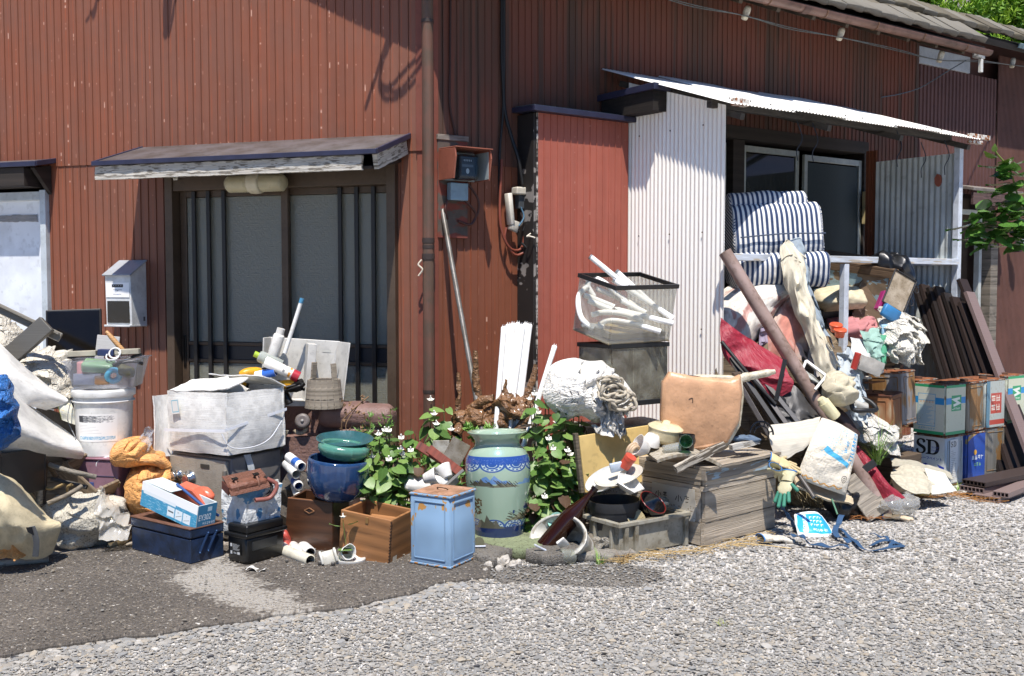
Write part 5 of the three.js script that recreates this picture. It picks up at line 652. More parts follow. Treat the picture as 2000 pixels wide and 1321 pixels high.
solo('cardboard_backing', 'dark cardboard sheet in the shade under the fender', 'cardboard', CBOX(0.4, 0.24, 0.02, 6, 0.015, 8, 2), M('#6f6555', { r: 0.9, map: 'dirty' }), [-2.552, 0.538, 0.250], [-0.2, -0.2, -0.2]);
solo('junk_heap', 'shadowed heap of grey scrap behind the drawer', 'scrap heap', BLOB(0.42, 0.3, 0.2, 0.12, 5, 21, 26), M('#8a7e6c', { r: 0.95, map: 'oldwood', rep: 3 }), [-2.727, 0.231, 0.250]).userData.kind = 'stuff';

// ---------- middle of the pile ----------
// wrecked sofa before the entrance
{ const m = M('#7d625a', { r: 0.6, map: 'grime', rep: 3, b: ['crinkle', 0.004, 7] }), p = [-1.082, 0.100, 0.050], t = thing('sofa', 'brown patterned leatherette sofa with torn grey lining before the entrance', 'sofa', hide(p), -0.06);
  part(t, 'back', CBOX(0.62, 0.34, 0.2, 8, 0.02, 5, 2), m, [-0.1, 0.52, -0.12]); part(t, 'seat_side', CBOX(0.5, 0.5, 0.34, 8, 0.02, 5, 3), m, [-0.1, 0.26, -0.02]);
  part(t, 'arm_top', SHAKE(new RoundedBoxGeometry(0.44, 0.14, 0.2, 7, 0.055), 0.02, 7, 4), m, [0.19, 0.63, 0.02], [0, 0, -0.05]); part(t, 'arm_fold', SHAKE(new RoundedBoxGeometry(0.3, 0.09, 0.19, 6, 0.04), 0.02, 8, 5), m, [0.22, 0.535, 0.01], [0, 0, 0.1]);
  part(t, 'torn_lining', SHAKE(own(SHELL((u, v) => [-0.42 + u * 0.27 * (0.6 + 0.4 * v), 0.24 + v * 0.34, 0.23 + 0.03 * Math.sin(v * 5 + u * 3)], 26, 26, 0.003)), 0.03, 9, 7, true), M('#a5a196', { r: 0.95, map: 'dirty', rep: 3 }));
  const b = sub(t, 'swivel_button', [-0.1, 0.61, 0.16], [1.35, 0, -0.1]); part(b, 'disc', LATHE([[0, 0.022], [0.02, 0.022], [0.026, 0.026], [0.042, 0.022], [0.045, 0.0], [0, 0]], 28), M('#6f6763', { r: 0.45 })); part(b, 'hub', new THREE.SphereGeometry(0.01, 12, 8), M('#a9a6a2', { m: 0.5 }), [0, 0.024, 0]);
  part(t, 'washer', mv(new THREE.TorusGeometry(0.036, 0.012, 8, 24, 3.4), [0, 0, 0], [0, 0, 3.6]), M('#b5a58c', {}), [-0.12, 0.575, 0.15]); }
// plastic drawer shell standing on the sofa with spray cans and tools
{ const p = [-1.242, 0.683, 0.000], m = M('#c9c8c2', { r: 0.4, rep: 3 }), t = thing('plastic_cabinet', 'light grey plastic cabinet shell standing open on the sofa', 'cabinet', p, [0, 0.12, -0.02]);
  part(t, 'back_wall', BOX(0.42, 0.36, 0.008), m, [0.0, 0.2, -0.09], [0, 0, -0.05]); part(t, 'side_wall', BOX(0.008, 0.38, 0.16), m, [0.225, 0.18, 0], [0, 0.5, -0.12]); part(t, 'divider', BOX(0.05, 0.36, 0.12), m, [0.045, 0.18, 0.0], [0, 0.2, -0.06]); part(t, 'side_wall', BOX(0.008, 0.36, 0.1), m, [-0.21, 0.21, -0.04], [0, -0.3, -0.03]); part(t, 'foot', BOX(0.2, 0.03, 0.16), m, [-0.06, 0.015, 0.03]); part(t, 'broken_spike', EXT([[0, 0], [0.03, 0], [0.02, 0.16]], 0.004, 0.001), m, [0.16, 0.2, 0.06], [0, 0.3, -0.2]); part(t, 'broken_spike', EXT([[0, 0], [0.12, -0.012], [0.12, 0.02]], 0.004, 0.001), m, [-0.3, 0.2, 0.0], [0, 0.1, 0]); part(t, 'sticker', FACE(0.05, 0.015), M('#b9bab4', { map: null }), [0.14, 0.31, -0.084], [0, 0, -0.05]); }
const can2 = (name, label, p, r, L, rot, col, cap, capR = 0.9) => { const t = thing(name, label, name.includes('bottle') ? 'bottle' : 'spray can', p, rot); part(t, 'body', LATHE([[0, 0], [r, 0], [r, L * 0.82], [r * 0.8, L * 0.88], [0, L * 0.88]], 24), col); part(t, 'cap', CYL(r * capR, r * capR, L * 0.2, 20), cap, [0, L * 0.95, 0]); return t; };
const sprayTex = canvasTex(128, 128, (g) => { g.fillStyle = '#e3dfd6'; g.fillRect(0, 0, 128, 128); for (let i = 0; i < 22; i++) { g.fillStyle = pick(['#d8913c', '#b8402e', '#7d9a4c', '#888']); g.fillRect(rnd() * 110, rnd() * 120, 6 + rnd() * 14, 3 + rnd() * 6); } g.fillStyle = '#e8e4da'; g.fillRect(0, 0, 128, 30); });
can2('spray_can', 'white spray can with red cap lying against the cabinet', [-1.404, 0.952, 0.200], 0.031, 0.2, [0.25, 0, -2.05], M('#ffffff', { tex: sprayTex, rep: 4, r: 0.3 }), M('#b02838', { r: 0.4 }), 1.05);
can2('squeeze_bottle', 'white plastic squeeze bottle standing in the cabinet', [-1.415, 0.920, 0.020], 0.034, 0.21, [0, 0, -0.3], mPlas('#e2e0da'), mPlas('#d7d5cf'), 0.7);
can2('clear_bottle', 'clear bottle with green print lying in the cabinet', [-1.334, 0.917, 0.100], 0.035, 0.16, [0.3, 0, 1.1], M('#d5dcd4', { r: 0.15, t: 0.5 }), M('#a7c43c', { r: 0.4 }), 0.5);
solo('blue_white_tube', 'blue and white caulk cartridge in front of the cabinet', 'cartridge', LATHE([[0.02, 0.0], [0.027, 0], [0.027, 0.12], [0.022, 0.12], [0.022, 0.01]], 24), M('#ffffff', { tex: canvasTex(64, 64, (g) => { g.fillStyle = '#dde3ea'; g.fillRect(0, 0, 64, 64); g.fillStyle = '#2f62b8'; g.fillRect(0, 20, 64, 26); }), rep: 5, r: 0.4 }), [-1.460, 0.865, 0.180], [0.5, 0, -1.3]);
solo('white_mop_rod', 'white plastic rod with blue tip rising from the cabinet', 'rod', ROD([-1.324, 0.988, 0.050], [-1.228, 1.280, 0.050], 0.012, 12), mPlas('#e8e8e4')); solo('rod_tip', 'blue end cap on the white rod before the door', 'cap', ROD([-1.228, 1.280, 0.050], [-1.219, 1.307, 0.050], 0.0135, 12), mPlas('#4f8fb4'));
{ const mk = (label, p, rot) => { const t = thing('power_tool', label, 'power tool', p, rot); part(t, 'body', BLOB(0.07, 0.032, 0.035, 0.008, 15, 2, 14, false), mPlas('#e0a427')); part(t, 'grip', mv(CYL(0.02, 0.024, 0.1, 12), [-0.02, -0.06, 0], [0, 0, 0.3]), mPlas('#1b1a19')); part(t, 'chuck', mv(CYL(0.016, 0.02, 0.05, 12), [0.08, 0, 0], [0, 0, Math.PI / 2]), mPlas('#252423')); };
  mk('yellow and black power tool lying at the cabinet foot', [-1.292, 0.812, 0.150], [0, -0.4, 0.2]); mk('yellow power tool behind the caulk cartridge', [-1.496, 0.883, 0.150], [0, 0.6, 0.1]); mk('yellow power tool half hidden behind the white carton', [-1.532, 0.833, 0.150], [0, 0.2, -0.2]); }
solo('black_cord_heap', 'tangled black power cords under the spray can', 'cords', merge([0, 1, 2, 3].map((k) => TUBE(Array.from({ length: 9 }, (_, i) => [0.1 * Math.sin(i * 1.4 + k), 0.03 + 0.025 * Math.sin(i * 2.3 + k * 2), 0.05 * Math.cos(i * 1.1 + k)]), 0.008, 6))), M('#171615', { map: null, r: 0.5 }), [-1.286, 0.774, 0.150]);
// wooden well bucket
{ const t = thing('wooden_bucket', 'small grey wooden bucket with tall lugs standing on the sofa', 'bucket', [-1.079, 0.680, 0.150], 0.2), m = M('#a29a8d', { map: 'oldwood', rep: 3, r: 0.9 });
  for (let k = 0; k < 18; k++) { const a = k / 18 * 6.283, tall = k === 2 || k === 11; part(t, 'stave', mv(BOX(0.036, tall ? 0.26 : 0.165, 0.012, 0.003), [0, tall ? 0.13 : 0.0825, 0.095], [-0.11, 0, 0]), m, [0, 0, 0], [0, a, 0]); }
  part(t, 'hoop', mv(new THREE.TorusGeometry(0.1, 0.006, 6, 40), [0, 0, 0], [Math.PI / 2, 0, 0], [1, 1, 1]), M('#3a3733', {}), [0, 0.055, 0]); part(t, 'bottom', CYL(0.085, 0.085, 0.01, 24), m, [0, 0.012, 0]); }
// printed caulk tubes stacked beside the safe
const tubeG = LATHE([[0.021, 0], [0.026, 0], [0.026, 0.2], [0, 0.205]], 24), caulkTex = canvasTex(128, 128, (g) => { g.fillStyle = '#e9e9e6'; g.fillRect(0, 0, 128, 128); g.fillStyle = '#2d5fb0'; g.fillRect(0, 58, 128, 40); g.fillStyle = '#e9e9e6'; marks(g, 26, 66, 3, 20); });
[[[-1.123, 0.416, 0.580], 'blue printed', 1], [[-1.153, 0.375, 0.580], 'plain white', 0], [[-1.140, 0.311, 0.580], 'white blue striped', 1], [[-1.138, 0.251, 0.580], 'white capped', 0], [[-1.117, 0.184, 0.580], 'white', 0]].forEach(([p, k, blue], i) => { const t = solo('caulk_tube', k + ' caulk tube ' + ['at the top of the stack beside the safe', 'second from the top beside the safe', 'third from the top beside the safe', 'fourth from the top beside the safe', 'lowest of the stack beside the safe'][i], 'caulk tube', tubeG, blue ? M('#ffffff', { tex: caulkTex, rep: 5, r: 0.4 }) : mPlas('#dcdcd6'), p, [Math.PI * 0.5 + 2.9 + 0.1 * i, 0.45 + 0.1 * (i % 2), 0.25], 'caulk tubes beside the safe'); t.rotation.set(-Math.PI / 2 + 0.12, 0.55 - 0.08 * i, 0); });
solo('rubble_heap', 'dark lumpy rubble behind the caulk tubes', 'rubble', BLOB(0.12, 0.2, 0.12, 0.06, 9, 31, 24), M('#57524c', { r: 0.95, map: 'speckle' }), [-1.205, 0.143, 0.250]);
// loose tubes and plastic bits on the asphalt
const lie = (p, ry, k, label, m, g = tubeG) => { const t = solo('loose_tube', label, 'caulk tube', g, m, p, [Math.PI / 2, ry, 0]); t.rotation.set(-Math.PI / 2, ry, 0); t.position.y = 0.034; t.scale.setScalar(k); };
lie([-1.135, 0.000, 0.882], 0.5, 1.15, 'empty white caulk tube at the left under the brown box', mPlas('#dcdad2')); lie([-1.071, 0.000, 0.930], 0.35, 1.0, 'white caulk tube with nozzle end under the brown box', mPlas('#e4e2dc')); lie([-1.019, 0.000, 0.892], 0.45, 1.1, 'open white tube showing its dark bore under the brown box', mPlas('#d8d8d4')); lie([-0.990, 0.000, 1.041], 0.75, 1.15, 'cream caulk tube in front of the others on the asphalt', mPlas('#d6d2c0'));
solo('grey_bracket', 'light grey plastic bracket lying beside the cream tube', 'bracket', SHAKE(merge([BOX(0.07, 0.07, 0.012), mv(BOX(0.012, 0.07, 0.04), [-0.035, 0, 0.015]), mv(BOX(0.012, 0.07, 0.04), [0.035, 0, 0.015])]), 0.004, 10, 2), mPlas('#b9b8ae'), [-0.903, 0.050, 1.047], [-0.5, 0.3, 0.2]);
solo('white_cup', 'crumpled white paper cup on the asphalt by the wooden box', 'cup', SHAKE(LATHE([[0.02, 0], [0.028, 0], [0.04, 0.1], [0.036, 0.1], [0.024, 0.008]], 24), 0.014, 16, 3), mPlas('#dddcd8', 0.7), [-0.848, 0.035, 0.954], [1.2, 0.5, 0]);
solo('plastic_disc', 'grey white plastic lid ring lying by the wooden box', 'lid', mv(LATHE([[0.07, 0], [0.078, 0], [0.078, 0.02], [0.072, 0.022], [0.06, 0.012], [0, 0.01]], 32), [0, 0, 0], [0.2, 0, -0.1], [1, 1, 0.6]), mPlas('#c7c6c0'), [-0.801, 0.020, 1.012], [0, 0.3, 0.05]);
solo('paper_scrap', 'small white paper scrap in front of the battery case', 'paper scrap', SHAKE(own(SHELL((u, v) => [u * 0.09, 0.012 * Math.sin(u * 8), v * 0.04], 12, 6, 0.002)), 0.02, 25, 3), M('#d6d5cf', { r: 0.9 }), [-1.266, 0.030, 1.157]);
solo('red_snack_bag', 'red and white snack bag squeezed behind the loose tubes', 'bag', BLOB(0.045, 0.06, 0.04, 0.02, 16, 3, 14), M('#b3493f', { r: 0.4 }), [-1.179, 0.056, 0.750]);
for (const [i, p, r] of [[0, [-0.935, 0.025, 1.076], 0.012], [1, [-0.871, 0.025, 1.085], 0.01], [2, [-1.108, 0.025, 1.030], 0.008]]) solo('metal_cap', ['small dull metal cap beside the cream tube', 'small dull metal cap under the white cup', 'tiny pale chip near the battery case'][i], 'cap', LATHE([[0, 0], [r, 0], [r, r * 1.4], [r * 0.8, r * 1.5], [0, r * 1.5]], 16), M('#8d8a84', { m: 0.4, r: 0.5 }), p);
// brown wooden box with pots
{ const t = thing('brown_box', 'dark brown tapered wooden box with diamond handhold', 'wooden box', [-1.025, 0.024, 0.670], [0.03, -0.24, -0.05]), m = M('#4f3220', { map: 'wood', rep: [2.5, 1.2], r: 0.4, coat: 0.2 });
  const side = (wb, wt, h) => EXT([[-wb / 2, 0], [wb / 2, 0], [wt / 2, h], [-wt / 2, h]], 0.014, 0.002); const h = 0.255;
  part(t, 'front_panel', side(0.27, 0.245, h), m, [0, 0, 0.1], [-0.03, 0, 0]); part(t, 'back_panel', side(0.27, 0.245, h), m, [0, 0, -0.115], [0.03, 0, 0]); part(t, 'side_panel', BOX(0.014, h, 0.205), m, [-0.125, h / 2, 0], [0, 0, -0.045]); part(t, 'side_panel', BOX(0.014, h, 0.205), m, [0.125, h / 2, 0], [0, 0, 0.045]); part(t, 'bottom', BOX(0.25, 0.012, 0.2), m, [0, 0.01, 0]); part(t, 'rim', BOX(0.252, 0.006, 0.014), M('#8a5a34', { map: 'wood' }), [0, h + 0.002, 0.1]);
  part(t, 'handhold', merge([BAR([-0.028, 0, 0], [0, 0.014, 0], 0.004, 0.006), BAR([0, 0.014, 0], [0.028, 0, 0], 0.004, 0.006), BAR([-0.028, 0, 0], [0, -0.014, 0], 0.004, 0.006), BAR([0, -0.014, 0], [0.028, 0, 0], 0.004, 0.006)]), M('#8d6444', { r: 0.4 }), [0.0, 0.205, 0.113]); part(t, 'handhold_slot', EXT([[-0.024, 0], [0, -0.011], [0.024, 0], [0, 0.011]], 0.002, 0), M('#2b1a12', {}), [0.0, 0.205, 0.111]); }
{ const glz = tex(512, (u, v) => { const n = pf(u, v, 4, 151, 4, 4), d = pf(u, v, 60, 152, 2, 6); return mixc([0.09, 0.18, 0.33], [0.22, 0.36, 0.53], clamp(n * 0.9 + 0.4 * (d - 0.5) + 0.35 * step(0.7, 1, v))); });
  const prof = [[0, 0], [0.095, 0], [0.12, 0.02], [0.15, 0.07], [0.162, 0.13], [0.158, 0.2], [0.155, 0.21], [0.15, 0.215], [0.144, 0.208], [0.146, 0.13], [0.13, 0.06], [0, 0.03]], g = LATHE(prof, 64), p = g.attributes.position;
  for (let i = 0; i < p.count; i++) { const a = Math.atan2(p.getZ(i), p.getX(i)), y = p.getY(i), k = 1 - 0.028 * Math.pow(Math.abs(Math.cos(a * 5)), 3) * step(0.2, 0.08, y); p.setX(i, p.getX(i) * k); p.setZ(i, p.getZ(i) * k); } g.computeVertexNormals();
  solo('blue_pot', 'large glossy cobalt blue glazed planter on the brown box', 'planter', own(g), M('#ffffff', { tex: glz, r: 0.12, coat: 0.6, cr: 0.08 }), [-0.917, 0.275, 0.720], [0.06, 0.4, -0.07]); }
{ const g = LATHE([[0, 0], [0.06, 0], [0.11, 0.02], [0.132, 0.05], [0.132, 0.075], [0.115, 0.09], [0.1, 0.08], [0.11, 0.05], [0, 0.02]], 72), p = g.attributes.position; for (let i = 0; i < p.count; i++) { const a = Math.atan2(p.getZ(i), p.getX(i)), y = p.getY(i), k = 1 + 0.02 * Math.max(0, Math.cos(a * 18 + y * 60)); p.setX(i, p.getX(i) * k); p.setZ(i, p.getZ(i) * k); } g.computeVertexNormals();
  solo('swirl_dish', 'green swirled ceramic planter dish stacked in the blue pot', 'dish', g, M('#4f8677', { r: 0.25, map: 'grime', rep: 4, coat: 0.4 }), [-0.883, 0.476, 0.720], [0.08, 0.5, -0.12]);
  solo('teal_saucer', 'wide dark teal saucer on top of the stacked pots', 'saucer', SHAKE(LATHE([[0, 0.004], [0.08, 0.0], [0.12, 0.02], [0.15, 0.05], [0.142, 0.052], [0.11, 0.026], [0.07, 0.012], [0, 0.012]], 48), 0.006, 6, 4), M('#2f5a60', { r: 0.3, rep: 4, coat: 0.3 }), [-0.878, 0.535, 0.670], [0.12, 0.2, -0.03]); }
// pale wooden box with finger joints
{ const t = thing('pale_box', 'pale wooden box with finger joints and brass latch', 'wooden box', [-0.692, 0.018, 0.880], [0.04, -0.42, -0.1]), m = M('#a8764a', { map: 'wood', rep: [1.4, 1.2], r: 0.5 }), h = 0.24, w = 0.29;
  part(t, 'front_panel', BOX(w, h, 0.014), m, [0, h / 2, 0.11]); part(t, 'back_panel', BOX(w, h, 0.014), m, [0, h / 2, -0.11]); part(t, 'side_panel', BOX(0.014, h, 0.2), m, [-w / 2 + 0.007, h / 2, 0]); part(t, 'side_panel', BOX(0.014, h, 0.2), m, [w / 2 - 0.007, h / 2, 0]); part(t, 'bottom', BOX(w - 0.03, 0.012, 0.2), m, [0, 0.008, 0]);
  for (let k = 0; k < 15; k++) part(t, 'finger_joint', BOX(0.006, 0.008, 0.016), M('#4a2f1c', {}), [w / 2 - 0.001, 0.012 + k * 0.0155, 0.1105]);
  part(t, 'latch', BOX(0.018, 0.032, 0.004, 0.002), M('#b08a58', { m: 0.6, r: 0.4 }), [0.01, 0.215, 0.119]); part(t, 'paper_label', FACE(0.04, 0.03), M('#c9c2b2', { map: null }), [w / 2 + 0.0012, 0.03, 0.06], [0, Math.PI / 2, 0]); part(t, 'inner_board', BOX(0.2, 0.012, 0.12), m, [0.02, 0.16, -0.02], [0.5, 0, 0.1]); }
// blue paint can
const canTex = (base, rust, thr, s) => flake(base, rust, thr, 9, { s, soft: 0.02, size: 512, gp: 4, gq: 4 });
function tin(label, p, r, w, d, h, m, lid, extra) {
  const t = thing('paint_can', label, 'paint can', p, r);
  part(t, 'body', SHAKE(new RoundedBoxGeometry(w, h, d, 5, 0.014), 0.006, 9, w * 50 + (extra?.s ?? 0)), m, [0, h / 2, 0]);
  for (const [sx, ry] of [[0, 0], [1, Math.PI / 2]]) { const q = sub(t, 'panel_bead', [sx ? w / 2 + 0.0015 : 0, 0, sx ? 0 : d / 2 + 0.0015], [0, ry, 0]), ww = (sx ? d : w) - 0.06; for (const [a, b, c, e] of [[0, 0.035, ww, 0.006], [0, h - 0.035, ww, 0.006], [-ww / 2, h / 2, 0.006, h - 0.07], [ww / 2, h / 2, 0.006, h - 0.07]]) part(q, 'bead', BOX(c, e, 0.004, 0.002), m, [a, b, 0]); }
  part(t, 'top_rim', new RoundedBoxGeometry(w + 0.007, 0.012, d + 0.007, 2, 0.005), extra?.rim ?? m, [0, h - 0.004, 0]); part(t, 'bottom_rim', new RoundedBoxGeometry(w + 0.007, 0.012, d + 0.007, 2, 0.005), extra?.rim ?? m, [0, 0.006, 0]); part(t, 'lid', BOX(w - 0.014, 0.004, d - 0.014), lid, [0, h + 0.0035, 0]);
  if (extra?.knob) part(t, 'filler_cap', CYL(0.026, 0.028, 0.018, 18), extra.knob, [w * 0.22, h + 0.012, d * 0.2]); else part(t, 'lid_handle', TUBE([[-0.03, 0, 0], [-0.025, 0.01, 0.015], [0.025, 0.01, 0.015], [0.03, 0, 0]], 0.003, 5), M('#6a5648', { m: 0.5 }), [0.0, h + 0.006, 0]);
  return t;
}
{ const [p, r] = [[-0.340, 0.024, 1.000], -0.513, 0.239]; tin('dented light blue square paint can with rust streaks on the asphalt', p, r, 0.236, 0.238, 0.349, M('#ffffff', { tex: canTex('#86a6c4', '#b08246', 0.68, 8), rep: 1.37, r: 0.4 }), M('#b18a72', { r: 0.6, map: 'dirty', rep: 4 }), { rim: M('#ffffff', { tex: canTex('#86a6c2', '#b07a3e', 0.54, 18), rep: 6, r: 0.5 }) }); }
// painted porcelain vase: bands, mountains and trees are the glaze painting
{ const W = 1024, H = 512, vt = canvasTex(W, H, (g) => {
    g.fillStyle = '#94ab98'; g.fillRect(0, 0, W, H);
    const band = (y, h, c) => { g.fillStyle = c; g.fillRect(0, y, W, h); };
    const lace = (y, dir) => { for (let x = 0; x < W; x += 64) { g.fillStyle = '#31508c'; g.beginPath(); g.arc(x + 32, y, 34, 0, Math.PI, dir < 0); g.fill(); g.strokeStyle = '#b8c8c0'; g.lineWidth = 2; for (const r of [27, 20, 12]) { g.beginPath(); g.arc(x + 32, y, r, 0, Math.PI, dir < 0); g.stroke(); } g.fillStyle = '#b8c8c0'; for (let k = 0; k < 6; k++) { const a = dir * (0.3 + k * 0.5); g.beginPath(); g.arc(x + 32 + 24 * Math.cos(a), y + 24 * Math.sin(a), 3, 0, 7); g.fill(); } } };
    band(120, 34, '#2c4c92'); for (let i = 0; i < 900; i++) { g.fillStyle = `rgba(150,170,200,${rnd() * 0.5})`; g.fillRect(rnd() * W, 128 + rnd() * 18, 2, 2); } lace(152, 1); band(424, 88, '#1c2e5c'); lace(424, -1);
    for (let rep = 0; rep < 3; rep++) { const ox = rep * 341; const hill = (x, y, w, h, c) => { g.fillStyle = c; g.beginPath(); g.moveTo(ox + x, y); for (let i = 0; i <= 12; i++) g.lineTo(ox + x + w * i / 12, y - h * Math.pow(Math.sin(i / 12 * 3.14), 1.4) * (0.7 + 0.3 * Math.sin(i * 2.3 + x))); g.closePath(); g.fill(); };
      hill(10, 236, 120, 42, '#5f84b4'); hill(130, 240, 110, 30, '#7397bd'); hill(0, 246, 90, 34, '#55554a'); hill(60, 250, 90, 24, '#6a6a58'); g.strokeStyle = '#35352e'; g.lineWidth = 1.6; for (let i = 0; i < 40; i++) { const x = ox + 5 + rnd() * 130, y = 216 + rnd() * 24; g.beginPath(); g.moveTo(x, y); g.lineTo(x + 9, y + 14); g.stroke(); }
      hill(100, 396, 170, 44, '#8b8c72'); hill(140, 398, 120, 50, '#6b6b56'); g.strokeStyle = '#36342b'; for (let i = 0; i < 90; i++) { const x = ox + 110 + rnd() * 150, y = 352 + rnd() * 40; g.lineWidth = 1 + rnd() * 1.6; g.beginPath(); g.moveTo(x, y); g.lineTo(x + 12, y + 4 + rnd() * 8); g.stroke(); } g.fillStyle = '#34466c'; for (let i = 0; i < 26; i++) { g.beginPath(); g.ellipse(ox + 176 + rnd() * 40, 322 + rnd() * 26, 8, 4, 0, 0, 7); g.fill(); } g.strokeStyle = '#3d3a30'; g.lineWidth = 2; for (let i = 0; i < 18; i++) { const x = ox + 214 + rnd() * 34, y = 290 + rnd() * 50; g.beginPath(); g.moveTo(ox + 230, 360); g.quadraticCurveTo(ox + 232, y + 10, x, y); g.stroke(); } for (let i = 0; i < 60; i++) { g.fillStyle = 'rgba(90,80,58,.8)'; g.beginPath(); g.arc(ox + 206 + rnd() * 48, 276 + rnd() * 52, 2.4, 0, 7); g.fill(); } hill(0, 430, 110, 60, '#57574c'); g.fillStyle = '#5a4a34'; for (let i = 0; i < 60; i++) { g.beginPath(); g.arc(ox + 12 + rnd() * 30, 300 + rnd() * 70, 3, 0, 7); g.fill(); } g.strokeStyle = '#6f6a52'; for (let i = 0; i < 8; i++) { g.beginPath(); g.moveTo(ox + 120 + i * 22, 410 + (i % 3) * 8); g.lineTo(ox + 138 + i * 22, 411 + (i % 3) * 8); g.stroke(); } g.fillStyle = '#2f4470'; g.fillRect(ox + 130, 352, 6, 14); g.fillRect(ox + 186, 392, 6, 14); hill(262, 372, 78, 66, '#4b5f86'); }
  });
  const prof = [[0, 0.002], [0.128, 0.0], [0.132, 0.02], [0.14, 0.09], [0.158, 0.2], [0.172, 0.32], [0.176, 0.4], [0.17, 0.455], [0.15, 0.495], [0.128, 0.515], [0.12, 0.53], [0.122, 0.55], [0.135, 0.572], [0.158, 0.588], [0.161, 0.594], [0.157, 0.598], [0.13, 0.59], [0.108, 0.57], [0.106, 0.53], [0.13, 0.48], [0.155, 0.4], [0.14, 0.2], [0, 0.03]];
  const g = LATHE(prof, 72), p = g.attributes.position, uv = g.attributes.uv, np = prof.length; for (let i = 0; i < p.count; i++) { const y = p.getY(i), k = i % np; uv.setXY(i, 1.15 + Math.floor(i / np) / 72 * 0.5, k > 15 ? 0.9 : y / 0.62); }
  solo('porcelain_vase', 'tall celadon umbrella vase painted with blue mountains', 'vase', own(g), M('#ffffff', { tex: vt, r: 0.08, coat: 0.8, cr: 0.05 }), [-0.069, 0.007, 0.580], [0.05, 2.9, -0.03]); }
solo('small_mirror', 'small round glass lens leaning on the vase foot', 'lens', mv(CYL(0.028, 0.028, 0.005, 24), [0, 0.026, 0], [1.25, 0.2, 0]), M('#7a7a62', { r: 0.15, t: 0.4 }), [-0.169, 0.049, 0.850]); solo('razor_strip', 'small white and blue strip on the slab by the vase', 'strip', SHAKE(BOX(0.06, 0.008, 0.018), 0.004, 30, 1), M('#c9d0de', {}), [-0.163, 0.062, 0.880]);
// broken crockery and boards left of the vase
solo('red_tile', 'red brown flat board leaning left of the vase', 'board', BOX(0.05, 0.25, 0.012), M('#7d3b2c', { r: 0.6, map: 'wood' }), [-0.407, 0.455, 0.500], [-0.4, 0.3, 0.95]); solo('red_tile', 'second red brown board under the first one', 'board', BOX(0.05, 0.22, 0.012), M('#8a4231', { r: 0.6, map: 'wood' }), [-0.363, 0.442, 0.540], [-0.4, 0.35, 0.85]);
solo('grey_sheet', 'tilted dull grey metal sheet left of the vase', 'metal sheet', BOX(0.11, 0.17, 0.004), M('#7f7a70', { r: 0.4, m: 0.4, map: 'dirty', rep: 4 }), [-0.313, 0.460, 0.450], [-0.35, 0.2, -0.55]); solo('grey_sheet', 'pale upright metal sheet behind the red boards', 'metal sheet', BOX(0.095, 0.1, 0.004), M('#b5b3ab', { r: 0.4, m: 0.3, map: 'dirty', rep: 4 }), [-0.395, 0.472, 0.350], [-0.2, -0.1, 0.03]);
const cupG = LATHE([[0, 0], [0.026, 0], [0.028, 0.008], [0.042, 0.06], [0.045, 0.075], [0.041, 0.075], [0.024, 0.014], [0, 0.012]], 28);
for (const [p, rot, l] of [[[-0.428, 0.348, 0.600], [0.3, 0.2, -1.9], 'white tea cup lying on its side left of the vase'], [[-0.468, 0.354, 0.600], [0.5, 0, -1.2], 'white cup tipped onto the foam tray'], [[-0.338, 0.357, 0.600], [-0.5, 0, 0.5], 'pale grey bowl leaning against the vase']]) solo('tea_cup', l, 'cup', cupG, M('#dcdad4', { r: 0.2, rep: 4 }), p, rot);
solo('foam_tray', 'crumpled white foam tray left of the tea cups', 'tray', SHAKE(BOX(0.16, 0.05, 0.1, 0.02), 0.018, 12, 4), M('#dad9d4', { r: 0.8 }), [-0.505, 0.307, 0.500], [0.3, 0.2, -0.15]); solo('white_bag_scrap', 'white plastic bag scrap among the crockery', 'bag scrap', BLOB(0.08, 0.035, 0.05, 0.03, 14, 6, 16), M('#dedddb', { r: 0.5 }), [-0.370, 0.319, 0.450]); solo('grey_rail', 'thin grey metal rail propped against the vase', 'rail', BAR([-0.353, 0.335, 0.700], [-0.256, 0.412, 0.650], 0.014, 0.008), M('#7d7b76', { m: 0.4, r: 0.4 }));
// rake handle leaning on the wall
{ const t = thing('rake_pole', 'grey steel tool pole with hooked head leaning on the wall', 'tool pole', [0, 0, 0]); part(t, 'pole', ROD([-0.446, 1.890, -0.500], [-0.171, 0.538, 0.150], 0.0155, 14), M('#757371', { r: 0.45, m: 0.3, map: 'dirty', rep: 3 })); part(t, 'collar', ROD([-0.457, 1.931, -0.520], [-0.446, 1.874, -0.500], 0.018, 14), M('#3f4a42', {})); part(t, 'head', merge([ROD([-0.461, 1.977, -0.530], [-0.454, 1.924, -0.520], 0.013, 10), TUBE([[-0.488, 1.955, -0.500], [-0.471, 1.980, -0.530], [-0.437, 1.976, -0.560]], 0.006, 7)]), M('#b9b3a4', { m: 0.3, r: 0.4 })); }
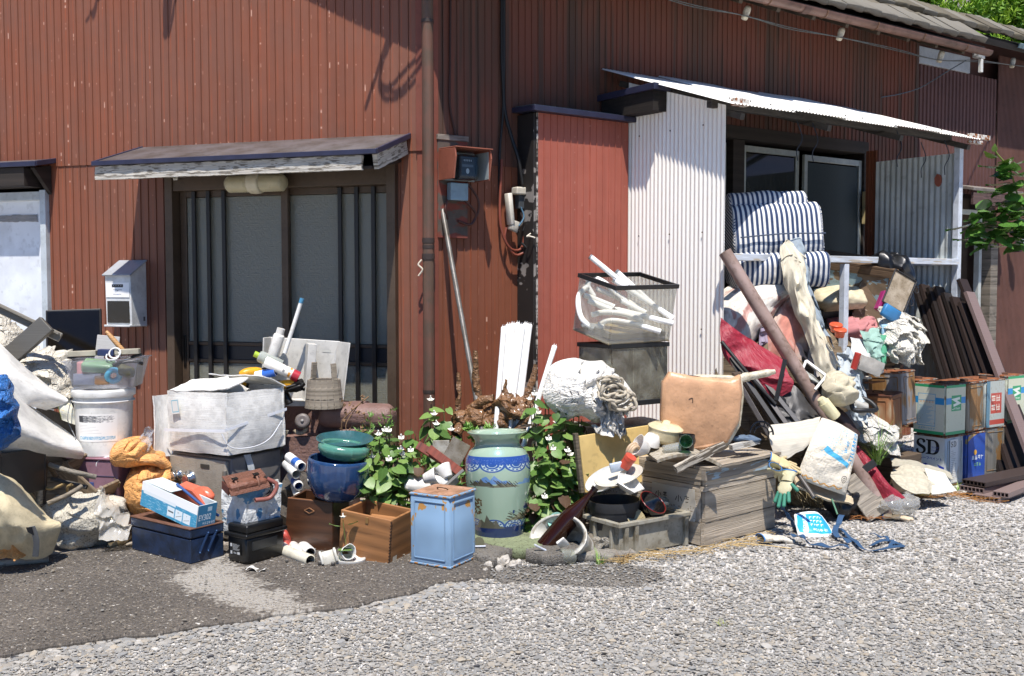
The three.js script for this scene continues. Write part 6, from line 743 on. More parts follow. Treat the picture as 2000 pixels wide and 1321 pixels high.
// fluorescent tubes against the shutter case
const flG = merge([CYL(0.0155, 0.0155, 1.14, 18), mv(LATHE([[0.0155, 0], [0.0162, 0.002], [0.0162, 0.022], [0.013, 0.028], [0, 0.028]], 18), [0, 0.57, 0]), mv(CYL(0.0015, 0.0015, 0.012, 6), [0.006, 0.604, 0]), mv(CYL(0.0015, 0.0015, 0.012, 6), [-0.006, 0.604, 0])]), mFl = M('#efefec', { r: 0.2, map: null });
[[[-0.048, 1.142, 0.020], [-0.122, 0.162, 0.270]], [[-0.021, 1.155, -0.020], [-0.117, 0.139, 0.230]], [[0.006, 1.161, -0.030], [-0.105, 0.137, 0.220]], [[0.036, 1.163, -0.050], [-0.094, 0.132, 0.200]], [[0.063, 1.153, 0.000], [-0.070, 0.143, 0.250]], [[0.082, 1.161, -0.040], [-0.047, 0.134, 0.210]], [[0.105, 1.155, -0.020], [-0.020, 0.139, 0.230]]].forEach(([pa, pb], i) => { const a = V(...pa), b = V(...pb), q = new THREE.Quaternion().setFromUnitVectors(V(0, 1, 0), a.clone().sub(b).normalize()), c = a.clone().addScaledVector(a.clone().sub(b).normalize(), -0.6), o = solo('fluorescent_tube', ['leftmost white fluorescent tube of the leaning bundle', 'second fluorescent tube from the left of the leaning bundle', 'third fluorescent tube from the left of the leaning bundle', 'middle fluorescent tube of the leaning bundle', 'shorter looking front fluorescent tube right of the bundle middle', 'second fluorescent tube from the right of the leaning bundle', 'rightmost white fluorescent tube of the leaning bundle'][i], 'lamp tube', flG, mFl, c.toArray(), null, 'bundle of fluorescent tubes'); o.quaternion.copy(q); });
{ const a = V(...[0.250, 1.033, 0.050]), b = V(...[0.088, 0.536, 0.200]), d = a.clone().sub(b).normalize(), o = solo('fluorescent_tube', 'single fluorescent tube leaning apart beside the rag bag', 'lamp tube', flG, mFl, a.clone().addScaledVector(d, -0.6).toArray()); o.quaternion.setFromUnitVectors(V(0, 1, 0), d); }
// gnarled driftwood root
{ const t = thing('driftwood', 'gnarled brown driftwood root with upright stubs', 'driftwood', hide([-0.075, 0.357, 0.050])), m = M('#8d6743', { map: 'oldwood', rep: 3, r: 0.5, coat: 0.2, b: ['lumps', 0.02, 9] }), c = hide([-0.075, 0.357, 0.050]), L = (p) => [p[0] - c[0], p[1] - c[1], p[2] - c[2]];
  part(t, 'root_mass', merge([SHAKE(BLOB(0.22, 0.07, 0.11, 0.05, 8, 2, 40), 0.025, 26, 3)]), m, L([-0.120, 0.598, 0.050])); part(t, 'root_mass', SHAKE(BLOB(0.12, 0.08, 0.09, 0.05, 10, 6, 34), 0.025, 26, 4), m, L([0.030, 0.665, 0.100]));
  const stub = (pts, r, r2, s) => part(t, 'stub', SHAKE((() => { const g = TUBE(pts.map(L), 1, 10, 26), p = g.attributes.position, cv = new THREE.CatmullRomCurve3(pts.map((q) => V(...L(q)))); for (let i = 0; i < p.count; i++) { const k = Math.floor(i / 11) / 26, o = cv.getPointAt(clamp(k)), rr2 = mix(r, r2, k); p.setXYZ(i, o.x + (p.getX(i) - o.x) * rr2, o.y + (p.getY(i) - o.y) * rr2, o.z + (p.getZ(i) - o.z) * rr2); } return g; })(), 0.012, 25, s), m);
  stub([[-0.194, 0.658, 0.050], [-0.203, 0.779, 0.050], [-0.212, 0.898, 0.050], [-0.215, 1.006, 0.050]], 0.028, 0.014, 1); stub([[0.000, 0.605, 0.100], [-0.021, 0.724, 0.100], [-0.036, 0.784, 0.100], [-0.033, 0.843, 0.100]], 0.03, 0.008, 2); stub([[0.059, 0.620, 0.100], [0.089, 0.739, 0.100], [0.113, 0.828, 0.100], [0.139, 0.926, 0.100]], 0.034, 0.012, 3); stub([[-0.344, 0.538, 0.050], [-0.322, 0.655, 0.020], [-0.309, 0.745, 0.020], [-0.319, 0.870, 0.000]], 0.016, 0.012, 4); stub([[-0.163, 0.575, 0.100], [-0.029, 0.635, 0.150], [0.088, 0.656, 0.150]], 0.04, 0.02, 5); stub([[-0.324, 0.523, 0.150], [-0.267, 0.605, 0.100], [-0.148, 0.620, 0.100]], 0.03, 0.03, 6); stub([[-0.253, 0.662, 0.080], [-0.163, 0.718, 0.100], [-0.104, 0.724, 0.100]], 0.02, 0.03, 7); stub([[0.000, 0.508, 0.150], [0.059, 0.582, 0.150], [0.132, 0.671, 0.150]], 0.03, 0.02, 8); }

// ---------- right of the vase ----------
// weathered plank crate
const CR = [[1.089, 0.000, 0.258], 0.728, 0.648];
{ const [p, r, w] = CR, t = thing('plank_crate', 'weathered grey plank crate with flaking blue paint on its lid', 'crate', p, r);
  const mk = (rep, c) => M(c, { map: 'wood', rep, r: 0.95, b: ['grain', 0.004, [2, 6]] }), mw = [mk([0.45, 0.55], '#bdb09d'), mk([0.6, 0.7], '#b0a492'), mk([0.8, 0.6], '#c2b6a4')], mpaint = M('#ffffff', { tex: flake('#8e867b', '#9fb4c0', 0.6, 6, { py: 22, s: 27, gp: 3, gq: 50, size: 512 }), rep: [1.3, 2.2], r: 0.95 });
  let y = 0.004; [[0.125, 0], [0.165, 1], [0.03, 2], [0.032, 0]].forEach(([h, k], i) => { part(t, 'plank', SHAKE(new THREE.BoxGeometry(w - (i % 2) * 0.006, h - 0.004, 0.022, 24, 4, 2), 0.004, 7, i), mw[k], [(i % 2) * 0.004, y + h / 2, 0.24 + (i % 2) * 0.003]); part(t, 'plank', SHAKE(new THREE.BoxGeometry(0.022, h - 0.004, 0.47, 2, 4, 12), 0.004, 7, i + 5), mw[(k + 1) % 3], [-w / 2 + 0.011 - (i % 2) * 0.003, y + h / 2, -0.01]); part(t, 'plank', BOX(w, h - 0.004, 0.02), mw[k], [0, y + h / 2, -0.25]); part(t, 'plank', BOX(0.02, h - 0.004, 0.45), mw[k], [w / 2 - 0.01, y + h / 2, 0]); y += h; });
  part(t, 'lid_frame', SHAKE(new THREE.BoxGeometry(w + 0.02, 0.055, 0.026, 24, 3, 2), 0.004, 8, 11), mpaint, [0, y + 0.028, 0.25]); part(t, 'lid_frame', SHAKE(new THREE.BoxGeometry(0.026, 0.055, 0.5, 2, 3, 14), 0.004, 8, 12), mw[1], [-w / 2 + 0.003, y + 0.028, -0.01]);
  for (let k = 0; k < 5; k++) part(t, 'lid_board', SHAKE(new THREE.BoxGeometry(w + 0.03, 0.016, 0.1, 20, 1, 4), 0.007, 6, 20 + k), mw[k % 3], [0.005, y + 0.07 + (k % 2) * 0.004, -0.2 + k * 0.108], [0.02 * (k % 2), 0.012 * (k - 2), 0.01]);
  part(t, 'torn_notice', SHAKE(own(SHELL((u, v) => [0, v * 0.17, u * 0.3], 16, 10, 0.002)), 0.008, 12, 3), M('#ffffff', { r: 0.9, tex: canvasTex(256, 160, (g) => { g.fillStyle = '#a8a49a'; g.fillRect(0, 0, 256, 160); g.strokeStyle = '#1e1c1a'; g.lineWidth = 4; const st = (l) => { g.beginPath(); l.forEach(([x, y], i) => (i % 2 ? g.lineTo(x, y) : g.moveTo(x, y))); g.stroke(); }; st([[40, 40], [40, 70], [30, 48], [24, 62], [50, 48], [56, 62], [70, 44], [92, 44], [76, 38], [76, 50], [86, 38], [86, 50], [70, 56], [92, 56], [81, 44], [81, 70], [70, 70], [92, 70], [160, 40], [160, 72], [150, 48], [142, 66], [170, 46], [180, 68], [196, 46], [220, 46], [208, 38], [208, 58], [196, 56], [220, 56], [202, 72], [216, 72]]); g.fillStyle = '#6d5e4c'; for (let i = 0; i < 70; i++) g.fillRect(rnd() * 256, 90 + rnd() * 70, 2 + rnd() * 9, 2 + rnd() * 5); }) }), [-w / 2 - 0.012, 0.13, -0.1], [0, 0, 0]); }
// grey bin, planter, crockery
{ const [p, r, w] = [[0.662, 0.005, 0.642], 0.622, 0.490], m = M('#98958a', { r: 0.6, map: 'dirty', rep: 2.5 }), t = thing('plastic_bin', 'shallow grey ribbed plastic bin full of planters before the crate', 'bin', p, r), h = 0.165;
  openBox(t, m, w - 0.03, h, 0.24, 0.008, { side: 'side_wall', front: 'front_wall', back: 'back_wall' }); part(t, 'rim', merge([mv(BOX(w + 0.02, 0.022, 0.03), [0, 0, 0.13]), mv(BOX(w + 0.02, 0.022, 0.03), [0, 0, -0.13]), mv(BOX(0.03, 0.0215, 0.23), [w / 2 - 0.004, 0, 0]), mv(BOX(0.03, 0.0215, 0.23), [-w / 2 + 0.004, 0, 0])]), m, [0, h, 0]);
  for (const x of [-0.42, -0.28, 0.45]) part(t, 'rib', EXT([[0, 0], [0.018, 0], [0.02, h], [0.0, h]], 0.022, 0.002), m, [x * w, 0, 0.118]); for (const z of [-0.06, 0.07]) part(t, 'rib', BOX(0.024, h - 0.01, 0.018), m, [-w / 2 + 0.008, h / 2, z]);
  const pl = thing('black_planter', 'round matt black ridged planter standing in the grey bin', 'planter', [p[0] - 0.12, 0.055, p[2] + 0.03], [0, 0, 0.02]); part(pl, 'body', LATHE([[0, 0], [0.105, 0], [0.115, 0.06], [0.118, 0.062], [0.121, 0.105], [0.125, 0.107], [0.129, 0.155], [0.133, 0.157], [0.137, 0.205], [0.13, 0.205], [0.11, 0.02], [0, 0.015]], 48), M('#2a2b2d', { r: 0.65, rep: 4 }));
  const bw = thing('lacquer_bowl', 'black lacquer bowl with dark red inside in the grey bin', 'bowl', [0.697, 0.178, 0.650], [0.5, 0, -0.5]); part(bw, 'bowl', LATHE([[0, 0], [0.035, 0], [0.06, 0.02], [0.075, 0.06], [0.078, 0.09], [0.074, 0.09], [0.055, 0.02], [0, 0.012]], 32), M('#141213', { r: 0.12, coat: 0.6, map: null })); part(bw, 'rim', mv(new THREE.TorusGeometry(0.076, 0.003, 6, 40), [0, 0.09, 0], [Math.PI / 2, 0, 0]), M('#6e2320', { r: 0.2 }));
  solo('patterned_dish', 'small broken patterned dish between planter and bowl', 'dish', SHAKE(LATHE([[0, 0], [0.03, 0], [0.052, 0.02], [0.048, 0.022], [0, 0.006]], 28), 0.004, 20, 2), M('#b9ab84', { r: 0.3, map: 'speckle', rep: 8 }), [0.637, 0.171, 0.750], [1.1, 0.4, 0]); solo('glass_jar', 'clear glass jar behind the lacquer bowl', 'jar', LATHE([[0, 0], [0.035, 0], [0.037, 0.07], [0.03, 0.085], [0.027, 0.085], [0.032, 0.065], [0, 0.01]], 28), M('#dfe5e4', { r: 0.05, t: 0.9, map: null }), [0.785, 0.166, 0.550], [0.3, 0, -0.4]); solo('bin_sediment', 'dark dirt and leaves lying in the grey bin', 'dirt', BLOB(0.17, 0.04, 0.09, 0.02, 12, 3, 18), M('#4f4636', { r: 0.95, map: 'dirty' }), [p[0] + 0.03, 0.05, p[2]], r).userData.kind = 'stuff'; }
const plate = (R, d) => LATHE([[0, 0], [R * 0.5, 0], [R * 0.62, d * 0.3], [R, d], [R * 0.97, d + 0.004], [R * 0.58, d * 0.4], [0, 0.006]], 48), mCer = M('#cfcabd', { r: 0.18, rep: 4, coat: 0.3 });
solo('serving_plate', 'pale grey serving plate tilted over the black planter, rear one', 'plate', plate(0.12, 0.03), M('#bfc3c2', { r: 0.18, rep: 4, coat: 0.3 }), [0.507, 0.342, 0.650], [0.3, 0, 0.45]); solo('serving_plate', 'cream oval plate tilted over the black planter', 'plate', mv(plate(0.12, 0.035), [0, 0, 0], [0, 0, 0], [1.1, 1, 0.85]), mCer, [0.567, 0.362, 0.700], [0.32, 0, 0.3]); solo('broken_bowl', 'broken white square bowl lying on the planter rim', 'bowl', SHAKE(LATHE([[0, 0], [0.05, 0.003], [0.085, 0.04], [0.08, 0.044], [0.05, 0.012], [0, 0.01]], 5), 0.008, 9, 3), M('#d8d6cf', { r: 0.25 }), [0.590, 0.338, 0.780], [0.5, 0.2, -0.3]);
// white oval tub with brown bottle
{ const g = LATHE([[0, 0], [0.1, 0], [0.115, 0.012], [0.155, 0.15], [0.172, 0.155], [0.172, 0.165], [0.15, 0.165], [0.1, 0.02], [0, 0.016]], 56); mv(g, [0, 0, 0], [0, 0, 0], [1.15, 0.95, 0.72]);
  solo('oval_tub', 'white enamel oval tub lying tilted with a bottle in it', 'tub', g, M('#ffffff', { tex: flake('#d8d6cd', '#a39c8e', 0.62, 5, { s: 77, soft: 0.06 }), rep: 3, r: 0.35 }), [0.332, 0.018, 0.750], [1.0, -0.75, 0.1]);
  const b = thing('brown_bottle', 'large brown glass sake bottle resting in the oval tub', 'bottle', [0.166, 0.031, 0.800], [0, 0, 0]); const a = V(...[0.166, 0.031, 0.800]), e = V(...[0.437, 0.351, 0.780]); b.quaternion.setFromUnitVectors(V(0, 1, 0), e.sub(a).normalize()); part(b, 'glass', LATHE([[0, 0], [0.045, 0], [0.052, 0.008], [0.052, 0.2], [0.046, 0.245], [0.022, 0.32], [0.016, 0.35], [0.0145, 0.395], [0.018, 0.397], [0.018, 0.41], [0.012, 0.411], [0.011, 0.35], [0.046, 0.2], [0.046, 0.01], [0, 0.008]], 36), M('#3f1d0a', { r: 0.04, map: null, t: 0.55, coat: 0.5 })); part(b, 'mouth_ring', CYL(0.019, 0.019, 0.018, 20), M('#1d130d', { r: 0.15 }), [0, 0.402, 0]);
  solo('teal_cup', 'small teal glass dish inside the oval tub', 'cup', LATHE([[0, 0], [0.03, 0], [0.045, 0.035], [0.042, 0.035], [0, 0.006]], 24), M('#8fbfb2', { r: 0.2 }), [0.241, 0.141, 0.700], [0.8, 0, 0.5]); solo('white_shard', 'white crockery shard at the tub mouth', 'shard', SHAKE(BOX(0.05, 0.06, 0.012), 0.01, 22, 5), M('#dedcd6', { r: 0.4 }), [0.250, 0.096, 0.950], [0.5, 0.3, 0.6]); solo('white_shard', 'small blue rimmed shard under the bottle foot', 'shard', BOX(0.07, 0.01, 0.02), M('#c7cdd6', { r: 0.3 }), [0.141, 0.075, 0.950], [0, 0.3, -0.5]);
  solo('glass_jar', 'squat clear glass jar lying on the cracked slab', 'jar', mv(LATHE([[0, 0], [0.03, 0], [0.036, 0.01], [0.036, 0.07], [0.028, 0.08], [0.025, 0.08], [0.03, 0.068], [0, 0.008]], 28), [0, 0, 0], [0, 0, 1.4]), M('#d9dcd2', { r: 0.06, t: 0.8, map: null }), [0.312, 0.029, 0.950], [0, 0.4, 0]); solo('clay_pipe_end', 'open dark drain pipe end beside the tub', 'pipe', mv(LATHE([[0.028, 0], [0.038, 0], [0.038, 0.12], [0.028, 0.12], [0.028, 0]], 26), [0, 0, 0], [-1.4, 0, 0]), M('#6d675c', { r: 0.6 }), [0.390, 0.031, 0.800], [0, -0.3, 0]); solo('concrete_chunk', 'rough white concrete chunk beside the grey bin', 'concrete chunk', SHAKE(new THREE.BoxGeometry(0.1, 0.1, 0.09, 10, 10, 10), 0.025, 22, 4, true), M('#bdb8ac', { r: 0.95, map: 'speckle', rep: 5, b: ['fine', 0.01, 10] }), [0.481, 0.031, 0.780], [0, 0.4, 0]); }
// yellow board, crockery on the broken seat
solo('yellow_board', 'faded yellow laminate board standing behind the dishes', 'board', BOX(0.5, 0.31, 0.018), M('#d4b878', { r: 0.5, map: 'grime', rep: 1.5 }), [0.595, 0.429, 0.380], [-0.12, 0.5, 0.06]); solo('board_edge', 'dark wooden edge lath of the yellow board', 'lath', BOX(0.022, 0.32, 0.03), M('#6b6253', { map: 'oldwood', rep: 4 }), [0.354, 0.439, 0.600], [-0.12, 0.5, 0.06]);
solo('bentwood_frame', 'curved white veneered seat shell lying on the crate', 'seat shell', SHAKE(own(SHELL((u, v) => [(u - 0.5) * 0.36, 0.05 * Math.sin(u * 3.14), (v - 0.5) * 0.22], 30, 12, 0.016)), 0.008, 9, 2), M('#aaa498', { r: 0.8, map: 'dirty', rep: 4 }), [0.901, 0.455, 0.580], [0.12, 0.25, -0.12]); solo('broken_plank', 'split dark plank with white end across the crate lid', 'plank', SHAKE(new THREE.BoxGeometry(0.3, 0.035, 0.03, 20, 3, 3), 0.008, 14, 3), M('#ffffff', { tex: flake('#5c5348', '#b9b2a4', 0.53, 5, { py: 26, s: 31 }), rep: [2, 5], r: 0.95 }), [0.964, 0.508, 0.800], [0.1, 0.35, 0.4]);
solo('casserole', 'cream enamel casserole pot with lid among the dishes', 'pot', LATHE([[0, 0], [0.08, 0], [0.09, 0.02], [0.092, 0.07], [0.096, 0.072], [0.096, 0.08], [0.07, 0.095], [0.02, 0.1], [0.018, 0.115], [0, 0.118]], 40), M('#d3c5a0', { r: 0.25, rep: 4 }), [0.819, 0.541, 0.500], [0.1, 0, -0.15]); solo('ladle_bowl', 'yellowish glass ladle bowl on the casserole lid', 'bowl', LATHE([[0, 0], [0.02, 0], [0.034, 0.03], [0.03, 0.03], [0, 0.006]], 24), M('#d6c592', { r: 0.15, t: 0.4 }), [0.824, 0.608, 0.500], [0.4, 0, -0.4]); solo('egg_bowl', 'broken white porcelain bowl lying in front of the casserole', 'bowl', SHAKE(LATHE([[0, 0], [0.025, 0], [0.05, 0.03], [0.06, 0.07], [0.056, 0.07], [0.045, 0.03], [0, 0.008]], 30), 0.004, 16, 4), M('#e4e1da', { r: 0.12 }), [0.718, 0.511, 0.620], [0.5, 0, 1.0]); solo('egg_bowl', 'upturned white porcelain cup behind the broken bowl', 'cup', LATHE([[0, 0.06], [0.03, 0.058], [0.045, 0.03], [0.052, 0], [0.048, 0], [0, 0.05]], 30), M('#e4e1da', { r: 0.12 }), [0.737, 0.537, 0.580], [0.2, 0, -0.3]); solo('black_mug', 'black mug with white flower standing on the crate', 'mug', merge([LATHE([[0, 0], [0.036, 0], [0.043, 0.085], [0.039, 0.085], [0.034, 0.01], [0, 0.008]], 32), mv(new THREE.TorusGeometry(0.022, 0.005, 8, 20), [0.05, 0.045, 0])]), M('#1d1d1f', { r: 0.25 }), [0.930, 0.507, 0.600], [0, 0.8, 0]); solo('green_glass', 'green glass tumbler lying before the black mug', 'glass', mv(LATHE([[0, 0], [0.03, 0], [0.036, 0.07], [0.032, 0.07], [0.027, 0.01], [0, 0.008]], 28), [0, 0, 0], [1.2, 0, 0]), M('#7fae84', { r: 0.06, t: 0.8, map: null }), [0.907, 0.547, 0.640]); solo('glass_tumbler', 'clear ribbed glass lying beside the white bowl', 'glass', mv(LATHE([[0, 0], [0.026, 0], [0.03, 0.09], [0.027, 0.09], [0.023, 0.01], [0, 0.008]], 16), [0, 0, 0], [0, 0, -1.4]), M('#e3e4df', { r: 0.06, t: 0.8, map: null }), [0.796, 0.517, 0.660]); solo('red_cap_jar', 'small jar with red lid and printed label below the dishes', 'jar', merge([CYL(0.03, 0.03, 0.05, 20), mv(CYL(0.032, 0.032, 0.022, 20), [0, 0.036, 0])]), M('#c9503c', { r: 0.4 }), [0.598, 0.456, 0.700], [0.4, 0, -0.5]); solo('paper_packet', 'white printed packet beneath the red capped jar', 'packet', SHAKE(BOX(0.09, 0.05, 0.02), 0.006, 16, 2), M('#c6d2de', { r: 0.5 }), [0.556, 0.438, 0.700], [0.2, 0.2, 0.2]); solo('cable_bundle', 'beige flex wound beside the white bowls', 'cable', mv(merge([0, 1, 2].map((k) => mv(new THREE.TorusGeometry(0.04 - k * 0.004, 0.008, 8, 26), [0, 0, k * 0.012 - 0.012]))), [0, 0, 0], [0.3, 0.7, 0]), M('#c2a98c', { r: 0.5 }), [0.647, 0.502, 0.600]);
// peach padded chair tipped over
{ const t = thing('padded_chair', 'peach vinyl padded chair tipped on its side on the crate', 'chair', [1.038, 0.497, 0.400], [0.05, 0.1, 0.03]), m = M('#d0a27c', { r: 0.4, map: 'grime', rep: 3, b: ['lumps', 0.003, 5] });
  const s = SHAKE(EXT([[-0.2, 0.02], [-0.21, 0.2], [-0.2, 0.36], [-0.17, 0.4], [-0.05, 0.375], [0.08, 0.36], [0.17, 0.35], [0.205, 0.37], [0.21, 0.3], [0.195, 0.15], [0.13, 0.04], [0.02, 0.01], [-0.1, 0.0]], 0.04, 0.018), 0.008, 6, 3);
  part(t, 'seat_pad', s, m, [0, 0.0, 0]); part(t, 'frame_shell', EXT([[-0.2, 0.38], [0, 0.4], [0.17, 0.39], [0.225, 0.38], [0.235, 0.28], [0.215, 0.12], [0.14, 0.0], [0.1, -0.02], [0.12, 0.02], [0.19, 0.15], [0.205, 0.3], [0.18, 0.365], [0.0, 0.385]], 0.05, 0.006), M('#cfc9b6', { r: 0.6, map: 'dirty' }), [0, -0.01, -0.03]); part(t, 'piping', TUBE([[0.215, 0.36, 0.035], [0.215, 0.28, 0.04], [0.2, 0.15, 0.04], [0.13, 0.03, 0.04]], 0.004, 6), M('#4a3328', {})); part(t, 'leg', SHAKE(mv(LATHE([[0, 0], [0.026, 0], [0.026, 0.05], [0.022, 0.055], [0.022, 0.16], [0.016, 0.18], [0.014, 0.2], [0, 0.202]], 14), [0, 0, 0], [0, 0, -1.42]), 0.003, 20, 1), M('#d2cdbd', { r: 0.6, map: 'dirty', rep: 6 }), [0.225, 0.37, 0.0]); part(t, 'leg_block', SHAKE(BOX(0.05, 0.08, 0.05), 0.012, 20, 4), M('#4a3c30', {}), [0.212, 0.36, -0.01]); part(t, 'torn_edge', TUBE([[-0.19, 0.395, 0.02], [-0.06, 0.392, 0.02], [0.06, 0.372, 0.02], [0.16, 0.362, 0.02]], 0.009, 7), M('#3d2f26', { r: 0.9 }));
  part(t, 'vinyl_tear', TUBE([[-0.08, 0.275, 0.0585], [-0.06, 0.28, 0.0585], [-0.058, 0.255, 0.0585]], 0.0025, 5), M('#3a2c22', {})); }
// concrete block wall stump and rag bag with rope
solo('concrete_block', 'pale concrete block with dirty top under the aquariums', 'concrete block', SHAKE(new THREE.BoxGeometry(0.62, 0.66, 0.3, 12, 12, 6), 0.01, 9, 3), M('#b9b6ac', { r: 0.95, map: 'speckle', rep: 2, b: ['fine', 0.008, 8] }), [0.643, 0.215, -0.220], [0, 0.5, 0]);
pillow('rag_sack', 'crumpled white printed rice sack draped on the block', 'sack', [[[0.186, 0.847, 0.200], [0.235, 0.930, 0.150], [0.350, 0.960, 0.080], [0.444, 0.944, 0.100], [0.561, 0.940, 0.050], [0.615, 0.874, 0.050]], [[0.172, 0.779, 0.280], [0.257, 0.841, 0.320], [0.341, 0.860, 0.340], [0.455, 0.831, 0.340], [0.577, 0.843, 0.250], [0.664, 0.812, 0.150]], [[0.195, 0.718, 0.300], [0.268, 0.742, 0.380], [0.352, 0.735, 0.400], [0.466, 0.713, 0.380], [0.587, 0.747, 0.300], [0.699, 0.741, 0.200]], [[0.244, 0.664, 0.280], [0.286, 0.628, 0.320], [0.383, 0.662, 0.360], [0.470, 0.620, 0.340], [0.575, 0.652, 0.280], [0.647, 0.677, 0.200]]], 0.07, M('#ffffff', { r: 0.7, b: ['crinkle', 0.02, 3], tex: canvasTex(512, 384, (g) => { g.fillStyle = '#d6d5cf'; g.fillRect(0, 0, 512, 384); for (let i = 0; i < 400; i++) { g.fillStyle = `rgba(150,148,140,${rnd() * 0.16})`; g.fillRect(rnd() * 512, rnd() * 384, 4 + rnd() * 60, 2 + rnd() * 12); } g.save(); g.translate(60, 150); g.rotate(0.3); g.strokeStyle = '#45454a'; g.lineWidth = 4; const st = (l) => { g.beginPath(); l.forEach(([x, y], i) => (i % 2 ? g.lineTo(x * 1.2, y * 1.2) : g.moveTo(x * 1.2, y * 1.2))); g.stroke(); }; st([[14, 14], [14, 40], [22, 18], [40, 18], [22, 26], [40, 26], [32, 14], [30, 40], [50, 20], [66, 20], [56, 14], [52, 40], [62, 30], [72, 30], [60, 40], [72, 40], [82, 14], [82, 40], [90, 18], [108, 18], [90, 26], [108, 26], [100, 14], [98, 40]]); g.font = '36px sans-serif'; g.fillStyle = '#45454a'; g.fillText('12kg', 70, 95); g.restore(); }) }), { fold: 0.075, f: 9, n: 60 });
drape('torn_rag', 'torn white woven rag hanging below the rice sack', 'rag', [[[0.420, 0.783, 0.420], [0.548, 0.792, 0.400], [0.658, 0.781, 0.350]], [[0.452, 0.708, 0.450], [0.535, 0.703, 0.460], [0.625, 0.687, 0.400]], [[0.480, 0.637, 0.450], [0.545, 0.626, 0.470], [0.606, 0.625, 0.420]], [[0.448, 0.600, 0.440], [0.572, 0.563, 0.460], [0.631, 0.583, 0.400]]], M('#d9d8d2', { r: 0.8, b: ['crinkle', 0.012, 4] }), { fold: 0.05, f: 22, sx: 1.8, sy: 0.6 });
{ const pts = [], c = [0.511, 0.839, 0.500], e = [0.596, 0.739, 0.480]; for (let i = 0; i < 70; i++) { const k = i / 70, a = i * 0.86; pts.push([mix(c[0], e[0], k) + (0.075 + 0.03 * hash(i, 1, 2)) * Math.cos(a) * (0.7 + 0.3 * Math.sin(i)), mix(c[1], e[1], k) + 0.05 * Math.sin(a) + 0.02 * hash(i, 3, 4), mix(c[2], e[2], k) + 0.03 * Math.sin(a * 1.7) + 0.02]); } const g = TUBE(pts, 0.0085, 9, 560); const p = g.attributes.position, n = g.attributes.normal; for (let i = 0; i < p.count; i++) { const k = Math.floor(i / 10), j = i % 10, q = 0.0016 * Math.sin(k * 1.1 + j * 1.26); p.setXYZ(i, p.getX(i) + n.getX(i) * q, p.getY(i) + n.getY(i) * q, p.getZ(i) + n.getZ(i) * q); } g.computeVertexNormals(); solo('rope_coil', 'coiled grey twisted rope lying on the rice sack', 'rope', g, M('#b3aa98', { r: 0.9 })); }
// two aquariums
const mGlassT = M('#f0f0ec', { map: null, r: 0.05, t: 0.86 }), mBlackP = M('#191a1b', { r: 0.4, rep: 4 });
function tank(label, p, rot, w, h, d, dirty) {
  const t = thing('aquarium', label, 'aquarium', p, rot), gm = dirty ? M('#cfd0c6', { map: 'dirty', rep: 3, r: 0.1, t: 0.8 }) : mGlassT;
  part(t, 'glass_wall', BOX(w - 0.004, h, 0.004, 0.001), gm, [0, h / 2, d / 2]); part(t, 'glass_wall', BOX(w - 0.004, h, 0.004, 0.001), gm, [0, h / 2, -d / 2]); part(t, 'glass_wall', BOX(0.004, h, d - 0.008, 0.001), gm, [w / 2, h / 2, 0]); part(t, 'glass_wall', BOX(0.004, h, d - 0.008, 0.001), gm, [-w / 2, h / 2, 0]);
  part(t, 'base', BOX(w, 0.012, d), dirty ? mBlackP : M('#b5a888', { r: 0.3, t: 0.35 }), [0, 0, 0]); part(t, 'rim', merge([mv(BOX(w + 0.02, 0.026, 0.018), [0, 0, d / 2]), mv(BOX(w + 0.02, 0.026, 0.018), [0, 0, -d / 2]), mv(BOX(0.018, 0.0255, d - 0.02), [w / 2, 0, 0]), mv(BOX(0.018, 0.0255, d - 0.02), [-w / 2, 0, 0])]), mBlackP, [0, h, 0]);
  if (dirty) part(t, 'base_frame', BOX(w + 0.016, 0.03, d + 0.016), mBlackP, [0, 0.002, 0]);
  return t;
}
tank('cloudy glass aquarium with black rim standing on the block', [0.667, 0.690, -0.120], [0, 0.62, 0], 0.44, 0.34, 0.3, true);
tank('clear plastic aquarium with black rim tilted and full of lamp tubes', [0.653, 1.087, -0.120], [0.22, 0.6, 0.02], 0.47, 0.33, 0.34, false);
solo('tank_residue', 'cloudy yellow residue in the bottom of the tilted aquarium', 'residue', mv(SHAKE(new THREE.BoxGeometry(0.42, 0.03, 0.27, 6, 2, 6), 0.006, 8, 3), [0, 0.03, 0]), M('#a89a6c', { r: 0.3, t: 0.3 }), [0.668, 1.087, -0.120], [0.22, 0.6, 0.02]);
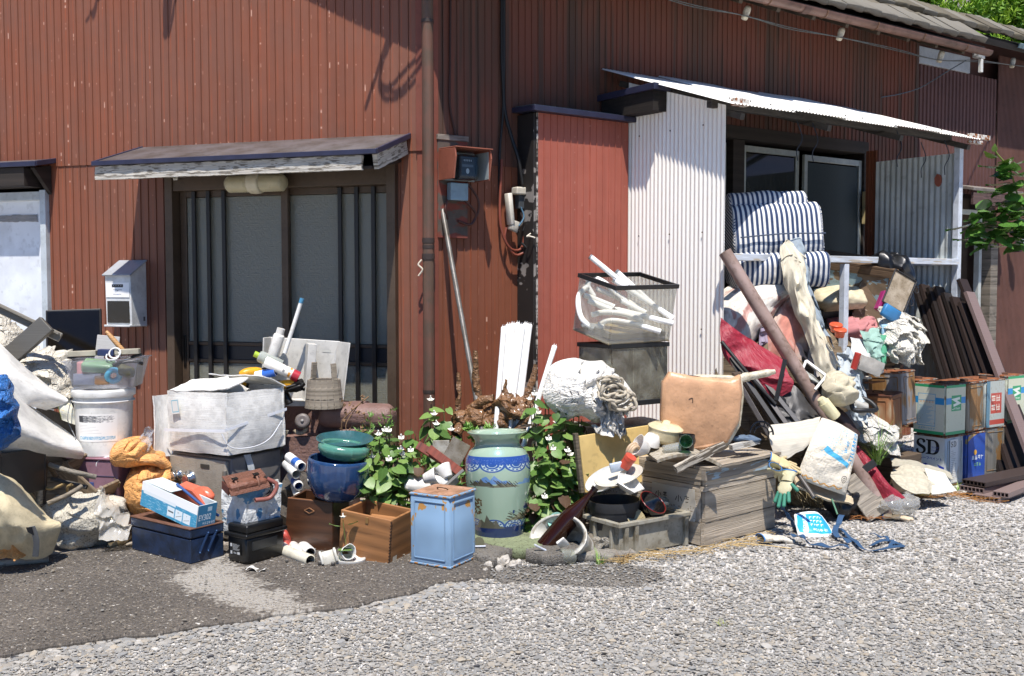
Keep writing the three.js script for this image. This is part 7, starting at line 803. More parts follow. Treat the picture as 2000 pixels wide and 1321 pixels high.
{ const straight = [['upper straight lamp tube sticking out above the tilted aquarium', [0.475, 1.549, -0.150], [0.685, 1.375, -0.100]], ['straight lamp tube in the tank ending highest at the middle', [0.632, 1.457, -0.120], [0.908, 1.200, -0.050]], ['long straight lamp tube across the middle of the tilted tank', [0.613, 1.408, -0.080], [0.945, 1.189, 0.000]], ['lowest long lamp tube lying along the tank front', [0.617, 1.240, -0.020], [0.942, 1.160, 0.020]], ['short straight lamp tube near the tank centre', [0.651, 1.290, -0.060], [0.789, 1.219, -0.020]], ['straight lamp tube end at the left of the tank', [0.432, 1.324, -0.050], [0.602, 1.255, -0.020]], ['second short lamp tube end left in the tank', [0.452, 1.291, -0.030], [0.585, 1.237, 0.000]], ['lamp tube end in the bottom left corner of the tank', [0.418, 1.151, -0.050], [0.540, 1.135, 0.000]], ['half hidden lamp tube behind the others in the tank', [0.516, 1.359, -0.150], [0.765, 1.253, -0.120]]];
  for (const [l, a, b] of straight) { const t = thing('tank_lamp', l, 'lamp tube', [0, 0, 0], null, 'lamp tubes in the tank'); part(t, 'glass_tube', ROD(a, b, 0.0165, 14), mFl); const q = V(...a).lerp(V(...b), -0.04).toArray(); part(t, 'end_cap', ROD(q, a, 0.0168, 14), M('#a5a6a4', { m: 0.7, r: 0.3 })); }
  const ring = (l, pts) => solo('ring_lamp', l, 'ring lamp', TUBE(pts, 0.0165, 12, 60), mFl, null, null, 'ring lamps in the tank');
  ring('curved ring lamp at the left wall of the tank', [[0.451, 1.375, -0.100], [0.401, 1.329, -0.080], [0.393, 1.254, -0.050], [0.416, 1.179, -0.020], [0.480, 1.129, 0.000]]); ring('arched ring lamp in the upper middle of the tank', [[0.488, 1.314, -0.100], [0.452, 1.390, -0.120], [0.490, 1.424, -0.140], [0.550, 1.399, -0.120], [0.625, 1.329, -0.100], [0.684, 1.284, -0.080]]); ring('ring lamp lying across the tank bottom', [[0.470, 1.209, -0.030], [0.540, 1.225, 0.000], [0.658, 1.214, 0.020], [0.748, 1.178, 0.020], [0.757, 1.147, 0.000]]); ring('lower ring lamp half seen in the residue', [[0.513, 1.152, -0.030], [0.570, 1.177, 0.000], [0.673, 1.166, 0.020], [0.868, 1.112, 0.020]]); }

// ---------- lean-to heap ----------
// plum grey pole
solo('drain_pole', 'long plum grey plastic drainpipe leaning on the porch post', 'drainpipe', ROD([1.317, 1.589, -0.350], [2.227, 0.014, -0.020], 0.041, 26), M('#9a8680', { r: 0.45, map: 'dirty', rep: 1.5 }));
// striped mattress folded over the rail
{ const stripe = tex(256, (u) => (((u * 26) % 1 + 1) % 1 < 0.5 ? [0.84, 0.84, 0.83] : [0.16, 0.23, 0.36]));
  const mS = M('#ffffff', { tex: stripe, r: 0.9, b: ['lumps', 0.006, 3] });
  const t = thing('striped_mattress', 'folded blue and white striped mattress lying over the porch rail', 'mattress', [1.744, 1.390, -0.850], 0.06);
  const body = (w, h, d, rad, s) => { const sh = new THREE.Shape(); sh.moveTo(-d / 2 + rad, 0); sh.lineTo(d / 2 - rad, 0); sh.quadraticCurveTo(d / 2, 0, d / 2, rad); sh.lineTo(d / 2, h - rad); sh.quadraticCurveTo(d / 2, h, d / 2 - rad, h); sh.lineTo(-d / 2 + rad, h); sh.quadraticCurveTo(-d / 2, h, -d / 2, h - rad); sh.lineTo(-d / 2, rad); sh.quadraticCurveTo(-d / 2, 0, -d / 2 + rad, 0); let g = new THREE.ExtrudeGeometry(sh, { depth: w, bevelEnabled: true, bevelSize: 0.02, bevelThickness: 0.02, bevelSegments: 3, steps: 16, curveSegments: 10 }); g = mv(g, [-w / 2, 0, 0], [0, Math.PI / 2, 0]); g = SHAKE(g, 0.022, 4, s); const p = g.attributes.position, uv = new Float32Array(p.count * 2); for (let i = 0; i < p.count; i++) { uv[i * 2] = p.getX(i) / 0.62 * 0.72 + (Math.abs(p.getX(i)) > w / 2 + 0.012 ? p.getY(i) * 1.6 + p.getZ(i) : 0); uv[i * 2 + 1] = p.getY(i); } g.setAttribute('uv', new THREE.BufferAttribute(uv, 2)); return own(g); };
  part(t, 'lower_fold', body(0.58, 0.2, 0.3, 0.08, 1), mS, [0.0, 0.0, 0.06], [0.12, 0, 0.03]); part(t, 'middle_fold', body(0.56, 0.33, 0.3, 0.09, 2), mS, [-0.01, 0.17, 0.02], [-0.16, 0, 0.05]); part(t, 'upper_fold', body(0.48, 0.13, 0.26, 0.06, 3), mS, [-0.05, 0.46, -0.07], [-0.05, 0, 0.06]); part(t, 'seam', TUBE([[-0.28, 0.3, 0.2], [0, 0.325, 0.205], [0.28, 0.33, 0.2]], 0.005, 6), M('#3c4a62', {})); }
const mBl = M('#d6c7c0', { r: 0.95, map: 'cloth', rep: 5, sheen: 0.3 });
const blTex = flake('#dcd8d0', '#bd8f88', 0.56, 4, { s: 91, soft: 0.09, size: 512 }), blTex2 = flake('#d8c2b6', '#c08274', 0.5, 3, { s: 97, soft: 0.14, size: 512 });
pillow('folded_blanket', 'folded cream blanket with faded rose print under the mattress', 'blanket', [[[1.349, 1.323, -0.750], [1.527, 1.424, -0.800], [1.709, 1.448, -0.850], [1.820, 1.373, -0.850]], [[1.304, 1.209, -0.600], [1.451, 1.275, -0.600], [1.661, 1.324, -0.650], [1.838, 1.339, -0.750]], [[1.306, 0.980, -0.550], [1.432, 1.032, -0.500], [1.618, 1.159, -0.600], [1.788, 1.272, -0.750]], [[1.357, 0.845, -0.600], [1.445, 0.898, -0.550], [1.582, 1.008, -0.650], [1.689, 1.103, -0.750]]], 0.22, M('#ffffff', { tex: blTex, rep: 2, r: 0.95 }), { fold: 0.03, f: 6, n: 34 });
pillow('pink_blanket', 'salmon pink blanket bulging behind the drainpipe', 'blanket', [[[1.700, 1.237, -0.800], [1.813, 1.356, -0.850], [1.934, 1.270, -0.850]], [[1.619, 1.044, -0.600], [1.766, 1.176, -0.600], [1.979, 1.038, -0.700]], [[1.597, 0.853, -0.500], [1.775, 0.951, -0.500], [1.986, 0.811, -0.600]], [[1.730, 0.706, -0.500], [1.827, 0.722, -0.500], [2.007, 0.667, -0.550]]], 0.26, M('#ffffff', { tex: blTex2, rep: 1.5, r: 0.95 }), { fold: 0.04, f: 6, n: 36 });
drape('grey_blanket_edge', 'grey bound edge of a quilt hanging beside the pink blanket', 'quilt', [[[1.845, 1.274, -0.650], [1.943, 1.239, -0.700]], [[1.871, 1.081, -0.500], [1.961, 1.046, -0.550]], [[1.862, 0.861, -0.400], [1.951, 0.808, -0.450]], [[1.833, 0.652, -0.400], [1.909, 0.633, -0.420]]], M('#b9b5b4', { r: 0.9 }), { fold: 0.025, f: 10 });
drape('purple_cloth', 'purple striped cloth edge under the cream blanket', 'cloth', [[[1.600, 1.179, -0.500], [1.654, 1.210, -0.550]], [[1.544, 0.987, -0.450], [1.628, 1.000, -0.500]], [[1.513, 0.860, -0.420], [1.611, 0.825, -0.450]]], M('#8d8498', { r: 0.9 }), { fold: 0.03, f: 14 });
// canvas cover hanging over the rail
drape('canvas_cover', 'long cream canvas cover hung over the rail and trailing down', 'canvas', [[[1.722, 1.644, -0.620], [1.797, 1.670, -0.620], [1.892, 1.589, -0.660]], [[1.702, 1.503, -0.460], [1.773, 1.528, -0.440], [1.855, 1.477, -0.500]], [[1.743, 1.294, -0.400], [1.786, 1.311, -0.360], [1.877, 1.278, -0.420]], [[1.797, 1.090, -0.320], [1.860, 1.123, -0.280], [1.952, 1.057, -0.340]], [[1.852, 0.888, -0.260], [1.918, 0.923, -0.220], [2.022, 0.865, -0.280]], [[1.920, 0.751, -0.220], [1.992, 0.768, -0.200], [2.093, 0.717, -0.240]]], M('#c9c2ad', { r: 0.8, map: 'grime', rep: 3 }), { fold: 0.045, f: 9, sx: 1.6, sy: 0.5, nu: 30, nv: 60 });
drape('slate_cloth', 'slate blue cloth bunched behind the canvas on the rail', 'cloth', [[[1.769, 1.673, -0.700], [1.869, 1.700, -0.700], [1.916, 1.607, -0.720]], [[1.816, 1.504, -0.560], [1.869, 1.520, -0.550], [1.910, 1.472, -0.600]], [[1.847, 1.277, -0.460], [1.879, 1.294, -0.440], [1.937, 1.244, -0.500]], [[1.923, 1.054, -0.400], [1.974, 1.071, -0.380], [2.033, 0.989, -0.420]]], M('#8b98a2', { r: 0.85 }), { fold: 0.04, f: 11 });
drape('grey_jacket', 'grey blue work jacket slumped below the canvas', 'jacket', [[[2.014, 0.964, -0.300], [2.099, 0.993, -0.350], [2.149, 0.927, -0.380]], [[1.991, 0.815, -0.200], [2.084, 0.829, -0.220], [2.182, 0.743, -0.300]], [[2.008, 0.665, -0.150], [2.095, 0.680, -0.150], [2.182, 0.594, -0.220]], [[2.056, 0.576, -0.120], [2.124, 0.560, -0.120], [2.176, 0.521, -0.180]]], M('#a9b3b8', { r: 0.8 }), { fold: 0.05, f: 11 });
pillow('beige_rucksack', 'beige cloth bag with flap at the foot of the canvas', 'bag', [[[1.897, 0.851, -0.150], [1.974, 0.866, -0.150], [2.059, 0.822, -0.200]], [[1.862, 0.763, -0.100], [1.944, 0.774, -0.050], [2.053, 0.746, -0.120]], [[1.894, 0.671, -0.100], [1.961, 0.658, -0.080], [2.029, 0.668, -0.120]]], 0.1, M('#bdb59d', { r: 0.8, map: 'grime' }), { fold: 0.06, f: 11, n: 34 });
// red fabric bag in two stretches, with black base and straps
const mRed = M('#a3243a', { r: 0.55, map: 'cloth', rep: 6, b: ['lumps', 0.006, 4] });
drape('red_cover', 'crimson nylon cover folded behind the drainpipe', 'nylon cover', [[[1.286, 1.192, -0.300], [1.335, 1.148, -0.280], [1.471, 1.046, -0.250], [1.641, 0.934, -0.200]], [[1.277, 1.078, -0.250], [1.366, 1.033, -0.200], [1.495, 0.928, -0.150], [1.658, 0.854, -0.120]], [[1.284, 0.970, -0.220], [1.390, 0.896, -0.160], [1.500, 0.809, -0.100], [1.684, 0.811, -0.080]], [[1.348, 0.889, -0.250], [1.453, 0.788, -0.160], [1.563, 0.708, -0.100], [1.673, 0.750, -0.080]]], mRed, { fold: 0.03, f: 5, nu: 60, nv: 40 });
solo('black_strap', 'black webbing strap crossing the crimson cover', 'strap', BAR([1.619, 0.945, -0.050], [1.563, 0.703, -0.030], 0.036, 0.006), M('#23262a', { r: 0.7 })); solo('black_piping', 'black edging strap along the lower side of the crimson cover', 'strap', TUBE([[1.273, 1.040, -0.200], [1.350, 0.930, -0.120], [1.460, 0.792, -0.060], [1.558, 0.680, -0.020]], 0.012, 8), M('#17181a', { r: 0.6 }));
drape('rubber_sheet', 'dark grey rubber sheet below the crimson cover', 'rubber sheet', [[[1.578, 0.686, -0.100], [1.690, 0.776, -0.120], [1.792, 0.665, -0.150]], [[1.604, 0.613, -0.020], [1.733, 0.631, -0.050], [1.846, 0.594, -0.100]], [[1.624, 0.549, 0.020], [1.750, 0.561, 0.000], [1.856, 0.539, -0.050]]], M('#3c3b3a', { r: 0.5 }), { fold: 0.03, f: 9 });
drape('red_cover', 'crimson nylon bag tail lying behind the drainpipe foot', 'nylon bag', [[[2.044, 0.446, -0.200], [2.104, 0.430, -0.220], [2.140, 0.384, -0.250]], [[2.097, 0.312, -0.120], [2.152, 0.325, -0.100], [2.207, 0.276, -0.150]], [[2.152, 0.201, -0.050], [2.211, 0.229, -0.020], [2.276, 0.186, -0.080]], [[2.206, 0.098, 0.000], [2.264, 0.124, 0.020], [2.334, 0.124, -0.020]]], mRed, { fold: 0.03, f: 7, nu: 30, nv: 50 });
solo('black_band', 'black band buckled round the crimson bag tail', 'band', BAR([2.089, 0.278, -0.050], [2.161, 0.332, -0.040], 0.045, 0.014), M('#2a2c2e', { r: 0.6 })); solo('dark_sleeve', 'dark brown leather sleeve beside the drainpipe', 'sleeve', SHAKE(TUBE([[1.932, 0.634, -0.150], [2.000, 0.560, -0.120], [2.051, 0.470, -0.100]], 0.045, 12), 0.012, 12, 2), M('#3b2a26', { r: 0.6 })); 
solo('clear_film', 'crumpled clear plastic film at the crimson bag end', 'plastic film', BLOB(0.13, 0.05, 0.08, 0.045, 12, 9, 26), M('#e3e3e0', { r: 0.08, t: 0.75, map: null }), [2.279, 0.089, 0.000], [0, 0.3, 0]); solo('clear_film', 'second crumple of clear film behind the drainpipe foot', 'plastic film', BLOB(0.08, 0.07, 0.06, 0.04, 12, 4, 22), M('#e3e3e0', { r: 0.08, t: 0.75, map: null }), [2.169, 0.116, -0.120]);

// ---------- paint cans by the porch ----------
const label = (w, h, draw) => canvasTex(w, h, (g) => { draw(g); for (let i = 0; i < 130; i++) { g.fillStyle = `rgba(120,90,60,${rnd() * 0.25})`; g.fillRect(rnd() * w, rnd() * h, 1 + rnd() * 5, 1 + rnd() * 12); } });
const strokes = (g, x, y, s, list) => { g.lineWidth = s * 0.13; g.lineCap = 'round'; list.forEach((l, k) => { for (const q of l) { g.beginPath(); q.forEach(([a, b], i) => (i ? g.lineTo(x + (k * 1.05 + a) * s, y + b * s) : g.moveTo(x + (k * 1.05 + a) * s, y + b * s))); g.stroke(); } }); };
const KANA = { ru: [[[0.3, 0.2], [0.28, 0.6], [0.1, 0.85]], [[0.55, 0.15], [0.55, 0.85], [0.9, 0.6]]], dash: [[[0.1, 0.5], [0.9, 0.5]]], fu: [[[0.15, 0.2], [0.85, 0.2], [0.7, 0.6], [0.3, 0.9]]], pe: [[[0.08, 0.6], [0.35, 0.3], [0.92, 0.8]], [[0.74, 0.22], [0.82, 0.22], [0.82, 0.3], [0.74, 0.3], [0.74, 0.22]]], i: [[[0.75, 0.15], [0.15, 0.55]], [[0.5, 0.4], [0.5, 0.9]]], n: [[[0.15, 0.2], [0.35, 0.35]], [[0.15, 0.85], [0.5, 0.75], [0.9, 0.3]]], to: [[[0.35, 0.1], [0.35, 0.9]], [[0.35, 0.42], [0.75, 0.6]]], e: [[[0.2, 0.2], [0.8, 0.2]], [[0.5, 0.2], [0.5, 0.8]], [[0.1, 0.8], [0.9, 0.8]]], su: [[[0.2, 0.2], [0.8, 0.2], [0.1, 0.9]], [[0.5, 0.5], [0.9, 0.9]]], ke: [[[0.35, 0.1], [0.1, 0.5]], [[0.3, 0.32], [0.9, 0.32]], [[0.62, 0.32], [0.6, 0.6], [0.35, 0.9]]] };
const sdTex = label(256, 380, (g) => { g.fillStyle = '#c9d0d2'; g.fillRect(0, 0, 256, 380); g.fillStyle = '#141414'; g.font = 'bold 165px serif'; g.fillText('S', 14, 142); g.fillText('D', 98, 142); g.fillStyle = '#4a5fae'; g.font = '22px serif'; g.fillText('ROOF', 150, 92); g.fillText('PAINT', 148, 116); g.strokeStyle = '#2a3f9c'; strokes(g, 52, 160, 26, [KANA.ru, KANA.dash, KANA.fu, KANA.pe, KANA.i, KANA.n, KANA.to]); g.fillStyle = '#1f39a8'; g.beginPath(); g.moveTo(14, 262); g.lineTo(104, 214); g.lineTo(214, 276); g.lineTo(214, 380); g.lineTo(14, 380); g.fill(); g.fillStyle = '#c9d0d2'; g.beginPath(); g.moveTo(30, 290); g.lineTo(104, 248); g.lineTo(206, 306); g.lineTo(206, 380); g.lineTo(30, 380); g.fill(); g.fillStyle = '#2540b0'; g.fillRect(0, 200, 26, 14); g.beginPath(); g.moveTo(196, 214); g.lineTo(256, 232); g.lineTo(256, 246); g.lineTo(220, 244); g.fill(); });
const skTex = label(256, 380, (g) => { g.fillStyle = '#cdd0bf'; g.fillRect(0, 0, 256, 380); g.fillStyle = '#2f9a68'; g.fillRect(0, 0, 256, 20); g.fillRect(0, 356, 256, 24); g.fillStyle = '#2a8cc8'; g.fillRect(0, 96, 256, 52); g.fillStyle = '#cdd3c9'; g.fillRect(34, 70, 150, 250); g.strokeStyle = '#3a9ccc'; g.lineWidth = 4; g.strokeRect(36, 72, 146, 246); g.strokeRect(36, 72, 146, 50); g.fillStyle = '#d8a878'; for (let i = 0; i < 5; i++) { g.beginPath(); g.arc(60 + i * 25, 132, 8, 0, 7); g.fill(); } g.fillStyle = '#cdd3c9'; for (let i = 0; i < 5; i++) { g.beginPath(); g.arc(60 + i * 25, 132, 4, 0, 7); g.fill(); } g.fillStyle = '#6aa9c8'; for (let i = 0; i < 20; i++) g.fillRect(44 + (i % 3) * 5, 160 + i * 7.4, 60 + ((i * 47) % 60), 2.4); g.strokeStyle = '#3f9cc4'; strokes(g, 40, 328, 20, [KANA.e, KANA.su, KANA.ke, KANA.dash, KANA.n, KANA.to, KANA.i]); });
const skSide = label(256, 380, (g) => { g.fillStyle = '#c4c9b2'; g.fillRect(0, 0, 256, 380); g.fillStyle = '#2f9a68'; g.fillRect(0, 0, 256, 20); g.fillRect(0, 356, 256, 24); g.fillStyle = '#2a8cc8'; g.fillRect(0, 96, 256, 50); g.fillStyle = '#2f9a68'; g.fillRect(70, 80, 130, 120); g.strokeStyle = '#dfe6da'; g.lineWidth = 20; g.beginPath(); g.moveTo(180, 104); g.lineTo(104, 112); g.lineTo(170, 142); g.lineTo(96, 158); g.stroke(); g.fillStyle = '#dfe6da'; marks(g, 80, 174, 5, 20); });
const minaTex = label(256, 380, (g) => { g.fillStyle = '#2b50a4'; g.fillRect(0, 0, 256, 380); g.fillStyle = '#b7945a'; g.beginPath(); g.ellipse(100, 40, 150, 60, -0.3, 0, 7); g.fill(); g.fillStyle = '#2b50a4'; g.beginPath(); g.ellipse(110, 70, 160, 60, -0.3, 0, 7); g.fill(); g.fillStyle = '#d6dee8'; marks(g, 62, 176, 4, 40); g.fillStyle = '#8fc07a'; marks(g, 96, 236, 3, 32); g.fillStyle = '#e0a93c'; g.beginPath(); g.arc(110, 150, 22, 0, 7); g.fill(); });
const rustTop = M('#ffffff', { tex: flake('#7a4a2e', '#a8663a', 0.52, 5, { s: 51, soft: 0.08 }), rep: 4, r: 0.9 }), rustRim = M('#ffffff', { tex: flake('#8d8b84', '#7d4b2c', 0.46, 8, { s: 53 }), rep: 5, r: 0.8 });
const greyCan = (c, thr, s) => M('#ffffff', { tex: flake(c, '#8f6a3e', thr, 4, { py: 3, s, soft: 0.05, gp: 20, gq: 3, size: 512 }), rep: [3, 1.6], r: 0.55 });
{ const C = [[2.986, 0.004, -1.110], -1.020, 0.278][0], along = [0.818, -0.575], R = -53 * D, at = (k, y, o = 0) => [C[0] + along[0] * k + o * 0.575, y, C[2] + along[1] * k + o * 0.818];
  const face = (t, w, h, tx, side) => part(t, side ? 'side_label' : 'front_label', FACE(w, h), M('#ffffff', { tex: tx, r: 0.45 }), side ? [0.1245, 0.172, 0] : [0, 0.172, 0.1245], side ? [0, Math.PI / 2, 0] : null);
  const mk = (lab, k, y, m, r = R, ex = {}) => tin(lab, at(k, y, ex.o ?? 0), ex.rot ?? r, 0.236, 0.238, 0.345, m, ex.lid ?? rustTop, { rim: rustRim, knob: M('#5e3f2c', { r: 0.8 }), s: k * 9, ...ex });
  const sd = mk('white paint can lettered SD at the left of the lower row', 0, 0, greyCan('#c3c8c8', 0.72, 3)); face(sd, 0.228, 0.33, sdTex); part(sd, 'side_label', FACE(0.1, 0.3), M('#ffffff', { r: 0.5, tex: label(100, 300, (g) => { g.fillStyle = '#d3d5d2'; g.fillRect(0, 0, 100, 300); g.fillStyle = '#161616'; g.font = 'bold 52px serif'; g.fillText('SD', 10, 52); g.fillStyle = '#777'; for (let i = 0; i < 16; i++) g.fillRect(14, 80 + i * 13, 30 + (i * 31) % 44, 2); }) }), [0.1245, 0.172, 0.02], [0, Math.PI / 2, 0]);
  const mn = mk('blue paint can with gold arc, second in the lower row', 0.262, 0, M('#ffffff', { tex: flake('#2b50a4', '#7d6a48', 0.66, 6, { s: 63 }), rep: 2, r: 0.5 })); face(mn, 0.228, 0.33, minaTex, true);
  mk('plain grey rusty paint can, third in the lower row', 0.52, 0.02, greyCan('#7d7c76', 0.62, 5), R - 0.1); const w4 = mk('grey paint can with blank white label, last in the lower row', 0.79, 0, greyCan('#8b8880', 0.6, 7), R - 0.05); part(w4, 'side_label', FACE(0.13, 0.26), M('#d5d5d2', { r: 0.6 }), [0.1245, 0.15, 0.02], [0, Math.PI / 2, 0]);
  const up = 0.357, sk = mk('cream paint can with green and blue bands on the upper row', -0.02, up, M('#ffffff', { tex: flake('#c2c7b4', '#98754a', 0.66, 4, { s: 67, py: 3, soft: 0.04 }), rep: 2, r: 0.45 }), R - 0.04, { o: 0.01 }); face(sk, 0.23, 0.34, skTex); face(sk, 0.23, 0.34, skSide, true);
  mk('grey rust streaked paint can, second on the upper row', 0.245, up, greyCan('#8d8a7e', 0.52, 9), R + 0.05); const r3 = mk('paint can with red print, third on the upper row', 0.5, up + 0.004, greyCan('#a3aaa6', 0.6, 11), R - 0.06); part(r3, 'side_label', FACE(0.225, 0.33), M('#ffffff', { r: 0.5, tex: label(128, 190, (g) => { g.fillStyle = '#a9b1ac'; g.fillRect(0, 0, 128, 190); g.fillStyle = '#b04a3e'; g.fillRect(30, 50, 76, 84); g.fillStyle = '#d8d2c4'; marks(g, 36, 58, 2, 30); marks(g, 36, 96, 2, 30); g.fillStyle = '#b04a3e'; g.fillRect(0, 160, 128, 20); g.fillStyle = '#5a7f92'; g.fillRect(0, 0, 24, 190); }) }), [0.1245, 0.172, 0], [0, Math.PI / 2, 0]);
  const g4 = mk('cream green paint can at the right end of the upper row', 0.77, up + 0.02, M('#ffffff', { tex: flake('#c2c7b4', '#98754a', 0.66, 4, { s: 69 }), rep: 2, r: 0.45 }), R - 0.02); face(g4, 0.23, 0.34, skSide, true);
  mk('rusty can lying flat on top behind the cream can', 0.12, 0.36, rustTop, R + 0.1, { o: -0.28, lid: rustTop });
  tin('tall grey can with hazard diamond and rust streak behind the brown lid can', [2.604, 0.437, -0.950], [0, R + 0.2, 0.06], 0.236, 0.238, 0.36, greyCan('#8c8a8a', 0.5, 13), rustTop, { rim: rustRim, s: 4 });
  tin('rusty can with dark brown lid carrying a white ring', [2.378, 0.385, -0.600], [0.02, -0.65, 0.02], 0.236, 0.238, 0.3, M('#ffffff', { tex: flake('#a89a80', '#8a5a34', 0.47, 3, { py: 2, s: 15, soft: 0.12, gp: 16, gq: 2, size: 512 }), rep: [2.4, 2], r: 0.7 }), M('#5f3524', { r: 0.5, map: 'dirty' }), { rim: M('#55301f', { r: 0.6 }), s: 7 });
  solo('white_ring', 'white plastic ring lying on the brown can lid', 'ring', mv(new THREE.TorusGeometry(0.028, 0.008, 10, 28), [0, 0, 0], [Math.PI / 2, 0, 0], [1, 1, 1]), mPlas('#d9d3c6'), [2.298, 0.783, -0.620]); solo('rusty_rod_pair', 'short rusty rods on the brown can lid', 'rods', merge([ROD([0, 0, 0], [0.11, 0.005, -0.05], 0.006, 7), ROD([0.02, 0, 0.03], [0.13, 0.01, -0.01], 0.005, 7)]), M('#7d5234', {}), [2.279, 0.754, -0.580]); }
solo('can_support', 'dark wooden box carrying the rusty cans', 'box', BOX(0.34, 0.24, 0.36), M('#6b5d4e', { map: 'oldwood' }), [[2.549, 0.184, -0.950][0], 0.12, [2.549, 0.184, -0.950][2]], -0.9);
// brown hollow deck boards: leaning and lying
const mDeck = [M('#3a2f2b', { r: 0.5, map: 'brushed', rep: [1, 30] }), M('#463a36', { r: 0.5, map: 'brushed', rep: [1, 30] }), M('#2c2624', { r: 0.45, map: 'brushed', rep: [1, 30] }), M('#8d7a76', { r: 0.5, map: 'brushed', rep: [1, 30] })];
function hollow(w, h, n) { const s = new THREE.Shape([[-w / 2, 0], [w / 2, 0], [w / 2, h], [-w / 2, h]].map(([x, y]) => new THREE.Vector2(x, y))), c = (w - 0.006) / n; for (let k = 0; k < n; k++) { const x = -w / 2 + 0.006 + k * c; s.holes.push(new THREE.Path([[x, 0.005], [x, h - 0.005], [x + c - 0.006, h - 0.005], [x + c - 0.006, 0.005]].map(([a, b]) => new THREE.Vector2(a, b)))); } return s; }
const deckG = (w, h, n, L) => new THREE.ExtrudeGeometry(hollow(w, h, n), { depth: L, bevelEnabled: false });
[[[3.180, 1.362, -2.000], [3.355, -0.017, -1.350], 2, 'leftmost dark deck board leaning beside the blue porch sheet'], [[3.228, 1.386, -2.000], [3.410, -0.005, -1.350], 0, 'second dark deck board from the left in the leaning row'], [[3.264, 1.362, -1.950], [3.460, -0.002, -1.330], 2, 'third dark deck board from the left in the leaning row'], [[3.319, 1.370, -1.950], [3.507, 0.008, -1.320], 1, 'fourth deck board from the left in the leaning row'], [[3.362, 1.323, -1.900], [3.556, 0.011, -1.300], 2, 'fifth deck board with split edge in the leaning row'], [[3.404, 1.292, -1.850], [3.616, 0.023, -1.280], 0, 'sixth deck board from the left in the leaning row'], [[3.446, 1.254, -1.800], [3.685, 0.039, -1.250], 1, 'glossy grey brown deck board third from the right of the leaning row'], [[3.478, 1.429, -1.900], [3.786, 0.045, -1.220], 0, 'taller dark deck board second from the right of the leaning row'], [[3.469, 1.332, -1.750], [3.713, 0.069, -1.150], 3, 'pale plum deck board at the front right of the leaning row']].forEach(([a, b, k, l]) => { const A = V(...a), B = V(...b); B.y = Math.max(0.01, B.y); const L = A.distanceTo(B), o = solo('deck_board', l, 'deck board', deckG(0.105, 0.026, 4, L), mDeck[k], B.toArray(), null, 'deck boards leaning by the porch'); const z = A.clone().sub(B).normalize(), x = V(0.818, 0, -0.575).addScaledVector(z, -V(0.818, 0, -0.575).dot(z)).normalize(), y = z.clone().cross(x); o.quaternion.setFromRotationMatrix(new THREE.Matrix4().makeBasis(x, y, z)); });
[[[3.013, 0.072, -0.620], 0.075, 0.16, 6, 0, 'top dark hollow deck plank of the pile on the gravel'], [[3.001, 0.012, -0.620], 0.035, 0.16, 6, 3, 'middle plum hollow deck plank of the pile on the gravel'], [[3.035, 0.024, -0.500], 0.002, 0.17, 6, 3, 'front plum hollow deck plank lying on the gravel'], [[3.110, 0.034, -0.450], 0.036, 0.1, 4, 3, 'narrow plum deck plank on top at the frame edge']].forEach(([p, y, w, n, k, l], i) => { const o = solo('deck_plank', l, 'deck plank', deckG(w, 0.032, n, 1.5), mDeck[k === 0 ? 1 : 3], [p[0], y, p[2]], null, 'deck planks on the gravel'); o.rotation.y = (90 + 36 + i * 3) * D; });
// dark aluminium profiles behind the chair
[[[1.330, 0.940, -0.200], [1.619, 0.450, 0.100], '#2a2a2b', 'leftmost dark aluminium profile sloping behind the chair'], [[1.392, 0.924, -0.200], [1.675, 0.458, 0.080], '#4c4948', 'second aluminium profile sloping behind the chair'], [[1.457, 0.879, -0.180], [1.752, 0.472, 0.050], '#6e6c6a', 'pale aluminium profile sloping under the crimson cover'], [[1.512, 0.804, -0.150], [1.806, 0.473, 0.020], '#2f3234', 'right dark aluminium profile under the crimson cover'], [[1.334, 0.840, -0.100], [1.532, 0.434, 0.150], '#56514e', 'short grey profile nearest the peach chair'], [[1.299, 0.999, -0.250], [1.570, 0.531, 0.000], '#1c1d1f', 'black profile close to the white porch sheet']].forEach(([a, b, c, l]) => solo('aluminium_profile', l, 'profile', BAR(a, b, 0.045, 0.03), M(c, { r: 0.35, m: 0.5, map: 'brushed', rep: [3, 8] }), null, null, 'aluminium profiles'));
solo('fan_grille', 'small black plastic fan grille on the profiles', 'grille', merge([mv(new THREE.TorusGeometry(0.07, 0.006, 6, 30, Math.PI), [0, 0, 0]), mv(new THREE.TorusGeometry(0.045, 0.004, 6, 24, Math.PI), [0, 0, 0]), ...[0.3, 0.8, 1.3, 1.8, 2.3, 2.8].map((a) => ROD([0.04 * Math.cos(a), 0.04 * Math.sin(a), 0], [0.07 * Math.cos(a), 0.07 * Math.sin(a), 0], 0.004, 5))]), M('#15161a', { r: 0.4 }), [1.412, 0.543, 0.250], [-0.2, 0.2, -0.1]);
solo('denim_scrap', 'faded denim scrap on the crate corner', 'cloth scrap', BLOB(0.08, 0.02, 0.05, 0.02, 16, 4, 16), M('#5d6f84', { r: 0.9 }), [1.302, 0.530, 0.350]); solo('white_lath', 'peeling white lath lying on the crate lid', 'lath', SHAKE(new THREE.BoxGeometry(0.2, 0.03, 0.03, 14, 2, 2), 0.006, 12, 3), mPeel, [1.283, 0.509, 0.400], [0, 0.5, 0.12]);
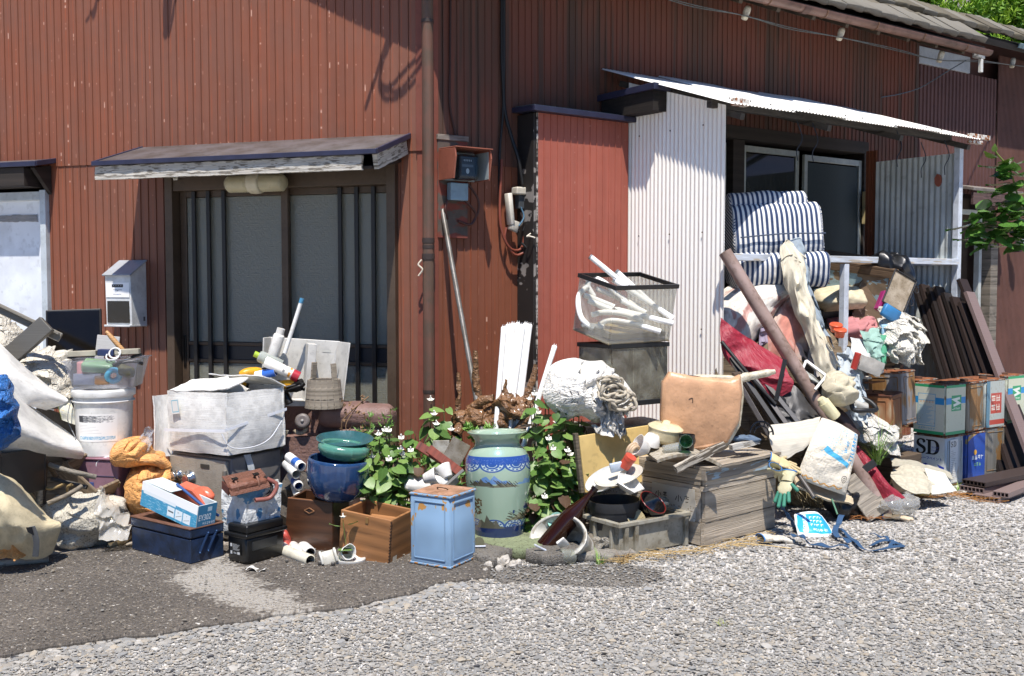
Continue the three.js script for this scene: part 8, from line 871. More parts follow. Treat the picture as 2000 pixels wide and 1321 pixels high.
// cement sack and cardboard
{ const tx = canvasTex(512, 512, (g) => { g.fillStyle = '#cfc8b8'; g.fillRect(0, 0, 512, 512); for (let i = 0; i < 300; i++) { g.fillStyle = `rgba(150,140,120,${rnd() * 0.25})`; g.fillRect(rnd() * 512, rnd() * 512, 4 + rnd() * 60, 1 + rnd() * 3); } g.save(); g.translate(478, 300); g.rotate(-Math.PI / 2); g.fillStyle = '#2f8fc0'; g.font = 'bold 70px sans-serif'; g.fillText('TILEMENT', 0, 0); g.fillRect(-20, 14, 320, 5); g.fillRect(-20, 24, 320, 3); g.font = 'bold 46px sans-serif'; g.fillText('W-40', 60, -90); g.fillStyle = '#7fb4cc'; for (let k = 0; k < 5; k++) for (let i = 0; i < 13; i++) { if (rnd() < 0.25) continue; g.fillRect(-10 + i * 23, -140 - k * 46, 15, 3); g.fillRect(-4 + i * 23, -154 - k * 46, 3, 24); g.fillRect(-10 + i * 23, -132 - k * 46, 15, 3); } g.restore(); g.fillStyle = '#4aa4cc'; g.save(); g.translate(170, 236); g.rotate(0.28); g.fillRect(0, 0, 290, 36); g.restore(); g.fillStyle = '#cd9448'; for (let i = 0; i < 120; i++) g.fillRect(40 + i * 3.2, 470 + 8 * Math.sin(i * 0.3) + rnd() * 6, 4, 10); g.strokeStyle = '#56524a'; g.lineWidth = 4; g.beginPath(); g.arc(425, 420, 18, 0, 7); g.stroke(); g.beginPath(); g.arc(425, 420, 8, 0, 7); g.stroke(); });
  pillow('cement_sack', 'flattened paper sack printed TILEMENT in blue lying on the heap', 'paper sack', [[[1.822, 0.606, 0.020], [1.931, 0.567, 0.000], [2.048, 0.498, -0.020]], [[1.752, 0.515, 0.100], [1.871, 0.480, 0.100], [2.014, 0.417, 0.050]], [[1.694, 0.419, 0.150], [1.810, 0.376, 0.160], [1.975, 0.321, 0.100]], [[1.638, 0.281, 0.160], [1.762, 0.232, 0.180], [1.929, 0.170, 0.140]]], 0.05, M('#ffffff', { tex: tx, r: 0.8, b: ['crinkle', 0.006, 2] }), { fold: 0.015, f: 8, n: 34 }); }
drape('corrugated_card', 'sheet of ribbed white cardboard above the crate corner', 'cardboard', [[[1.490, 0.569, 0.100], [1.646, 0.583, 0.050], [1.819, 0.607, 0.000]], [[1.474, 0.501, 0.200], [1.620, 0.493, 0.150], [1.752, 0.500, 0.100]], [[1.500, 0.401, 0.220], [1.578, 0.398, 0.200], [1.682, 0.432, 0.140]]], M('#d8d2c2', { r: 0.85, map: 'brushed', rep: [40, 1] }), { fold: 0.012, f: 8, th: 0.005 });
drape('carton_flat', 'crushed flat cardboard carton under the paper sack', 'cardboard', [[[1.650, 0.282, 0.050], [1.831, 0.206, 0.050], [2.007, 0.154, 0.020]], [[1.653, 0.226, 0.150], [1.831, 0.151, 0.150], [1.990, 0.111, 0.100]]], M('#b9aa90', { r: 0.9 }), { fold: 0.02, f: 10, th: 0.012 });
[['crushed white carton in front of the SD can', [[[2.422, 0.221, -0.450], [2.555, 0.235, -0.500], [2.671, 0.202, -0.500]], [[2.345, 0.200, -0.300], [2.486, 0.188, -0.280], [2.630, 0.148, -0.320]], [[2.393, 0.140, -0.200], [2.464, 0.113, -0.180], [2.589, 0.110, -0.240]]], '#b8b29f'], ['white card sheet leaning at the cans foot', [[[2.605, 0.227, -0.420], [2.748, 0.198, -0.450]], [[2.591, 0.136, -0.300], [2.749, 0.142, -0.350]], [[2.603, 0.089, -0.250], [2.773, 0.098, -0.300]]], '#d5d2c6'], ['grey torn carton edge behind the crushed carton', [[[2.461, 0.251, -0.600], [2.669, 0.224, -0.620], [2.845, 0.170, -0.600]], [[2.433, 0.226, -0.480], [2.613, 0.216, -0.480], [2.819, 0.146, -0.500]]], '#a9a595']].forEach(([l, r, c], i) => drape('crushed_carton', l, 'carton', r, M(c, { r: 0.85, map: 'grime', rep: 4 }), { fold: 0.022, f: 8, th: 0.006, s: i + 3 }));
solo('yellow_tin', 'small yellow tin under the crushed carton', 'tin', SHAKE(BOX(0.08, 0.07, 0.05), 0.006, 14, 2), M('#a9934c', { r: 0.5 }), [2.567, 0.113, -0.320], [0, 0.3, 0]);
drape('white_wrapper', 'crumpled white plastic sack under the rusty cans', 'plastic sack', [[[2.133, 0.558, -0.550], [2.254, 0.591, -0.500], [2.456, 0.512, -0.600]], [[2.093, 0.474, -0.400], [2.218, 0.504, -0.300], [2.432, 0.441, -0.400]], [[2.126, 0.384, -0.350], [2.245, 0.379, -0.280], [2.425, 0.320, -0.350]]], M('#d6d4cc', { r: 0.6, t: 0.1, b: ['crinkle', 0.014, 4] }), { fold: 0.06, f: 13 });
// fibre mat, gloves, blue cement bag, webbing
{ const p = [1.852, 0.000, -0.410], m = M('#a99b7c', { r: 0.95, map: 'oldwood', rep: 4 }); const t = thing('fibre_mat', 'heap of frayed straw coloured fibre matting beside the crate', 'matting', [p[0], 0, p[2]]); part(t, 'mat_body', BLOB(0.26, 0.16, 0.15, 0.05, 9, 14, 30), m, [0.03, 0.07, -0.03], [0, 0, -0.5]);
  const st = []; for (let i = 0; i < 260; i++) { const x = rr(-0.24, 0.3), y = 0.28 - (x + 0.24) * 0.5 + rr(-0.08, 0.05), z = rr(0.02, 0.17), L = rr(0.06, 0.2); st.push(TUBE([[x, Math.max(0.01, y), z], [x + L * 0.4, Math.max(0.01, y - L * 0.3), z + rr(-0.02, 0.05)], [x + L * 0.7 + rr(-0.05, 0.05), Math.max(0.008, y - L * 0.8), z + rr(0, 0.07)]], 0.0018, 3, 5)); } const f = part(t, 'loose_fibres', merge(st), M('#c4b692', { r: 0.95, map: null })); f.userData.kind = 'stuff'; }
function glove(label, p, rot, c1, c2, s = 1) { const t = thing('work_glove', label, 'glove', p, rot), L = []; part(t, 'palm', SHAKE(mv(new THREE.SphereGeometry(1, 20, 14), [0, 0, 0], [0, 0, 0], [0.045 * s, 0.014 * s, 0.05 * s]), 0.006, 20, 2), c1); const mk = (x, z, a, l) => { const g = merge([mv(new THREE.CapsuleGeometry(0.0105 * s, l * s, 4, 10), [0, (l * s) / 2, 0])]); L.push(mv(mv(g, [0, 0, 0], [Math.PI / 2 + 0.15, 0, 0]), [x * s, 0, z * s], [0, a, 0])); }; mk(-0.033, 0.035, -0.25, 0.05); mk(-0.012, 0.045, -0.07, 0.065); mk(0.012, 0.045, 0.08, 0.06); mk(0.032, 0.035, 0.25, 0.045); mk(0.04, -0.015, 0.95, 0.045); part(t, 'fingers', merge(L), c2); part(t, 'cuff', SHAKE(mv(new THREE.CylinderGeometry(0.035 * s, 0.045 * s, 0.06 * s, 20, 3, true), [0, 0, -0.065 * s], [Math.PI / 2, 0, 0], [1, 1, 0.5]), 0.006, 18, 4), c1); part(t, 'cuff_hem', mv(new THREE.TorusGeometry(0.044 * s, 0.004 * s, 6, 24), [0, 0, -0.095 * s], [0, 0, 0], [1, 0.5, 1]), M('#3e78b4', {})); }
glove('cream and green rubber work glove on the matting', [1.495, 0.280, 0.450], [1.0, -0.7, 0.2], M('#cbc6a4', { r: 0.7 }), M('#3d8670', { r: 0.7 })); glove('cream and green rubber glove cuff above the other one', [1.479, 0.343, 0.380], [0.6, 2.6, 0.4], M('#cbc6a4', { r: 0.7 }), M('#cbc6a4', { r: 0.7 }), 0.9); glove('dirty white cotton glove lying on the gravel by the crate', [1.422, 0.020, 0.544], [0.1, 1.9, 0.05], M('#c9c3b6', { r: 0.95 }), M('#c9c3b6', { r: 0.95 })); glove('beige rubber glove hanging over the crate top corner', [1.528, 0.386, 0.300], [0.4, 1.5, 0.5], M('#cdb98c', { r: 0.6 }), M('#cdb98c', { r: 0.6 }), 0.9); glove('pale rubber glove under the drainpipe foot', [2.267, 0.020, 0.034], [0, 1.2, 0], M('#c9b79c', { r: 0.7 }), M('#c9b79c', { r: 0.7 }), 0.8);
pillow('cement_bag', 'bright blue and white cement bag lying on the gravel', 'cement bag', [[[1.604, 0.084, 0.250], [1.729, 0.088, 0.200], [1.779, 0.060, 0.180]], [[1.588, 0.047, 0.340], [1.700, 0.042, 0.320], [1.793, 0.024, 0.280]], [[1.586, -0.005, 0.400], [1.694, -0.011, 0.420], [1.797, -0.015, 0.380]]], 0.07, M('#ffffff', { r: 0.35, tex: canvasTex(256, 160, (g) => { g.fillStyle = '#dfe3e4'; g.fillRect(0, 0, 256, 160); g.fillStyle = '#2f9fe0'; g.fillRect(10, 10, 236, 112); g.fillStyle = '#eaf2f6'; g.save(); g.translate(46, 20); g.rotate(Math.PI / 2); g.font = 'bold 26px sans-serif'; g.fillText('TILEMENT', -22, 0); g.restore(); g.fillRect(58, 14, 4, 104); g.fillRect(66, 14, 3, 104); for (let i = 0; i < 3; i++) for (let k = 0; k < 4; k++) { g.fillRect(86 + k * 26, 28 + i * 20, 16, 4); g.fillRect(86 + k * 26, 28 + i * 20, 4, 12); } marks(g, 92, 94, 6, 18); }) }), { fold: 0.015, f: 12, n: 24 });
const web = (label, pts, w = 0.022) => solo('blue_webbing', label, 'webbing strap', (() => { const c = new THREE.CatmullRomCurve3(pts.map((p) => V(...p))); return SHELL((u, v) => { const p = c.getPointAt(v), t = c.getTangentAt(v), s = V(-t.z, 0.25 * Math.sin(v * 17), t.x).normalize(); return [p.x + s.x * (u - 0.5) * w, p.y + s.y * (u - 0.5) * w + 0.006 * Math.sin(v * 23), p.z + s.z * (u - 0.5) * w]; }, 2, 60, 0.003); })(), M('#2d547c', { r: 0.8, map: 'cloth', rep: 8 }), null, null, 'blue webbing straps on the gravel');
web('longest blue webbing strap looping right across the gravel', [[1.841, 0.020, 0.312], [1.836, 0.020, 0.544], [1.838, 0.015, 0.739], [1.918, 0.015, 0.739], [2.061, 0.015, 0.676], [2.034, 0.015, 0.568], [1.887, 0.020, 0.674]]); web('blue webbing strap passing in front of the cement bag', [[1.509, 0.030, 0.494], [1.545, 0.050, 0.641], [1.583, 0.020, 0.653], [1.665, 0.020, 0.695], [1.767, 0.020, 0.695]], 0.035); web('blue webbing strap standing up beside the cement bag', [[1.874, 0.081, 0.250], [1.832, 0.051, 0.320], [1.767, 0.030, 0.471], [1.800, 0.020, 0.610]], 0.03); web('blue webbing strap running up the fibre matting', [[1.482, 0.184, 0.400], [1.519, 0.128, 0.380], [1.568, 0.061, 0.340], [1.603, -0.000, 0.300]], 0.025); web('short blue webbing end at the right of the straps', [[1.972, 0.020, 0.430], [2.025, 0.015, 0.479], [2.031, 0.015, 0.612], [1.989, 0.015, 0.676]], 0.02);
solo('grey_conduit', 'dark grey plastic conduit sticking out of the matting', 'conduit', ROD([1.579, 0.377, 0.250], [1.668, 0.213, 0.400], 0.013, 12), M('#4b4743', { r: 0.5 })); solo('green_stake', 'thin green garden stake in the matting', 'stake', ROD([1.846, 0.151, 0.150], [1.864, 0.073, 0.200], 0.005, 8), M('#5f8c70', {})); solo('grey_plank', 'short weathered grey board leaning under the drainpipe', 'board', BOX(0.17, 0.28, 0.014), M('#9b958b', { map: 'oldwood', rep: 3 }), [2.090, 0.141, 0.000], [-0.5, 0.2, 0.45]); solo('black_void_bag', 'black bin bag crumpled behind the paper sack', 'bin bag', BLOB(0.1, 0.09, 0.08, 0.03, 12, 6, 20), M('#141417', { r: 0.35 }), [1.954, 0.089, 0.000]); solo('mint_scrap', 'mint green crumpled scrap at the drainpipe foot', 'scrap', BLOB(0.035, 0.025, 0.03, 0.018, 24, 3, 12), M('#b5cdbb', { r: 0.8 }), [2.181, 0.030, -0.030]);

// ---------- upper heap inside the porch ----------
{ const t = thing('wooden_chest', 'tilted old wooden chest with flaking pale blue front', 'chest', [2.490, 1.151, -1.600], [0.2, -0.25, -0.16]), m = M('#6f5a44', { map: 'oldwood', rep: 2, r: 0.9 }), mb = M('#ffffff', { tex: flake('#8fa9b0', '#7d6c56', 0.53, 6, { py: 9, s: 23, size: 512 }), rep: 2, r: 0.9 }); part(t, 'blue_front', BOX(0.42, 0.34, 0.02), mb, [0, 0.2, 0.2]); part(t, 'front_frame', merge([mv(BOX(0.5, 0.05, 0.03), [0, 0.39, 0]), mv(BOX(0.5, 0.05, 0.03), [0, 0.01, 0]), mv(BOX(0.045, 0.33, 0.03), [0.228, 0.2, 0]), mv(BOX(0.045, 0.33, 0.03), [-0.228, 0.2, 0])]), m, [0, 0, 0.205]); part(t, 'side_panel', BOX(0.02, 0.4, 0.38), m, [0.24, 0.2, 0]); part(t, 'side_panel', BOX(0.02, 0.4, 0.38), m, [-0.24, 0.2, 0]); part(t, 'top_panel', BOX(0.52, 0.02, 0.44), m, [0, 0.425, 0]); part(t, 'back_panel', BOX(0.48, 0.38, 0.015), m, [0, 0.2, -0.19]); }
solo('leaning_board', 'wide brown plank panel leaning right of the blue chest', 'panel', SHAKE(BOX(0.34, 0.5, 0.02), 0.004, 8, 2), M('#ffffff', { tex: flake('#6e5b47', '#a79a88', 0.66, 7, { py: 12, s: 81, gp: 3, gq: 60, size: 512 }), rep: 1.5, r: 0.9 }), [2.629, 1.298, -1.350], [-0.2, 0.35, -0.42]);
{ const t = thing('framed_tray', 'metal framed grey tray with scroll ends leaning on the heap', 'tray', [2.643, 1.338, -1.000], [-0.15, 0.25, -0.5]); part(t, 'tray_panel', BOX(0.17, 0.24, 0.01), M('#a79b8a', { map: 'dirty', rep: 4 })); part(t, 'wire_frame', merge([ROD([-0.09, -0.125, 0.01], [-0.09, 0.125, 0.01], 0.005, 6), ROD([0.09, -0.125, 0.01], [0.09, 0.125, 0.01], 0.005, 6), ROD([-0.09, 0.125, 0.01], [0.09, 0.125, 0.01], 0.005, 6), ROD([-0.09, -0.125, 0.01], [0.09, -0.125, 0.01], 0.005, 6), TUBE([[0.09, 0.1, 0.01], [0.12, 0.09, 0.01], [0.13, 0.06, 0.01], [0.11, 0.05, 0.01], [0.1, 0.07, 0.01]], 0.004, 6), TUBE([[0.09, 0.0, 0.01], [0.12, -0.01, 0.01], [0.13, -0.04, 0.01], [0.11, -0.05, 0.01], [0.1, -0.03, 0.01]], 0.004, 6)]), M('#2a2a2c', { r: 0.5 })); part(t, 'magenta_book', BOX(0.05, 0.14, 0.05), M('#9c2468', { r: 0.5 }), [-0.06, -0.1, -0.05]); }
solo('black_bag', 'glossy black bin bag behind the wooden chest', 'bin bag', BLOB(0.16, 0.14, 0.14, 0.04, 8, 5, 22), M('#15171b', { r: 0.35 }), [2.725, 1.482, -1.400]);
pillow('foam_roll', 'folded cream foam sheet beside the porch post', 'foam', [[[2.181, 1.353, -1.400], [2.365, 1.386, -1.400], [2.528, 1.364, -1.400]], [[2.165, 1.263, -1.280], [2.322, 1.292, -1.260], [2.517, 1.270, -1.300]], [[2.234, 1.190, -1.300], [2.366, 1.205, -1.280], [2.496, 1.211, -1.320]]], 0.2, M('#c9bfa2', { r: 0.9, map: 'grime', rep: 3 }), { fold: 0.03, f: 8, n: 24 });
solo('grey_roll', 'dark grey rubber sheet roll below the cream foam', 'roll', SHAKE(ROD([2.205, 1.195, -1.350], [2.605, 1.202, -1.400], 0.066, 20), 0.012, 7, 3), M('#4a4846', { r: 0.6 })); pillow('pink_cloth', 'rumpled dusty pink cloth bundle behind the porch post', 'cloth', [[[2.252, 1.145, -1.320], [2.410, 1.160, -1.300], [2.617, 1.170, -1.350]], [[2.258, 1.065, -1.220], [2.414, 1.084, -1.200], [2.590, 1.082, -1.250]], [[2.344, 0.983, -1.200], [2.445, 1.006, -1.180], [2.574, 1.029, -1.220]]], 0.16, M('#b5797a', { r: 0.85 }), { fold: 0.05, f: 13, n: 26 });
drape('teal_scarf', 'pale teal scarf hanging out of the heap', 'scarf', [[[2.212, 1.081, -0.500], [2.326, 1.114, -0.500], [2.393, 1.079, -0.550]], [[2.212, 0.990, -0.400], [2.285, 1.007, -0.380], [2.353, 0.954, -0.450]], [[2.255, 0.888, -0.380], [2.286, 0.897, -0.350], [2.337, 0.855, -0.400]]], M('#8fb0a4', { r: 0.85 }), { fold: 0.04, f: 14 }); drape('green_ribbon', 'green cloth ribbon hanging beside the scarf', 'ribbon', [[[2.321, 1.069, -0.420], [2.360, 1.068, -0.440]], [[2.307, 0.960, -0.360], [2.346, 0.965, -0.380]], [[2.289, 0.882, -0.340], [2.328, 0.890, -0.360]]], M('#4f9a78', { r: 0.8 }), { fold: 0.02, f: 18, nu: 10 });
drape('plastic_sheet', 'large crumpled white plastic sheet at the right of the heap', 'plastic sheet', [[[2.418, 1.239, -0.700], [2.508, 1.209, -0.600], [2.681, 1.166, -0.700]], [[2.358, 1.114, -0.500], [2.466, 1.102, -0.400], [2.643, 1.046, -0.550]], [[2.348, 0.989, -0.420], [2.450, 0.977, -0.350], [2.619, 0.935, -0.500]], [[2.375, 0.908, -0.420], [2.469, 0.888, -0.380], [2.583, 0.881, -0.480]]], M('#d6d3c8', { r: 0.7, map: 'grime', rep: 4, b: ['crinkle', 0.016, 4] }), { fold: 0.075, f: 14 });
solo('blue_packet', 'bright blue printed packet on the plastic sheet', 'packet', SHAKE(BOX(0.12, 0.08, 0.04, 0.01), 0.008, 14, 2), M('#3a7fb4', { r: 0.4 }), [2.405, 1.205, -0.500], [0, 0.2, -0.5]); solo('blue_packet', 'blue and white plastic sack standing right of the scarf', 'sack', SHAKE(BOX(0.09, 0.2, 0.05, 0.01), 0.01, 12, 3), M('#8fb3c8', { r: 0.5 }), [2.392, 1.032, -0.500], [0, 0, 0.08]);
drape('white_sacks', 'stack of flattened white sacks below the scarf', 'sacks', [[[2.181, 1.044, -0.600], [2.262, 1.032, -0.500], [2.346, 0.918, -0.500]], [[2.133, 0.942, -0.400], [2.202, 0.915, -0.320], [2.310, 0.847, -0.380]], [[2.150, 0.863, -0.380], [2.196, 0.844, -0.300], [2.285, 0.816, -0.360]]], M('#c4c7c6', { r: 0.7 }), { fold: 0.03, f: 11, th: 0.02 }); solo('white_bundle', 'white paper bundle lying before the flattened sacks', 'paper bundle', CBOX(0.18, 0.09, 0.08, 8, 0.012, 12, 3), M('#d2cec4', { r: 0.9, map: 'cloth', rep: 6 }), [2.188, 0.896, -0.280], [0.2, 0.3, -0.3]);
[[[1.961, 1.102, -0.200], 'upper orange round plastic knob at the porch post foot'], [[1.974, 1.073, -0.160], 'lower orange round plastic knob at the porch post foot']].forEach(([p, l]) => solo('round_stopper', l, 'knob', mv(LATHE([[0, 0.05], [0.036, 0.05], [0.04, 0.044], [0.038, 0.034], [0.03, 0.03], [0.028, 0], [0, 0]], 28), [0, 0, 0], [0.3, 0, 0]), mPlas('#cf5a38'), p)); solo('red_can', 'small red drink can between jacket and sacks', 'can', CYL(0.02, 0.02, 0.1, 16), M('#b5372f', { r: 0.3 }), [2.089, 0.924, -0.200], [0.2, 0, -0.2]);
{ const t = thing('bent_steelwork', 'broken white metal frame below the canvas', 'frame', [0, 0, 0]); for (const [a, b] of [[[1.801, 0.921, -0.250], [1.897, 0.835, -0.150]], [[1.897, 0.835, -0.150], [1.813, 0.757, -0.100]], [[1.801, 0.921, -0.250], [1.742, 0.815, -0.200]]]) part(t, 'frame_bar', BAR(a, b, 0.016, 0.016), M('#d4d2cc', { r: 0.5 })); part(t, 'panel', SHAKE(BOX(0.14, 0.01, 0.12), 0.006, 10, 1), M('#a9aca6', { r: 0.5 }), [1.841, 0.813, -0.220], [0.5, 0.3, -0.5]); }
solo('black_machine', 'black plastic appliance body half buried by the drainpipe', 'appliance', SHAKE(BOX(0.16, 0.13, 0.13, 0.03, 4), 0.008, 8, 3), M('#1a1a1c', { r: 0.35 }), [1.939, 0.741, -0.250], [0.2, 0.4, -0.3]); solo('white_appliance', 'pale grey appliance housing below the black one', 'appliance', SHAKE(BOX(0.22, 0.07, 0.13, 0.015, 3), 0.005, 8, 4), M('#b4b3ac', { r: 0.45 }), [2.049, 0.677, -0.180], [0.15, -0.3, -0.4]); solo('cream_bottle', 'cream plastic canister lying by the drainpipe', 'canister', SHAKE(merge([mv(CYL(0.035, 0.035, 0.12, 20), [0, 0, 0]), mv(CYL(0.02, 0.03, 0.03, 16), [0, 0.075, 0])]), 0.003, 10, 2), mPlas('#d6cfa8'), [1.876, 0.650, -0.020], [0.2, 0, 0.7]); solo('black_hose', 'black hose looping out of the heap towards the cans', 'hose', TUBE([[1.991, 0.800, -0.200], [2.022, 0.732, -0.100], [2.031, 0.646, -0.050], [2.098, 0.640, -0.050], [2.183, 0.640, -0.100], [2.163, 0.680, -0.150], [2.055, 0.722, -0.200]], 0.014, 9), M('#1c1d1f', { r: 0.5 }));
solo('wood_heap', 'dark jumble of boards and rags under the porch heap', 'scrap heap', BLOB(0.75, 0.55, 0.34, 0.14, 4, 17, 36), M('#83745f', { r: 0.95, map: 'oldwood', rep: 2 }), [2.282, 0.568, -1.450], [0, 0.6, 0]).userData.kind = 'stuff'; solo('wood_heap', 'dark scrap packed beneath blankets and profiles', 'scrap heap', BLOB(0.4, 0.4, 0.3, 0.1, 5, 27, 30), M('#7a6d5b', { r: 0.95, map: 'oldwood', rep: 2 }), [1.646, 0.585, -0.550], [0, 0.6, 0]).userData.kind = 'stuff';

// ---------- plants ----------
// heart-shaped leaf, gently folded along its rib
const heart = (() => { const P = [[0, 0], [0.28, -0.12], [0.46, 0.06], [0.47, 0.3], [0.36, 0.58], [0.16, 0.84], [0, 1.02]], pos = [], idx = [], uv = []; const n = P.length; P.forEach(([x, y], i) => { pos.push(0, clamp(y, 0, 1.02), -0.02 * y, x, y, 0.11 * x + 0.03 * Math.sin(y * 9) * x - 0.22 * y * y * 0.5, -x, y, 0.13 * x - 0.03 * Math.sin(y * 8) * x - 0.22 * y * y * 0.5); uv.push(0.5, y, 0.5 + x, y, 0.5 - x, y); if (i) { const a = (i - 1) * 3, b = i * 3; idx.push(a, a + 1, b + 1, a, b + 1, b, a, b + 2, a + 2, a, b, b + 2); } }); const g = new THREE.BufferGeometry(); g.setAttribute('position', new THREE.Float32BufferAttribute(pos, 3)); g.setAttribute('uv', new THREE.Float32BufferAttribute(uv, 2)); g.setIndex(idx); g.computeVertexNormals(); return own(g); })();
const leafMap = tex(128, (u, v) => { const r = Math.abs(u - 0.5), vein = r < 0.012 ? 1.14 : 1, s = Math.abs(((v * 6 - r * 5) % 1 + 1) % 1 - 0.5) < 0.04 ? 1.08 : 1; return (0.84 * vein * s + 0.1 * pf(u, v, 8, 201, 3)); });
const mLeaf = ['#6f9645', '#7ba04e', '#628a3e', '#88aa58', '#567a38'].map((c) => M(c, { tex: leafMap, r: 0.45, t: 0.25 })), mLeafRed = M('#5c4634', { tex: leafMap, r: 0.5, t: 0.15 });
const flowerG = merge([...[0, 1, 2, 3].map((k) => mv(mv(heart.clone(), [0, 0, 0], [-0.9, 0, 0], 0.02), [0, 0, 0], [0, k * 1.57, 0])), mv(CYL(0.003, 0.004, 0.022, 8), [0, 0.014, 0])]);
function dokudami(label, base, h, rx, rz, n, flowers, o = {}) {
  const t = thing('leafy_plant', label, 'plant', base), stems = []; n = Math.round(n * 1.7); h *= 1.1;
  const ns = Math.max(3, Math.round(n / 9));
  for (let k = 0; k < ns; k++) { const a = k / ns * 6.28 + rnd(), x = Math.cos(a) * rx * rr(0.2, 1), z = Math.sin(a) * rz * rr(0.2, 1), H = h * rr(0.75, 1.05) * (o.lean ? 1 - 0.3 * Math.abs(x) / rx : 1), top = [x + rr(-0.03, 0.03), H, z]; stems.push(TUBE([[x * 0.5, 0, z * 0.5], [x * 0.8, H * 0.5, z * 0.8], top], 0.0035, 5, 10));
    const m = Math.round(n / ns); for (let i = 0; i < m; i++) { const y = H * (0.12 + 0.88 * Math.sqrt((i + rnd()) / m)), f = y / H, s = rr(0.042, 0.088) * (o.s ?? 1), an = rr(-1.9, 1.9), px = mix(x * 0.5, top[0], f) + Math.sin(an) * rr(0.01, 0.05), pz = mix(z * 0.5, top[2], f) + Math.cos(an) * rr(0.01, 0.06) + 0.02; const l = part(t, 'leaf', heart, rnd() < (o.red ?? 0.03) ? mLeafRed : pick(mLeaf), [px, y, pz]); l.scale.setScalar(s); l.rotation.set(rr(1.75, 2.75), an * 0.6 + rr(-0.4, 0.4), rr(-0.5, 0.5), 'YXZ'); }
    if (k < flowers) { const f = part(t, 'flower', flowerG, M('#e8e6dc', { r: 0.6, map: null }), [top[0], H + 0.025, top[2] + 0.03]); f.scale.setScalar(1.3); f.rotation.set(0.4, rnd() * 6, 0); } }
  part(t, 'stems', merge(stems), M('#5e5a34', { r: 0.7, map: null }));
}
const gb = (p, y = 0) => [p[0], y, p[2]];
dokudami('heart leaved plant with white flowers behind the blue pot', gb([-0.681, 0.186, 0.450]), 0.48, 0.16, 0.12, 56, 5); dokudami('heart leaved plant rising behind the pale wooden box', gb([-0.608, 0.176, 0.400]), 0.52, 0.12, 0.1, 40, 4); dokudami('low heart leaved plant over the wooden box rims', [-0.744, 0.241, 0.700], 0.22, 0.1, 0.08, 18, 1); dokudami('taller leafy plant before the downpipe with flower buds', gb([-0.393, 0.186, 0.100]), 0.62, 0.12, 0.1, 34, 4); dokudami('dense heart leaved plant right of the vase, upper clump', gb([0.247, 0.158, 0.250]), 0.66, 0.18, 0.12, 80, 7); dokudami('dense heart leaved plant right of the vase, middle clump', gb([0.212, 0.133, 0.400]), 0.46, 0.18, 0.1, 66, 4); dokudami('low reddish heart leaved plant between vase and oval tub', gb([0.125, 0.029, 0.500]), 0.24, 0.13, 0.1, 36, 1, { red: 0.25 }); dokudami('heart leaved plant reaching over the yellow board', gb([0.381, 0.132, 0.200]), 0.56, 0.13, 0.1, 46, 4);
{ const t = thing('leaf_sprig', 'single sprig with white flower hanging between the two wooden boxes', 'plant', [-0.830, 0.076, 1.000]); for (const [x, y, s, rx, rz, ry] of [[0.01, 0.01, 0.075, 1.6, 0.5, 0.3], [-0.02, 0.12, 0.055, 1.3, 1.2, -0.5], [0.02, 0.13, 0.05, 1.2, -1.0, 0.5]]) { const l = part(t, 'leaf', heart, mLeaf[1], [x, y, 0]); l.scale.setScalar(s); l.rotation.set(rx, ry, rz, 'YXZ'); } part(t, 'stem', TUBE([[0.01, 0, -0.02], [0, 0.08, -0.01], [-0.005, 0.15, 0]], 0.002, 5), M('#6a7a3a', { map: null })); part(t, 'flower', flowerG, M('#e8e6dc', { r: 0.6, map: null }), [-0.005, 0.16, 0]); }
// feathery weeds: stems with many small cut leaves
const cutLeaf = (() => { const l = []; for (let k = 0; k < 5; k++) { const a = (k - 2) * 0.55, g = new THREE.BufferGeometry(), L = 1 - Math.abs(k - 2) * 0.2; g.setAttribute('position', new THREE.Float32BufferAttribute([0, 0, 0, 0.13, L * 0.6, 0.05, 0, L, -0.08, 0, 0, 0, 0, L, -0.08, -0.13, L * 0.6, 0.05], 3)); g.computeVertexNormals(); l.push(mv(g, [0, 0.1 * (2 - Math.abs(k - 2)), 0], [0, 0, -a])); } return mergeGeometries(l); })();
function weed(label, base, h, r, n, o = {}) { const t = thing('weed', label, 'weed', base), L = [], st = []; for (let k = 0; k < (o.stems ?? 7); k++) { const x = rr(-r, r), z = rr(-r * 0.6, r * 0.6), H = h * rr(0.6, 1.05); st.push(TUBE([[x * 0.4, 0, z * 0.4], [x * 0.8, H * 0.5, z], [x, H, z]], 0.0028, 4, 8)); for (let i = 0; i < n; i++) { const f = 0.15 + 0.85 * (i + rnd()) / n; L.push(mv(cutLeaf.clone(), [mix(x * 0.4, x, f) + rr(-0.02, 0.02), H * f, mix(z * 0.4, z, f) + rr(-0.01, 0.03)], [rr(0.3, 1.6), rr(0, 6.28), rr(-0.4, 0.4)], rr(0.028, 0.055))); } } const g = mergeGeometries(L); g.setAttribute('uv', new THREE.Float32BufferAttribute(new Float32Array(g.attributes.position.count * 2), 2)); part(t, 'foliage', own(g), M(o.c ?? '#5f8a38', { r: 0.55, t: 0.2, map: null })).userData.kind = 'stuff'; part(t, 'stems', merge(st), M('#6f6a3c', { map: null })); }
weed('feathery green weed beside the sofa arm', gb([-0.768, 0.304, 0.250]), 0.66, 0.1, 26, { c: '#6c9444' }); weed('feathery weed in front of the downpipe', gb([-0.435, 0.236, 0.050]), 0.52, 0.14, 26); weed('feathery weed under the driftwood left of the vase', gb([-0.275, 0.304, 0.250]), 0.42, 0.14, 26, { c: '#4f7a30' }); weed('small bright weed between driftwood and vase', [-0.181, 0.471, 0.200], 0.14, 0.07, 12, { c: '#7aa648', stems: 4 }); weed('sparse weed at the base of the far brown wall', gb([4.752, 0.210, -3.600]), 0.3, 0.25, 14, { c: '#6f9a3c' });
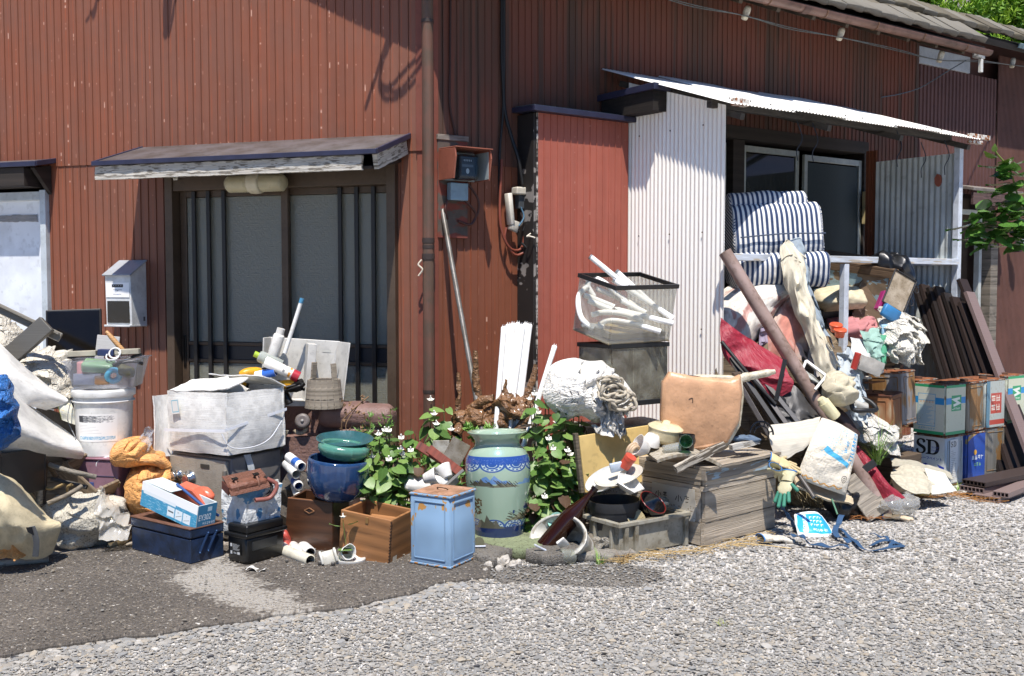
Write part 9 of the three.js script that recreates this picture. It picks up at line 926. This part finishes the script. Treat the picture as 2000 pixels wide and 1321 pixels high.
solo('dry_vine', 'dry brown vine straggling over the sofa arm', 'vine', merge([TUBE([[-0.889, 0.603, 0.300], [-0.938, 0.548, 0.320], [-0.945, 0.623, 0.340], [-0.882, 0.694, 0.340], [-0.802, 0.761, 0.300]], 0.004, 5, 40), TUBE([[-0.763, 0.528, 0.280], [-0.855, 0.494, 0.340], [-0.922, 0.597, 0.360], [-0.856, 0.720, 0.320]], 0.003, 5, 40), ...Array.from({ length: 50 }, () => mv(new THREE.TetrahedronGeometry(rr(0.006, 0.014)), [-0.9 + rr(-0.06, 0.09), 0.63 + rr(-0.14, 0.14), 0.34 + rr(-0.02, 0.02)], [rnd() * 3, rnd() * 3, 0]))]), M('#7a5f44', { r: 0.9, map: null }));
// grass tufts
const bladeG = (() => { const g = new THREE.BufferGeometry(), P = [], I = []; for (let i = 0; i <= 6; i++) { const t = i / 6, w = 0.5 * (1 - t) + 0.02; P.push(-w, t, -0.35 * t * t, w, t, -0.35 * t * t); if (i) { const a = i * 2 - 2; I.push(a, a + 1, a + 3, a, a + 3, a + 2); } } g.setAttribute('position', new THREE.Float32BufferAttribute(P, 3)); g.setIndex(I); return g.toNonIndexed(); })();
function tuft(label, base, n, h, c, spread = 0.6, w = 0.006) { const L = []; for (let i = 0; i < n; i++) { const H = h * rr(0.5, 1.1); L.push(mv(bladeG.clone(), [rr(-0.02, 0.02), 0, rr(-0.02, 0.02)], [-rr(0.05, spread), rnd() * 6.28, 0], [w, H, H])); } const g = mergeGeometries(L); g.computeVertexNormals(); const t = thing('grass_tuft', label, 'grass', base); part(t, 'blades', g, M(c, { r: 0.5, t: 0.15, map: null })).userData.kind = 'stuff'; }
tuft('tall green grass tuft growing beside the crimson bag', [2.243, 0.280, -0.250], 70, 0.34, '#6f9440', 0.8); tuft('small green grass tuft before the grey bin', [0.435, 0.000, 1.005], 26, 0.11, '#7d9c4c'); tuft('dry brown grass tuft at the bin corner', [0.562, 0.000, 0.958], 24, 0.09, '#8a6c42', 1.0); tuft('tiny grass tuft alone in the gravel', [0.860, 0.000, 1.894], 14, 0.035, '#97a24c', 1.0, 0.004); tuft('bright grass at the foot of the SD can', [3.005, 0.000, -0.844], 20, 0.07, '#8fb048');
// straw litter on the gravel along the crate and the planks
function litter(label, pts, n, c) { const L = []; for (let i = 0; i < n; i++) { const k = Math.floor(rnd() * (pts.length - 1)), t = rnd(), x = mix(pts[k][0], pts[k + 1][0], t) + rr(-0.06, 0.06), z = mix(pts[k][2], pts[k + 1][2], t) + rr(-0.05, 0.07), a = rnd() * 3.14, l = rr(0.03, 0.12); L.push(ROD([x, 0.012 + rnd() * 0.02, z], [x + Math.cos(a) * l, 0.012 + rnd() * 0.03, z + Math.sin(a) * l * 0.6], 0.0013, 4)); } const o = solo('straw_litter', label, 'straw', merge(L), M(c, { r: 0.9, map: null })); o.userData.kind = 'stuff'; }
litter('dry straw scattered along the foot of bin and crate', [[0.511, 0.000, 0.958], [0.728, 0.000, 0.863], [0.981, 0.000, 0.763], [1.228, 0.000, 0.607], [1.434, 0.000, 0.442]], 260, '#b59c6c'); litter('rusty dry grass along the carton and planks', [[2.470, 0.000, -0.612], [2.651, 0.000, -0.564], [2.918, 0.000, -0.644], [3.010, 0.000, -0.410]], 200, '#a5743c'); litter('brown needles by the crimson bag and straps', [[2.033, 0.000, -0.191], [2.111, 0.000, -0.054], [2.095, 0.000, 0.078]], 90, '#9a6436');
solo('long_reed', 'long dry reed lying on the gravel in front of the crate', 'reed', TUBE([[1.199, 0.010, 0.614], [1.301, 0.012, 0.643], [1.457, 0.010, 0.719]], 0.003, 5), M('#c0a878', { map: null }));
// leafy branch reaching in at the right edge
{ const t = thing('leafy_branch', 'leafy branch with glossy oval leaves reaching in from the right', 'branch', [3.481, 1.833, -0.600]), o = [3.481, 1.833, -0.600], L = (p) => [p[0] - o[0], p[1] - o[1], p[2] - o[2]], tw = [[[3.483, 1.767, -0.600], [3.259, 1.829, -0.550], [3.103, 1.890, -0.500], [3.002, 1.759, -0.450]], [[3.259, 1.829, -0.550], [3.181, 1.987, -0.500], [3.136, 2.115, -0.500], [3.047, 2.208, -0.480], [3.022, 2.239, -0.470]], [[3.484, 1.702, -0.600], [3.237, 1.729, -0.500], [3.018, 1.759, -0.450], [2.877, 1.725, -0.420]], [[3.505, 1.902, -0.650], [3.313, 1.963, -0.600], [3.207, 1.959, -0.550]]];
  tw.forEach((w, i) => part(t, 'twig', TUBE(w.map(L), 0.006 - i * 0.0008, 6), M('#6f7a3c', { map: null })));
  const lg = (() => { const g = heart.clone(), p = g.attributes.position; for (let i = 0; i < p.count; i++) { const y = p.getY(i); p.setX(i, p.getX(i) * (y < 0.2 ? 0.55 : 0.8)); p.setY(i, Math.max(0, y)); } g.computeVertexNormals(); return own(g); })(), ml = ['#5c8a3e', '#6c9a48', '#507e36', '#7aa456'].map((c) => M(c, { tex: leafMap, r: 0.22, t: 0.15, coat: 0.4, cr: 0.2 }));
  const spot = [[3.097, 2.115, -0.500], [3.138, 2.049, -0.480], [3.099, 1.935, -0.460], [3.038, 1.890, -0.500], [3.159, 1.886, -0.450], [2.939, 1.821, -0.420], [3.025, 1.819, -0.400], [3.131, 1.789, -0.420], [2.893, 1.741, -0.420], [2.970, 1.723, -0.380], [3.060, 1.708, -0.400], [3.155, 1.708, -0.400], [3.216, 1.890, -0.500], [3.166, 1.661, -0.420], [2.932, 1.708, -0.400]];
  spot.forEach((s, i) => { for (let k = 0; k < 8; k++) { const l = part(t, 'leaf', lg, ml[(i + k) % 4], [L(s)[0] + rr(-0.05, 0.05), L(s)[1] + rr(-0.05, 0.04), L(s)[2] + rr(-0.07, 0.07)]); l.scale.setScalar(rr(0.09, 0.17)); l.rotation.set(rr(1.4, 2.5), rr(-1.9, 1.0), rr(-0.4, 0.4), 'YXZ'); } });
  for (const [p, ry, rx, s] of [[[3.038, 2.183, -0.480], -1.2, 1.3, 0.1], [[3.066, 2.150, -0.470], 0.2, 1.5, 0.12], [[3.026, 2.220, -0.470], -0.4, 0.4, 0.05]]) { const l = part(t, 'leaf', lg, M('#7a9c3c', { tex: leafMap, r: 0.3, t: 0.3 }), L(p)); l.scale.setScalar(s); l.rotation.set(rx, ry, 0, 'YXZ'); } }

renderer.render(scene, camera);
